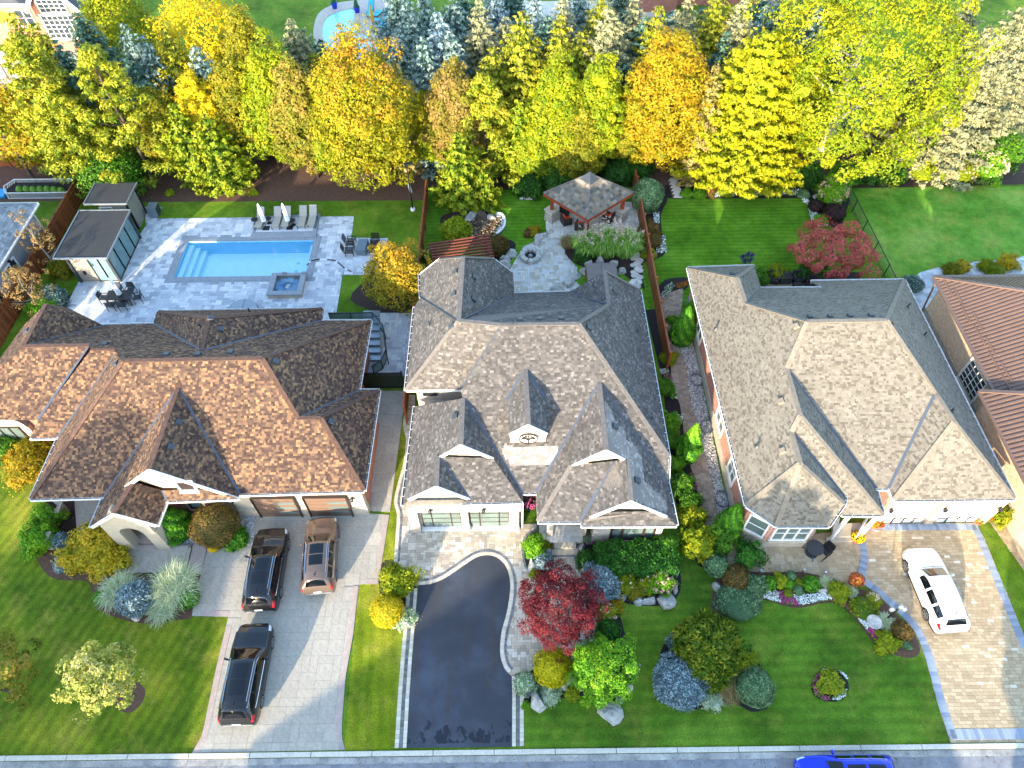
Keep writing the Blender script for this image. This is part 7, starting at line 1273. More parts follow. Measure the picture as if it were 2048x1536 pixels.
def bush(name, label, cx, cy, rpx, hf, mk, kind='leafy', sd=None, size=None, dens=1.0, group=None, sq=1.0, cat='shrub', z0=0.0, blooms=None, nb=40, core=True, mats=None):
    """shrub whose visible middle is at photo point (cx, cy); hf = height / width"""
    r = np.random.default_rng(sd if sd is not None else int(cx*13+cy)); p = P(cx, cy, .5); R = pxr(p, rpx); h = 2*R*hf; p = P(cx, cy, h*.45+z0); b = (p.x, p.y, 0); o = thing(name, label, cat, (p.x, p.y, 0), 0, group)
    m = mats or (LF.get(mk) if mk in LF else ND[mk]); c = (p.x, p.y, z0+h*.45); rz = h*.55; MB().tube((p.x, p.y, 0), (p.x, p.y, h*.5), max(.03, R*.05), n=6).build('stem', M['bark'], o)
    if kind in ('clip', 'needle'):
        n = int(dens*np.clip(R*rz*3600, 1200, 7000)); u = unit(r.normal(0, 1, (n, 3))); u = u[u[:, 2] > -.62]; n = len(u); lump = 1+(.05 if kind == 'clip' else .11)*np.sin(u[:, 0]*4+cx)*np.cos(u[:, 1]*4+cy)+.05*np.sin(u[:, 0]*5+cx)*np.sin(u[:, 1]*5+cy)+.05*np.sin(u[:, 2]*7)+r.normal(0, .025 if kind == 'clip' else .06, n)
        Cn = np.array(c)+u*lump[:, None]*np.array([R, R*sq, rz]); Nn = u*np.array([1, 1, R/rz])*(1.0 if kind == 'clip' else .5)+r.normal(0, .4 if kind == 'clip' else .6, (n, 3)); S = (size or .075)*r.uniform(.7, 1.3, n); t = r.random(n)*.75+.2*np.sin(u[:, 0]*9)*np.sin(u[:, 1]*9+1)+.1
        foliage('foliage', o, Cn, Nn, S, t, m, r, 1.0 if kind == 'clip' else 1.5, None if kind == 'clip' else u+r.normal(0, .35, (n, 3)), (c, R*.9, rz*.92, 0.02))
    else:
        rc = R*.3; ncl = int(dens*(90 if R > .9 else 60)); Cn, Nn, ct, hh = clumpy(r, c, R*.86, rz*.88, ncl, 80, rc, .03, -.55, rag=.19); sh_ = r.random(len(Cn)) < .1; Cn[sh_] = np.array(c)+(Cn[sh_]-np.array(c))*r.uniform(1.05, 1.3, (int(sh_.sum()), 1)); Cn[:, 2] = np.maximum(Cn[:, 2], .02); t = .5*ct+.5*r.random(len(ct)); Cn[:, 1] = c[1]+(Cn[:, 1]-c[1])*sq; an = np.arctan2(Cn[:, 1]-c[1], Cn[:, 0]-c[0]); wob = 1+.13*np.sin(an*3+cx)+.09*np.sin(an*5+cy); Cn[:, 0] = c[0]+(Cn[:, 0]-c[0])*wob; Cn[:, 1] = c[1]+(Cn[:, 1]-c[1])*wob
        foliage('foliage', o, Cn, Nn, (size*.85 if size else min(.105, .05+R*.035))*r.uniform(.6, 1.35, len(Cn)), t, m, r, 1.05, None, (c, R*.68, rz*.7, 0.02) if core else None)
    if blooms:
        u = unit(r.normal(0, 1, (nb*3, 3))); u = u[u[:, 2] > .0][:nb]; q = np.array(c)+u*np.array([R*1.02, R*1.02*sq, rz*1.02]); k = np.repeat(np.arange(len(q)), 14); w_ = unit(r.normal(0, 1, (len(k), 3))); foliage('blooms', o, q[k]+w_*.1*np.array([1, 1, .9]), w_, .07*r.uniform(.8, 1.2, len(k)), r.random(len(k)), FL[blooms], r)['kind'] = 'stuff'
    return o
def cone(name, label, px, py, h, R, mk='thuja', tip=None, sd=1, n=5200, fat=.75, cat='tree', group=None):
    r = np.random.default_rng(sd); p = P(px, py); o = thing(name, label, cat, (p.x, p.y, 0), 0, group); f = r.random(n)**.9; prof = np.minimum(1, (f*5)**.5)*(1-f)**fat*1.25; a = r.random(n)*6.283; R_ = R*prof*(1+.09*np.sin(a*5+f*9)+r.normal(0, .05, n)); Cn = np.stack([p.x+R_*np.cos(a), p.y+R_*np.sin(a), .06+f*h], 1)
    u = np.stack([np.cos(a), np.sin(a), np.full(n, .45)], 1); t = r.random(n)*.6+.25*np.sin(a*6+f*20)+(.45*np.clip(f*2-1, 0, 1) if tip else 0)+.1; MB().tube((p.x, p.y, 0), (p.x, p.y, h*.9), .06, .02).build('trunk', M['bark'], o); mb = foliage('foliage', o, Cn, u+r.normal(0, .4, (n, 3)), .075*r.uniform(.7, 1.3, n), t, ND[mk], r, 1.5, np.array([0, 0, 1.0])+u*.3+r.normal(0, .3, (n, 3)))
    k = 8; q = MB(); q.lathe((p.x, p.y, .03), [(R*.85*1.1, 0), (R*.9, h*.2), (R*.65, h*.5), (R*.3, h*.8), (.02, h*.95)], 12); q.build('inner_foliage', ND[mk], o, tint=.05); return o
def tuft(name, label, cx, cy, rpx, hf, mk, n=420, sd=None, wd=.015, group=None, plume=None, cat='ornamental grass', up=.55):
    n = int(n*2.0); r = np.random.default_rng(sd if sd is not None else int(cx*7+cy*3)); p = P(cx, cy, .3); R = pxr(p, rpx); h = 2*R*hf; p = P(cx, cy, h*.4); o = thing(name, label, cat, (p.x, p.y, 0), 0, group); a = r.random(n)*6.283; L = R*r.uniform(.3, .8, n); H = h*r.uniform(.6, 1.05, n)*(1-.3*(L/R)); d = np.stack([np.cos(a), np.sin(a), np.zeros(n)], 1); sd_ = np.stack([-np.sin(a), np.cos(a), np.zeros(n)], 1)
    ao = a+r.normal(0, 1.6, n); base = np.array([p.x, p.y, 0])+np.stack([np.cos(ao), np.sin(ao), 0*a], 1)*(.5*np.sqrt(r.random(n)))[:, None]*R; V = []; ss = (0, .4, .75, 1.0)
    for s in ss:
        q = base+d*(L*s**1.4)[:, None]; q[:, 2] = H*(1-(1-s)**1.9)-up*H*.55*s**3; w_ = wd*(1-s*.8)*(1.0 if up < .6 else 1); V += [q-sd_*w_, q+sd_*w_]
    V = np.stack(V, 1); K = V.shape[1]; F = np.array([(2*i, 2*i+1, 2*i+3, 2*i+2) for i in range(3)]); Fq = (F[None]+(np.arange(n)*K)[:, None, None]).reshape(-1, 4); V = V.reshape(-1, 3)-np.array((p.x, p.y, 0)); link('blades', fastmesh('blades', V, Fq, GR[mk], np.repeat(r.random(n), 3)), o)
    if plume:
        k = plume; aa = r.random(k)*6.283; rr = R*.8*np.sqrt(r.random(k)); q = np.stack([p.x+rr*np.cos(aa), p.y+rr*np.sin(aa), h*r.uniform(.7, 1.02, k)], 1); kk = np.repeat(np.arange(k), 12); Cn = q[kk]+r.normal(0, 1, (len(kk), 3))*np.array([.07, .07, .13]); foliage('plumes', o, Cn, r.normal(0, 1, (len(kk), 3))+np.array([0, -.3, .5]), .06, r.random(len(kk)), GR['plume'], r, 1.8)
    return o
def flowers(name, pts, n, mk, seed, h=.22, size=.05, green=.5, px=True):
    n = int(n*1.5)
    poly = G2(pts) if px else pts; r = np.random.default_rng(seed); xs = [q[0] for q in poly]; ys = [q[1] for q in poly]; X = r.uniform(min(xs), max(xs), n*3); Y = r.uniform(min(ys), max(ys), n*3); k = np.nonzero(inside(poly, X, Y))[0][:n]; Cn = np.stack([X[k], Y[k], r.uniform(.5, 1.0, len(k))*h], 1); g = int(len(k)*green)
    if g: Cg = Cn[:g].copy(); Cg[:, 2] *= .7; V, F = quads(Cg, r.normal(0, .6, (g, 3))+np.array([0, 0, 1]), .08, r, 1.2); link('flower_leaves', fastmesh('flower_leaves', V, F, LF['green'], r.random(g)), None, 'stuff')
    V, F = quads(Cn[g:], r.normal(0, .5, (len(k)-g, 3))+np.array([0, -.2, 1]), size*r.uniform(.7, 1.3, len(k)-g), r); return link(name, fastmesh(name, V, F, FL[mk], r.random(len(k)-g)), None, 'stuff')
for o, q, r_, h, fm, n in pots:
    r = np.random.default_rng(int(q.x*100)); u = unit(r.normal(0, 1, (n*2, 3))); u = u[u[:, 2] > -.1][:n]; Cn = np.array((q.x, q.y, h+.05))+u*np.array([r_*1.0, r_*1.0, r_*.8]); foliage('flowers', o, Cn, u+r.normal(0, .4, (len(u), 3)), .075, r.random(len(u)), FL[fm], r); Cn = Cn*.96+np.array((q.x, q.y, h+.05))*.04; foliage('leaves', o, Cn, u+r.normal(0, .4, (len(u), 3)), .09, r.random(len(u)), LF['green'], r)
# ---------------------------------------------------------------- trees behind the gardens: (photo x, photo y of the top, distance, half width in photo pixels)
def TT(px, py, Y): q = AtY(px, py, Y); return (q.x, Y), q.z
TREES = [
 ('p', 28, 75, 53.2, 78, 'pine', 'broad yellow-green pine at the left edge with bare lower trunk'), ('p', 175, 95, 53.0, 100, 'pine', 'large tufted yellow-green pine left of the shed roof'), ('c', 62, 40, 57.5, 55, 'ygreen', 'narrow yellow-green spruce between the two left pines'), ('c', 108, 75, 56, 40, 'dark', 'dark thin spruce right of the leftmost pine'),
 ('c', 244, 44, 60, 42, 'bluegrey', 'grey-blue spruce top above the tufted pine'), ('c', 280, 66, 58.5, 38, 'bluegrey', 'small grey spruce right of the tallest left grey spruce'), ('c', 325, 52, 59, 45, 'ygreen', 'yellow-green spruce left of the vase-shaped golden tree'), ('c', 388, 86, 57, 48, 'bluegrey', 'grey-green spruce in front of the vase-shaped golden tree'),
 ('d', 205, -25, 68, 80, 'lime', 'soft yellow willow-like tree beside the red brick house'), ('d', 385, 0, 63, 105, 'yellow', 'vase-shaped golden yellow tree left of the kidney pool lawn'), ('d', 378, 150, 55.5, 42, 'yellow', 'small bright yellow tree among the left spruces'), ('c', 345, 205, 53, 62, 'cedar', 'bright green hemlock left of the pair above the mulch'), ('c', 408, 225, 52.3, 72, 'cedar', 'bright green hemlock right of the pair above the mulch'),
 ('d', 478, 40, 58.5, 60, 'olive', 'olive green tree below the kidney pool lawn'), ('d', 530, 95, 55, 72, 'lime', 'lime green tree between the hemlocks and the maple'), ('d', 575, 130, 53, 60, 'mixed', 'tall turning tree with orange flecks left of the maple'), ('c', 577, 34, 61, 45, 'pale', 'pale whitish spruce left of the kidney pool'), ('c', 605, 55, 63, 40, 'pale', 'second pale spruce directly beside the kidney pool edge'), ('c', 678, 40, 60, 34, 'pale', 'small pale spruce tip in front of the kidney pool'),
 ('d', 705, 78, 52.0, 98, 'maple', 'big maple turning orange at the top behind the pool lawn'), ('c', 790, 120, 53.5, 32, 'straw', 'thin pale yellow conifer right of the orange-topped maple'),
 ('c', 812, -5, 60, 50, 'bluegrey', 'dark blue-grey spruce immediately right of the kidney pool'), ('c', 845, -20, 63, 50, 'bluegrey', 'tall blue-grey spruce second right of the kidney pool'), ('c', 873, 18, 58.5, 52, 'blue', 'silvery blue spruce third right of the kidney pool'), ('c', 925, -30, 66, 55, 'dark', 'dark green spruce behind the white spruces'), ('c', 958, -5, 61, 46, 'pale', 'ghostly white spruce left of the large yellow-green spruce'), ('c', 1010, 30, 62, 42, 'pale', 'whitish spruce touching the left of the large yellow-green spruce'),
 ('c', 1043, 18, 57.5, 62, 'ygreen', 'large yellow-green spruce at the middle of the back row'), ('c', 1070, -25, 66, 42, 'blue', 'blue-white spruce behind the large yellow-green spruce'), ('c', 1128, -10, 62, 50, 'pale', 'pale spruce right of the large yellow-green spruce'), ('c', 1122, 25, 58.5, 48, 'ygreen', 'yellow-green spruce in front of a pale spruce'), ('c', 1222, 10, 58.5, 68, 'pale', 'broad cream and blue spruce above the gazebo'), ('c', 1205, -30, 64, 40, 'ygreen', 'yellow spruce tip behind the broad cream spruce'), ('c', 1270, -10, 62, 46, 'pale', 'pale spruce between the terrace and the gold maple'), ('c', 1318, 8, 60, 46, 'ygreen', 'yellow-green spruce above the gold maple'), ('c', 1378, -8, 61, 52, 'pale', 'cream spruce with blue skirt above the gold maple'), ('c', 1440, -25, 61, 46, 'ygreen', 'golden green spruce left of the slate roof'), ('c', 1492, -10, 60.5, 50, 'pale', 'cream white spruce in front of the dormer windows'), ('c', 1545, 60, 60, 40, 'bluegrey', 'small pale blue spruce below the slate roof'), ('c', 1590, -45, 66, 68, 'bluegrey', 'dark blue spruce right of the slate roof'), ('c', 1640, 12, 60, 46, 'bluegrey', 'grey-blue spruce tip left of the giant yellow tree'),
 ('d', 900, 135, 53.8, 58, 'pinky', 'sparse salmon-tipped tree right of the lamp post'), ('p', 965, 155, 53.2, 80, 'pine', 'bright yellow pine with spreading arms in the middle'), ('c', 1040, 195, 52.6, 52, 'cedar', 'yellow-green cedar right of the bright yellow pine'), ('d', 1120, 128, 53.6, 62, 'lime', 'olive and yellow tree above the gazebo left side'), ('d', 1206, 122, 53.8, 55, 'lime', 'yellow-green pointed tree above the gazebo right side'), ('d', 1350, 75, 53.5, 80, 'golden', 'golden maple left of the pale narrow conifer'), ('c', 1435, 125, 52.2, 46, 'straw', 'pale narrow conifer in front of the golden maple'), ('L', 1545, 65, 53.2, 125, 'limen', 'brilliant lime spreading pine behind the flower bed'), ('c', 915, 262, 49.3, 66, 'cedar', 'bright green cedar by the pond and brown fence'), ('c', 968, 340, 48.8, 40, 'cedar', 'small bright cedar right of the pond cedar'), ('c', 1985, 45, 55.5, 92, 'pale', 'cream white spruce at the right edge'), ('c', 2055, 10, 60, 90, 'pale', 'cream spruce cut off by the right edge of the photo'), ('c', 1505, 120, 58, 55, 'dark', 'dark green spruce behind the lime spreading pine'), ('c', 1455, 60, 59, 40, 'dark', 'shaded green spruce between two bright spruces'),
 ('c', 790, -30, 70, 55, 'bluegrey', 'dusky blue-grey spruce far back, nearest the kidney pool terrace'),
 ('c', 835, 40, 61, 50, 'dark', 'dark green spruce between the blue spruces beside the kidney pool'),
 ('c', 905, -10, 64, 57, 'bluegrey', 'dusky blue-grey spruce left of the ghostly white spruce'),
 ('c', 985, -25, 67, 51, 'blue', 'silver-blue spruce behind the whitish spruce'),
 ('c', 1020, -40, 71, 58, 'dark', 'dark green spruce far behind the large middle spruce'),
 ('c', 1095, 30, 60, 57, 'dark', 'dark green spruce in the gap right of the large middle spruce'),
 ('c', 1160, -20, 66, 59, 'bluegrey', 'dusky blue-grey spruce left of the broad cream spruce'),
 ('c', 1165, 60, 58, 57, 'ygreen', 'yellow-green spruce low in front of the broad cream spruce'),
 ('c', 1245, -35, 69, 56, 'dark', 'dark green spruce on the terrace side of the broad cream spruce'),
 ('c', 1295, 30, 61, 60, 'dark', 'dark green spruce low behind the gold maple'),
 ('c', 1345, 20, 63, 54, 'bluegrey', 'dusky blue-grey spruce between the yellow-green and cream spruces above the gold maple'),
 ('c', 1405, 10, 64, 46, 'dark', 'dark green spruce left of the slate roof'),
 ('c', 1460, 5, 63, 59, 'ygreen', 'yellow-green spruce just left of the dormer windows'),
 ('c', 1530, -5, 70, 53, 'dark', 'dark green spruce below the dormer windows'),
 ('c', 1620, -20, 64, 58, 'dark', 'dark green spruce left behind the giant yellow tree'),
 ('c', 1700, -60, 68, 49, 'ygreen', 'yellow-green spruce high behind the giant yellow tree'),
 ('c', 150, 20, 62, 56, 'dark', 'dark green spruce beside the brick gable window'),
 ('c', 255, 110, 57.5, 46, 'dark', 'dark green spruce behind the tufted pine'),
 ('c', 430, 60, 61, 60, 'ygreen', 'yellow-green spruce right of the vase-shaped golden tree'),
 ('c', 520, 60, 60, 48, 'ygreen', 'yellow-green spruce below the lawn of the kidney pool'),
 ('c', 640, 75, 60, 47, 'dark', 'dark green spruce in front of the kidney pool rim'),
 ('c', 1950, -10, 64, 51, 'pale', 'cream tipped spruce left of the right-edge cream spruce'),
 ('c', 1900, 80, 58, 53, 'ygreen', 'yellow-green spruce between the giant yellow tree and the right-edge spruce'),
 ('c', 2020, 120, 57, 59, 'pale', 'cream tipped spruce low at the right edge'),
 ('c', 20, 20, 60, 50, 'ygreen', 'yellow-green spruce at the left edge below the shade sail'), ('d', 120, 150, 56, 60, 'olive', 'olive tree filling the gap between the two left pines'), ('d', 300, 190, 55, 55, 'olive', 'dull green tree behind the tufted pine'), ('d', 455, 130, 56, 55, 'olive', 'olive tree behind the right hemlock'), ('c', 625, 100, 58, 48, 'ygreen', 'yellow-green spruce just left of the big maple'), ('c', 845, 70, 56, 48, 'bluegrey', 'blue-grey spruce in front of the silvery blue spruce'), ('c', 795, 60, 58, 45, 'bluegrey', 'dark blue-grey spruce below the kidney pool terrace'), ('c', 985, 90, 56.5, 50, 'ygreen', 'yellow-green spruce left below the large middle spruce'), ('c', 900, 60, 58, 48, 'bluegrey', 'dim blue spruce behind the salmon-tipped tree'), ('d', 850, 190, 54.5, 42, 'lime', 'slim lime tree beside the fence end and lamp post'), ('d', 1065, 240, 53, 52, 'lime', 'lime tree low behind the gazebo left corner'), ('d', 1160, 215, 52.6, 55, 'olive', 'olive tree directly behind the gazebo roof'), ('d', 1275, 180, 54, 45, 'olive', 'olive tree between the gazebo and the golden maple'), ('c', 1250, 110, 57, 45, 'dark', 'shaded spruce left of the golden maple'), ('d', 1470, 230, 53, 50, 'lime', 'lime tree low beside the pale narrow conifer'), ('d', 1625, 120, 56, 60, 'lime', 'lime tree between the lime pine and the giant yellow tree'), ('c', 1700, 60, 62, 60, 'dark', 'dark spruce hidden behind the giant yellow tree'), ('d', 745, 210, 53.5, 45, 'golden', 'golden tree tucked right of the big maple'), ('d', 640, 180, 52.8, 50, 'lime', 'lime tree tucked left of the big maple'), ('p', 95, 180, 52.5, 70, 'pine', 'lower yellow-green pine between the two left pines'), ('d', 10, 180, 55, 60, 'golden', 'golden tree at the left edge beside the leftmost pine')]
for i, (k, px, py, Y, w_, mk, lb) in enumerate(TREES):
    b, h = TT(px, py, Y); h = max(h, 2.5); rr = pxr((b[0], Y, h*.5), w_)
    if k == 'd': decid('maple_tree' if mk in ('maple', 'golden') else 'leafy_tree', lb, b, h, rr, mk, zb=.7, sd=100+i, hot=.5 if mk == 'maple' else .1, pw=.55 if mk not in ('maple', 'golden', 'yellow') else .78, thin=.75 if mk == 'pinky' else 1.0, per=54, leafs=.17)
    elif k == 'L': conifer('pine_tree', lb, b, h, rr*1.15, mk, zb=.3, sd=100+i, dens=1.05, droop=.05, up=.3, size=.2, powr=.5)
    elif k == 'p': pine('pine_tree', lb, b, h, rr*.92, mk, zb=2.6 if px < 100 else .9, sd=100+i, n=125, rc=.78)
    else: conifer('spruce_tree' if mk not in ('cedar', 'straw') else 'cedar_tree', lb, b, h, rr*(1.0 if mk in ('cedar', 'straw') else 1.6), mk, zb=.3, sd=100+i, dens=.92, droop=.35 if mk != 'cedar' else .1, up=.35)
b, h = TT(1790, -75, 54.5); decid('leafy_tree', 'giant yellow-green tree with pale limbs left of the right-edge spruce', b, h, pxr((b[0], 54.5, 6), 195), 'lime', zb=.6, sd=222, ncl=560, per=64, rc=.95, leafs=.175, limbs=14, bark='bark_pale', pw=.85, low=-.7)
for px, py, lb in ((73, 367, 'leaning bare pine trunk nearest the lattice planter'), (148, 365, 'bare pine trunk above the right end of the lattice planter'), (172, 352, 'bare pine trunk against the brown fence')): p = P(px, py); o = thing('bare_pine', lb, 'tree', (p.x, p.y, 0)); trunk(o, (p.x, p.y, 0), 6.5, .2, 'bark', 5, 1.4, .6, random.Random(px), .7); pr_ = np.random.default_rng(px); k_ = 900; foliage('crown', o, np.array((p.x, p.y, 6.0))+pr_.normal(0, 1, (k_, 3))*np.array([.9, .7, .9]), pr_.normal(0, 1, (k_, 3)), .15, pr_.random(k_), ND['pine'], pr_, 1.4)
def base_tree(fn, name, label, px, py, h, rpx, *a, **k): p = P(px, py); return fn(name, label, (p.x, p.y), h, pxr((p.x, p.y, h*.6), rpx), *a, **k)
base_tree(decid, 'young_tree', 'young pale-barked tree in a round mulch ring on the left front lawn', 258, 1392, 5.0, 62, 'young', zb=1.7, sd=301, group=None, bark='bark_pale', leafs=.11, hot=.2, rc=.36, ncl=110, limbs=5, rag=.22, pw=.8)
base_tree(decid, 'street_tree', 'orange and green tree cut off by the lower left edge of the photo', 38, 1392, 6.0, 96, 'mixed', zb=1.4, sd=302, group=None, leafs=.14, ncl=75, hot=.5, rag=.25)
base_tree(decid, 'orange_tree', 'golden orange tree between the pool lawn and the grey gables', 802, 606, 5.2, 54, 'sunset', zb=.5, sd=303, group=None, leafs=.12, hot=.75, rc=.5, rag=.25, pw=.9)
base_tree(decid, 'sparse_tree', 'sparse browning tree beside the pool cabana corner', 112, 535, 4.8, 30, 'dry', zb=1.0, sd=304, group=None, leafs=.09, ncl=26, rag=.35, bark='bark_pale', tsh=.2); base_tree(decid, 'sparse_tree', 'sparse browning tree beside the grey brick wall', 85, 622, 4.4, 40, 'dry', zb=.8, sd=305, group=None, leafs=.09, ncl=36, rag=.35, bark='bark_pale', tsh=.2)
def mid_tree(name, label, cx, cy, rpx, h, mk, zb, **k): p = P(cx, cy, (h+zb)/2); return decid(name, label, (p.x, p.y), h, pxr((p.x, p.y, h*.5), rpx), mk, zb=zb, group=None, **k)
mid_tree('red_maple', 'crimson Japanese maple beside the asphalt driveway', 1120, 1212, 74, 3.7, 'crimson', .7, sd=306, leafs=.075, per=75, rc=.36, ncl=190, hot=.3, rag=.2, pw=1.0, low=-.6); mid_tree('red_shrub_tree', 'dusty red spreading maple on the rear lawn by the chain link fence', 1668, 500, 74, 3.4, 'rose', .5, sd=307, leafs=.10, per=65, rc=.45, ncl=130, rag=.22, pw=1.0, low=-.5)
mid_tree('round_tree', 'round bright green shrub tree above the angular boulder', 1206, 1338, 58, 2.9, 'bright', .2, sd=308, leafs=.085, per=70, rc=.34, ncl=150, rag=.16, pw=1.0, low=-.5)
# ---------------------------------------------------------------- shrubs
cone('thuja', 'egg-shaped clipped green thuja beside the portico', 357, 1064, 2.5, .95, 'thuja', sd=1, fat=.5, cat='shrub'); bush('round_shrub', 'big round rusty brown clipped shrub in front of the bow window', 430, 1050, 46, .85, 'brownish', 'clip', size=.06, dens=1.5)
bush('spreading_juniper', 'low bright green juniper at the foot of the round rusty shrub', 470, 1076, 27, .4, 'thuja', 'needle'); bush('flower_mound', 'small mound of yellow flowers below the round rusty shrub', 427, 1093, 12, .7, 'yellow', 'clip', cat='flowers', mats=FL['yellow'], size=.05)
bush('leafy_shrub', 'upper light green shrub beside the porch railing', 95, 1032, 28, .8, 'bright'); bush('leafy_shrub', 'lower light green shrub at the lawn edge left of the porch pier', 76, 1078, 32, .8, 'bright'); bush('blue_juniper', 'narrow blue juniper left of the golden sumac', 124, 1082, 16, 1.0, 'blue', 'needle'); bush('blue_juniper', 'low blue juniper spreading under the golden sumac', 130, 1124, 22, .5, 'blue', 'needle')
bush('golden_sumac', 'golden and red sumac-like shrub beside the arched portico', 200, 1085, 50, .6, 'gold', dens=.9, size=.12); bush('golden_sumac', 'smaller golden shrub at the front of the sumac group', 160, 1110, 34, .6, 'gold', size=.12); bush('golden_sumac', 'golden shrub closest to the walk in the sumac group', 215, 1122, 34, .5, 'gold', size=.12)
tuft('ornamental_grass', 'pale striped grass clump left of the blue globe spruce', 240, 1182, 46, .55, 'pale', 520, wd=.016); tuft('ornamental_grass', 'largest pale striped grass clump beside the stamped driveway', 348, 1172, 56, .55, 'pale', 700, wd=.016); tuft('ornamental_grass', 'pale grass clump hanging over the lawn edge', 325, 1218, 36, .4, 'pale', 420, wd=.016)
bush('blue_globe_spruce', 'round blue spruce between the pale grass clumps', 270, 1198, 34, .85, 'blue', 'needle'); bush('green_globe', 'small green globe shrub left of the pale grasses', 204, 1194, 16, .8, 'thuja', 'clip'); bush('green_globe', 'small green globe shrub right of the pale grasses', 376, 1196, 22, .8, 'thuja', 'clip')
bush('leafy_shrub', 'dark green shrub at the left edge below the arched window', 8, 900, 30, .8, 'green'); bush('leafy_shrub', 'yellow-green shrub below the arched window', 62, 892, 24, .7, 'lime'); bush('orange_shrub', 'bright orange-yellow shrub at the corner of the left lawn', 62, 922, 46, .6, 'golden', size=.11)
bush('leafy_shrub', 'lime green shrub at the top of the strip between the driveways', 793, 1162, 33, .7, 'lime'); bush('yellow_ball_shrub', 'bright yellow ball shrub between the two driveways', 775, 1222, 33, .85, 'yellow', 'clip', size=.06, dens=1.3); bush('variegated_shrub', 'low variegated shrub behind the yellow ball between the driveways', 806, 1236, 22, .5, 'variegated')
bush('leafy_shrub', 'lime shrub inside the curved bed left of the entry steps', 1067, 1092, 22, .9, 'bright'); bush('blue_dwarf_spruce', 'small blue spruce left of the entry walk', 1086, 1122, 18, .7, 'blue', 'needle'); bush('low_shrub', 'small red-green shrub beside the porch wall', 1090, 1090, 11, .8, 'mixed', cat='shrub'); bush('low_shrub', 'small yellow-green plant in the tip of the curved bed', 1070, 1147, 10, .5, 'lime')
bush('clipped_egg_shrub', 'smooth clipped green egg shrub beside the entry steps', 1171, 1118, 19, 1.0, 'hedge', 'clip', size=.045, dens=1.8); bush('blue_spruce_shrub', 'wide blue spruce shrub right of the crimson maple', 1198, 1165, 38, .75, 'blue', 'needle', dens=1.3); bush('violet_flowers', 'small violet flowering plant under the front window', 1178, 1078, 11, .6, 'juniper', blooms='pink', nb=16)
hd = thing('hedge', 'long dark green hedge under the wide front window', 'hedge', tuple(P(1262, 1118))); r = np.random.default_rng(9); n = 15000; h0, h1 = P(1196, 1118, .9), P(1346, 1112, .9); u = r.random((n, 3)); f = r.integers(0, 5, n); hx, hy, hz = (h1.x-h0.x)/2, .85, 1.25; q = u*2-1; q[f < 3, 2] = 1; q[f == 3, 1] = -1; q[f == 4, 0] = np.sign(q[f == 4, 0]); Cn = np.stack([(h0.x+h1.x)/2+q[:, 0]*hx*(1+.05*np.sin(q[:, 2]*4)), (h0.y+h1.y)/2+q[:, 1]*hy*(1+.12*np.sin(q[:, 0]*9)), (q[:, 2]*.5+.5)*hz*(1+.08*np.sin(q[:, 0]*14)*np.cos(q[:, 1]*5))], 1)+r.normal(0, .07, (n, 3)); Cn[:, 2] = np.maximum(Cn[:, 2], .03)
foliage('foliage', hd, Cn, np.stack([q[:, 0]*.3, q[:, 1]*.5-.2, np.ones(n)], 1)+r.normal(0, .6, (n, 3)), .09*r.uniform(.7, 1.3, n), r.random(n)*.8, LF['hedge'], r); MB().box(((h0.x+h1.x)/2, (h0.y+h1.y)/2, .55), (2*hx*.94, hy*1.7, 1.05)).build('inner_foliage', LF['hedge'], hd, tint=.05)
bush('leafy_shrub', 'fresh green shrub at the right end of the dark hedge', 1332, 1098, 26, .9, 'green')
bush('hydrangea', 'lime hydrangea with pale heads left in the boulder bed', 1250, 1166, 21, .6, 'lime', blooms='cream', nb=10); bush('bronze_shrub', 'bronze green shrub in the middle of the boulder bed', 1272, 1180, 18, .5, 'olive'); bush('hydrangea', 'yellow-green hydrangea right of the bronze shrub', 1293, 1168, 18, .6, 'chart', blooms='cream', nb=8); bush('pink_hydrangea', 'pink hydrangea at the right end of the boulder bed', 1322, 1164, 25, .7, 'bright', blooms='rose', nb=44)
bush('hydrangea', 'cream flowering shrub right of the crimson maple', 1214, 1226, 18, .6, 'chart', blooms='cream', nb=24); bush('orange_tipped_shrub', 'yellow-orange shrub beside the cream flowering shrub', 1232, 1212, 14, .6, 'golden'); bush('dark_round_shrub', 'dark olive clipped shrub under the cream flowering shrub', 1216, 1262, 25, .75, 'hedge', 'clip')
bush('chartreuse_ball', 'chartreuse ball shrub between the pavers and the boulders', 1105, 1336, 38, .8, 'lemon', 'clip', size=.07, dens=1.5); bush('variegated_shrub', 'white and green variegated shrub at the corner of the asphalt', 1050, 1368, 25, .8, 'variegated', 'clip', size=.06); bush('ground_cover', 'low speckled ground cover below the chartreuse ball', 1100, 1386, 22, .3, 'variegated'); bush('low_shrub', 'low yellow-green shrub beside the angular boulder', 1144, 1386, 15, .4, 'chart'); bush('low_shrub', 'tiny green plant below the variegated shrub', 1052, 1410, 7, .6, 'bright'); bush('variegated_shrub', 'pale variegated shrub right of the round green tree', 1263, 1338, 14, .7, 'variegated'); bush('hydrangea', 'small cream plant below the round green tree', 1240, 1397, 8, .5, 'variegated')
bush('golden_thread_shrub', 'tall golden green thread-leaf shrub on the island bed', 1415, 1296, 58, .85, 'cedar', 'needle', size=.12, dens=1.5, mats=leaf('thread_leaf', '2c4608', '48660e', '6f7c14', '98942a')); bush('golden_thread_shrub', 'yellow-tipped lower part of the island thread-leaf shrub', 1420, 1345, 36, .7, 'cedar', 'needle', size=.12, mats=bpy.data.materials['thread_leaf']); bush('blue_globe_spruce', 'large pale blue spruce cushion on the island bed', 1358, 1362, 50, .6, 'blue', 'needle', dens=1.7, size=.06)
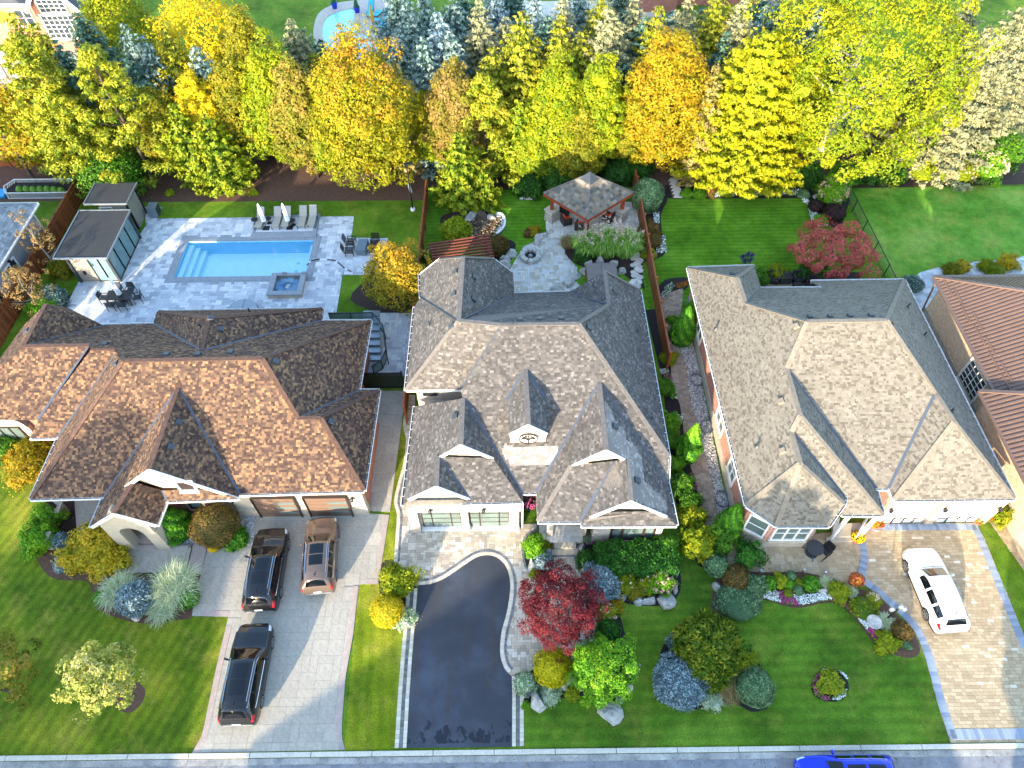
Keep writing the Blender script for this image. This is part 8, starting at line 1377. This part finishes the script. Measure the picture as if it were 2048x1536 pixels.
bush('blue_dwarf_spruce', 'small blue-grey tuft left on the island bed', 1350, 1287, 17, .6, 'bluegrey', 'needle'); bush('juniper_dome', 'smooth green juniper dome at the right of the island bed', 1508, 1374, 39, .65, 'juniper', 'clip', dens=1.6, size=.055); tuft('feather_grass', 'feathery straw and green grass between the two island shrubs', 1455, 1378, 34, .5, 'straw', 520, wd=.014); bush('leafy_shrub', 'lime shrub above the juniper dome on the island bed', 1490, 1325, 24, .6, 'lime'); bush('leafy_shrub', 'dark green leafy shrub behind the island lime shrub', 1478, 1300, 22, .6, 'green'); bush('variegated_shrub', 'pale variegated plant below the golden thread-leaf shrub', 1424, 1398, 19, .5, 'variegated')
bush('leafy_shrub', 'lime green shrub at the end of the side walk', 1400, 1088, 30, .8, 'lime', size=.12); bush('leafy_shrub', 'loose green shrub beside the turret corner', 1446, 1075, 30, .8, 'green', dens=.8); bush('leafy_shrub', 'yellow-green shrub beside the lower side walk', 1384, 1032, 25, .7, 'lime'); bush('round_juniper', 'round grey-green juniper below the side walk', 1433, 1132, 24, .8, 'juniper', 'clip'); bush('bronze_shrub', 'bronze and green mounded shrub with straw top', 1472, 1156, 28, .7, 'bronze', 'clip'); bush('spreading_juniper', 'wide spreading green juniper at the tip of the flower bed', 1476, 1202, 46, .3, 'juniper', 'needle', sq=.75, size=.08); bush('spreading_juniper', 'green juniper arm rising right of the bronze mound', 1512, 1172, 22, .8, 'juniper', 'needle', size=.08)
bush('cloud_pruned_conifer', 'open green cloud-pruned conifer beside the turret', 1498, 1110, 26, 1.0, 'hedge', dens=.8); bush('ball_thuja', 'left green ball thuja in the flower bed', 1538, 1167, 15, .9, 'thuja', 'clip'); bush('hosta', 'lime leafy plant between the ball thujas', 1560, 1161, 14, .6, 'chart', size=.14); 
for k, (px, py, w_, lb) in enumerate(((1582, 1153, 11, 'upper pad'), (1578, 1168, 11, 'left pad'), (1598, 1166, 10, 'right pad'), (1596, 1181, 10, 'lower right pad'), (1576, 1186, 9, 'small yellow-green pad'))): bush('cushion_shrub', lb+' of the cushion shrub cluster between the ball thujas', px, py, w_, .8, ('juniper', 'thuja', 'cedar', 'juniper', 'cedar')[k], 'clip')
bush('ball_thuja', 'right green ball thuja in the flower bed', 1622, 1168, 17, .9, 'thuja', 'clip'); tuft('striped_grass', 'white striped grass tuft above the white boulder', 1652, 1164, 16, .6, 'pale', 240); tuft('striped_grass', 'white striped grass tuft below the terracotta pot', 1702, 1184, 15, .6, 'pale', 240); tuft('striped_grass', 'largest white striped grass tuft beside the lantern post', 1771, 1244, 21, .55, 'pale', 320); bush('yellow_green_mound', 'yellow-green mound right of the white striped grass', 1678, 1184, 20, .5, 'chart'); bush('spreading_juniper', 'wide lime juniper above the bird bath', 1726, 1216, 27, .45, 'cedar', 'needle', sq=.7); bush('low_shrub', 'small lime shrub at the blue border', 1747, 1204, 14, .7, 'lime'); bush('brown_ball_shrub', 'brown ball shrub with green face at the end of the flower bed', 1803, 1262, 20, .85, 'bronze', 'clip'); bush('sedum', 'yellow-green sedum clump below the striped grass', 1774, 1284, 20, .5, 'chart', size=.1); bush('low_shrub', 'small blue-green plant at the bed tip by the blue border', 1813, 1290, 9, .4, 'juniper')
bush('coleus_mound', 'yellow-green centre plant of the oval flower bed', 1662, 1366, 24, .5, 'chart', size=.09)
cone('arborvitae', 'tall arborvitae beside the turret brick wall', 1452, 1062, 3.3, .75, 'thuja', sd=21); cone('arborvitae', 'tall two-headed arborvitae near the gap to the rear lawn', 1362, 680, 3.4, .85, 'thuja', sd=22); cone('arborvitae', 'second head of the arborvitae behind the side walk', 1372, 655, 3.0, .65, 'thuja', sd=23, n=3600); cone('arborvitae', 'gold-topped arborvitae beside the side walk', 1372, 912, 3.6, .75, 'thuja', True, sd=24)
sides = [(1344, 640, 9, 'bright', 'small green plant at the top of the side walk'), (1344, 668, 8, 'green', 'second small green plant at the top of the side walk'), (1338, 716, 15, 'lime', 'lime and pink shrub at the end of the brown fence'), (1330, 775, 18, 'green', 'green leafy perennial beside the upper side walk'), (1338, 845, 22, 'bright', 'bright leafy perennial beside the middle side walk'), (1342, 880, 18, 'green', 'green perennial left of the gold-topped arborvitae'), (1352, 930, 16, 'bright', 'green perennial below the gold-topped arborvitae'), (1364, 968, 24, 'green', 'broad green shrub beside the lower side walk'), (1378, 1000, 22, 'green', 'rounded green shrub above the yellow-green shrub')]
for px, py, w_, mk, lb in sides: bush('perennial', lb, px, py, w_, .7, mk, cat='plant')
for k, (pts, n, mk) in enumerate((([(1318, 742), (1336, 738), (1338, 748), (1320, 750)], 120, 'white'), ([(1325, 748), (1342, 750), (1344, 768), (1336, 770)], 130, 'pink'), ([(1338, 782), (1352, 780), (1355, 800), (1342, 800)], 160, 'white'), ([(1350, 832), (1366, 830), (1368, 848), (1356, 850)], 110, 'white'), ([(1345, 858), (1358, 858), (1360, 880), (1348, 880)], 120, 'pink'), ([(1378, 945), (1388, 950), (1396, 985), (1386, 980)], 160, 'pink'), ([(1318, 600), (1330, 575), (1345, 566), (1350, 575), (1330, 596)], 190, 'white'), ([(1350, 570), (1378, 562), (1376, 574), (1352, 580)], 150, 'red'), ([(1314, 590), (1324, 588), (1326, 602), (1316, 604)], 70, 'pink'))): flowers('white_flowers' if mk == 'white' else 'red_flowers' if mk == 'red' else 'magenta_flowers', pts, n, mk, 400+k)
edge = [(1475, 1230), (1505, 1228), (1525, 1198), (1560, 1207), (1600, 1213), (1640, 1203), (1662, 1201), (1690, 1217), (1712, 1238), (1733, 1262), (1755, 1288), (1772, 1302)]
inn = [(1485, 1222), (1495, 1212), (1520, 1182), (1552, 1182), (1580, 1190), (1622, 1190), (1658, 1186), (1690, 1202), (1718, 1226), (1735, 1250), (1752, 1270), (1768, 1284)]
for k, mk in enumerate(('white', 'pink', 'white', 'pink', 'white', 'white', 'pink', 'pink', 'white', 'pink', 'white')): flowers('white_flowers' if mk == 'white' else 'magenta_flowers', [edge[k], edge[k+1], inn[k+1], inn[k]], 420, mk, 430+k, green=.4)
flowers('magenta_flowers', [(1622, 1372), (1626, 1355), (1640, 1345), (1644, 1390), (1665, 1400), (1645, 1402), (1630, 1392)], 420, 'pink', 450); flowers('white_flowers', [(1662, 1400), (1670, 1386), (1692, 1378), (1690, 1394), (1676, 1402)], 170, 'white', 451); flowers('white_flowers', [(1636, 1350), (1645, 1338), (1655, 1338), (1644, 1352)], 90, 'white', 452); flowers('white_flowers', [(1674, 1340), (1690, 1352), (1694, 1362), (1680, 1348)], 80, 'white', 453)
for k, (pts, n, mk) in enumerate((([(1405, 396), (1440, 396), (1440, 386), (1405, 386)], 260, 'white'), ([(1440, 396), (1470, 395), (1468, 384), (1440, 386)], 220, 'white'), ([(1472, 395), (1492, 394), (1492, 384), (1472, 384)], 140, 'pink'), ([(1492, 394), (1528, 393), (1528, 376), (1485, 378)], 360, 'white'), ([(1528, 393), (1560, 392), (1560, 382), (1528, 382)], 170, 'pink'), ([(1556, 392), (1602, 393), (1596, 382), (1556, 380)], 240, 'white'), ([(1600, 396), (1618, 404), (1622, 416), (1606, 408)], 160, 'white'), ([(1614, 420), (1632, 428), (1640, 446), (1622, 444)], 220, 'white'), ([(1628, 446), (1650, 444), (1654, 454), (1638, 456)], 160, 'white'), ([(1312, 480), (1330, 470), (1332, 508), (1312, 508)], 300, 'white'), ([(1300, 505), (1316, 505), (1312, 517), (1296, 517)], 130, 'pink'), ([(1306, 430), (1318, 428), (1318, 450), (1308, 452)], 160, 'white'))): flowers('white_flowers' if mk == 'white' else 'magenta_flowers', pts, n, mk, 470+k, size=.075)
tuft('ornamental_grass', 'brownish grass clump beside the neck of the rear patio', 1135, 484, 20, .8, 'straw', 420); 
for k, (px, py, w_, lb) in enumerate(((1178, 488, 36, 'left'), (1215, 484, 40, 'middle'), (1252, 486, 38, 'right'))): tuft('plumed_grass', lb+' clump of tall green plumed grass in front of the gazebo', px, py, w_, .85, 'green', 640, wd=.03, plume=38, group='tall plumed grasses in front of the gazebo')
bush('leafy_shrub', 'deep green shrub below the brownish grass clump', 1165, 512, 18, .7, 'deep')
bush('weeping_mound', 'chartreuse weeping mound shrub beside the pond', 912, 462, 27, .8, 'chart', 'needle', size=.1); bush('bronze_juniper', 'bronze-green spiky shrub above the three fire pit boulders', 992, 490, 24, .7, 'bronze', 'needle'); bush('orange_shrub', 'small orange shrub beside the boulder pair', 1068, 464, 11, .7, 'golden'); bush('bronze_shrub', 'small bronze shrub left of the orange shrub', 1058, 466, 9, .7, 'bronze'); bush('pink_hydrangea', 'hydrangea with fading pink heads beside the pergola', 858, 512, 17, .8, 'green', blooms='rose', nb=20)
bush('tall_grey_shrub', 'tall grey-purple shrub with a green top right of the gazebo', 1295, 392, 30, 1.1, 'juniper', 'clip', size=.09); bush('bronze_shrub', 'straw-coloured shrub left of the mown rear lawn', 1298, 458, 19, .7, 'bronze'); bush('bronze_shrub', 'bronze dome shrub at the left of the mown rear lawn', 1305, 482, 18, .8, 'bronze', 'clip'); bush('yellow_shrub', 'small yellow shrub at the lower left of the mown rear lawn', 1298, 508, 12, .8, 'chart')
bush('pink_hydrangea', 'tall hydrangea with pale pink heads at the corner of the chain link fence', 1666, 386, 27, 1.0, 'bright', blooms='rose', nb=70); bush('purple_shrub', 'dark purple ball shrub beside the chain link fence', 1669, 426, 21, .8, 'purple', 'clip', size=.08); bush('purple_shrub', 'small dark purple shrub left of the purple ball', 1632, 412, 15, .7, 'purple', 'clip', size=.08)
bush('cream_hydrangea', 'large hydrangea with cream heads at the far right lawn', 1980, 335, 31, .9, 'bright', blooms='cream', nb=110); bush('cream_hydrangea', 'smaller yellow-green hydrangea left of the large cream one', 1925, 345, 22, .7, 'lime', blooms='cream', nb=40); bush('cream_hydrangea', 'low yellow hydrangea under the giant yellow tree', 1875, 348, 20, .6, 'chart', blooms='cream', nb=30); bush('leafy_shrub', 'dark green shrub behind the large cream hydrangea', 2008, 302, 38, .8, 'green'); bush('leafy_shrub', 'fresh green shrub left of the cream spruce', 1955, 305, 24, .7, 'bright'); bush('clipped_mound', 'low clipped green mound under the giant yellow tree', 1790, 350, 24, .6, 'hedge', 'clip'); bush('clipped_mound', 'low clipped lime mound left of the cream hydrangeas', 1845, 345, 22, .6, 'chart', 'clip')
for px, py, w_, mk, lb in ((1373, 387, 11, 'bright', 'hosta at the left end of the rear flower border'), (1399, 388, 12, 'bright', 'second hosta of the rear flower border'), (1450, 384, 13, 'chart', 'yellow-green plant in the rear flower border'), (1522, 372, 12, 'green', 'green plant above the white flowers of the rear border'), (1555, 374, 13, 'green', 'green plant right in the rear border'), (1607, 388, 10, 'juniper', 'pale green ball at the corner of the rear border'), (1642, 440, 12, 'bright', 'lime plant among white flowers by the purple ball'), (1420, 380, 14, 'bronze', 'bronze shrub behind the rear flower border'), (1475, 376, 12, 'bronze', 'rusty plant behind the rear flower border')): bush('border_plant', lb, px, py, w_, .6, mk, cat='plant')
for px, py, w_, mk, lb in ((1060, 372, 26, 'deep', 'dark shrub at the back edge of the middle lawn'), (1110, 350, 34, 'deep', 'dark green shrub left behind the gazebo'), (1060, 345, 30, 'green', 'green shrub under the yellow cedar'), (1240, 345, 30, 'deep', 'dark green shrub right behind the gazebo'), (1275, 340, 26, 'deep', 'dark shrub between gazebo and grey-purple shrub'), (1560, 352, 30, 'green', 'green shrub under the lime spreading pine'), (1620, 352, 26, 'deep', 'dark shrub right of the lime spreading pine'), (1690, 350, 26, 'green', 'green shrub under the left of the giant yellow tree'), (1740, 345, 26, 'deep', 'dark shrub under the giant yellow tree'), (228, 345, 60, 'green', 'low drooping green conifer branch mass left of the shed'), (1500, 352, 26, 'lime', 'lime shrub under the lime spreading pine'), (1395, 345, 26, 'bronze', 'dull shrub at the foot of the pale narrow conifer')): bush('understory_shrub', lb, px, py, w_, .7, mk, size=.15)
bush('blue_globe_spruce', 'blue-green globe shrub in the bed beside the pool cabana', 107, 597, 25, .9, 'bluegrey', 'needle'); bush('lime_shrub', 'lime shrub behind the peak of the brown roof', 88, 618, 26, .7, 'bright'); bush('leafy_shrub', 'dull green shrub at the base of the sparse cabana tree', 122, 540, 20, .7, 'olive'); bush('blue_mound', 'pale blue-green mound at the corner of the beige roof', 1826, 568, 19, .7, 'bluegrey', 'needle')
for px, py, w_, mk, lb in ((1903, 540, 15, 'olive', 'yellow shrub left of the grey bay roof'), (1925, 534, 13, 'gold', 'golden shrub behind the grey bay roof'), (1972, 532, 14, 'lime', 'lime mound right behind the grey bay roof'), (1992, 546, 15, 'lime', 'clipped lime ball right of the grey bay roof'), (2015, 526, 19, 'gold', 'golden shrub beside the pale curved path')): bush('garden_shrub', lb, px, py, w_, .8, mk)
bush('leafy_shrub', 'lime bush at the right corner of the white garage', 1999, 1030, 21, 1.0, 'lime'); bush('red_flower_shrub', 'small red flowering shrub at the right end of the garage wall', 1972, 1030, 12, .8, 'mixed', blooms='red', nb=20)
for px, py, w_, mk, lb in ((1520, 553, 18, 'green', 'green shrub left behind the wicker armchairs'), (1552, 543, 16, 'lime', 'lime shrub behind the wicker armchairs'), (1612, 545, 17, 'deep', 'dark plant right of the wicker armchairs'), (1632, 550, 15, 'deep', 'dark green plant under the red spreading maple')): bush('garden_shrub', lb, px, py, w_, .8, mk)
for px, py, lb in ((340, 386, 'tiny yellow clump at the left of the mulch bed'), (418, 386, 'small green clump in the mulch bed'), (460, 387, 'orange-yellow clump in the mulch bed'), (505, 385, 'bright yellow clump in the mulch bed below the maple')): bush('small_clump', lb, px, py, 8, .5, 'chart', cat='plant')
# ---------------------------------------------------------------- houses and trees on the far side of the street (behind the camera); tall trees added for their shade
def opp(label, x0, x1, y0, y1, ze, zr, wm, rm):
    o = thing('street_house', label, 'house', ((x0+x1)/2, (y0+y1)/2, 0)); MB().prism([(x0, y0), (x1, y0), (x1, y1), (x0, y1)], 0, ze).build('wall', M[wm], o); a, b, c, d = [(x0-.5, y0-.5, ze), (x1+.5, y0-.5, ze), (x1+.5, y1+.5, ze), (x0-.5, y1+.5, ze)]; i = (y1-y0)/2; e, f = (x0+i*.9, (y0+y1)/2, zr), (x1-i*.9, (y0+y1)/2, zr)
    MB().poly([a, b, f, e]).poly([c, d, e, f]).poly([b, c, f]).poly([d, a, e]).build('roof', M[rm], o)
    for k in range(3): window(o, (x0+(x1-x0)*(k+.5)/3, y1, 1.0), 1.6, 1.5, math.pi/2, 2, 2, 'white', 'glass')
opp('brick house across the street with a dark hipped roof, left of the gap', -52, -25.5, -24, -10, 4.6, 9.2, 'brick_red', 'cap_left'); opp('stucco house across the street with a grey hipped roof, in the middle', -20.5, 12.8, -25, -10.5, 4.6, 9.4, 'cream', 'cap_mid'); opp('brick house across the street with a beige hipped roof, on the right', 18.2, 44, -24, -10, 4.6, 9.0, 'brick_tan', 'cap_right')

r = np.random.default_rng(77); n = 900; X = r.uniform(-28, 26, n); Y = np.where(r.random(n) < .55, r.normal(6.25, .15, n), r.uniform(7, 17, n)); ok = (Y < 7) | (X < -16) | ((X > 1) & (X < 18)); Cn = np.stack([X, Y, np.where(Y < 7, .03, .05)], 1)[ok]; V, F = quads(Cn, np.array([0, 0, 1.])+r.normal(0, .25, Cn.shape), r.uniform(.03, .07, len(Cn)), r); link('fallen_leaves', fastmesh('fallen_leaves', V, F, LF['dry'], r.random(len(Cn))), None, 'stuff')

for i, (x, y, h, R, lb) in enumerate(((3.2, -8.5, 11.8, 3.4, 'unseen tall tree added across the road to shade the turret'), (-36, -8.0, 13.5, 4.2, 'unseen tall tree added across the road to shade the brown roof'), (21, -8, 8.5, 2.6, 'small street tree across the road facing the golden driveway'))): decid('street_tree', lb, (x, y), h, R, 'green', zb=2.2, sd=900+i, group=None, per=16, leafs=.5)  # tall pair stands out of view, added to shade turret and brown roof
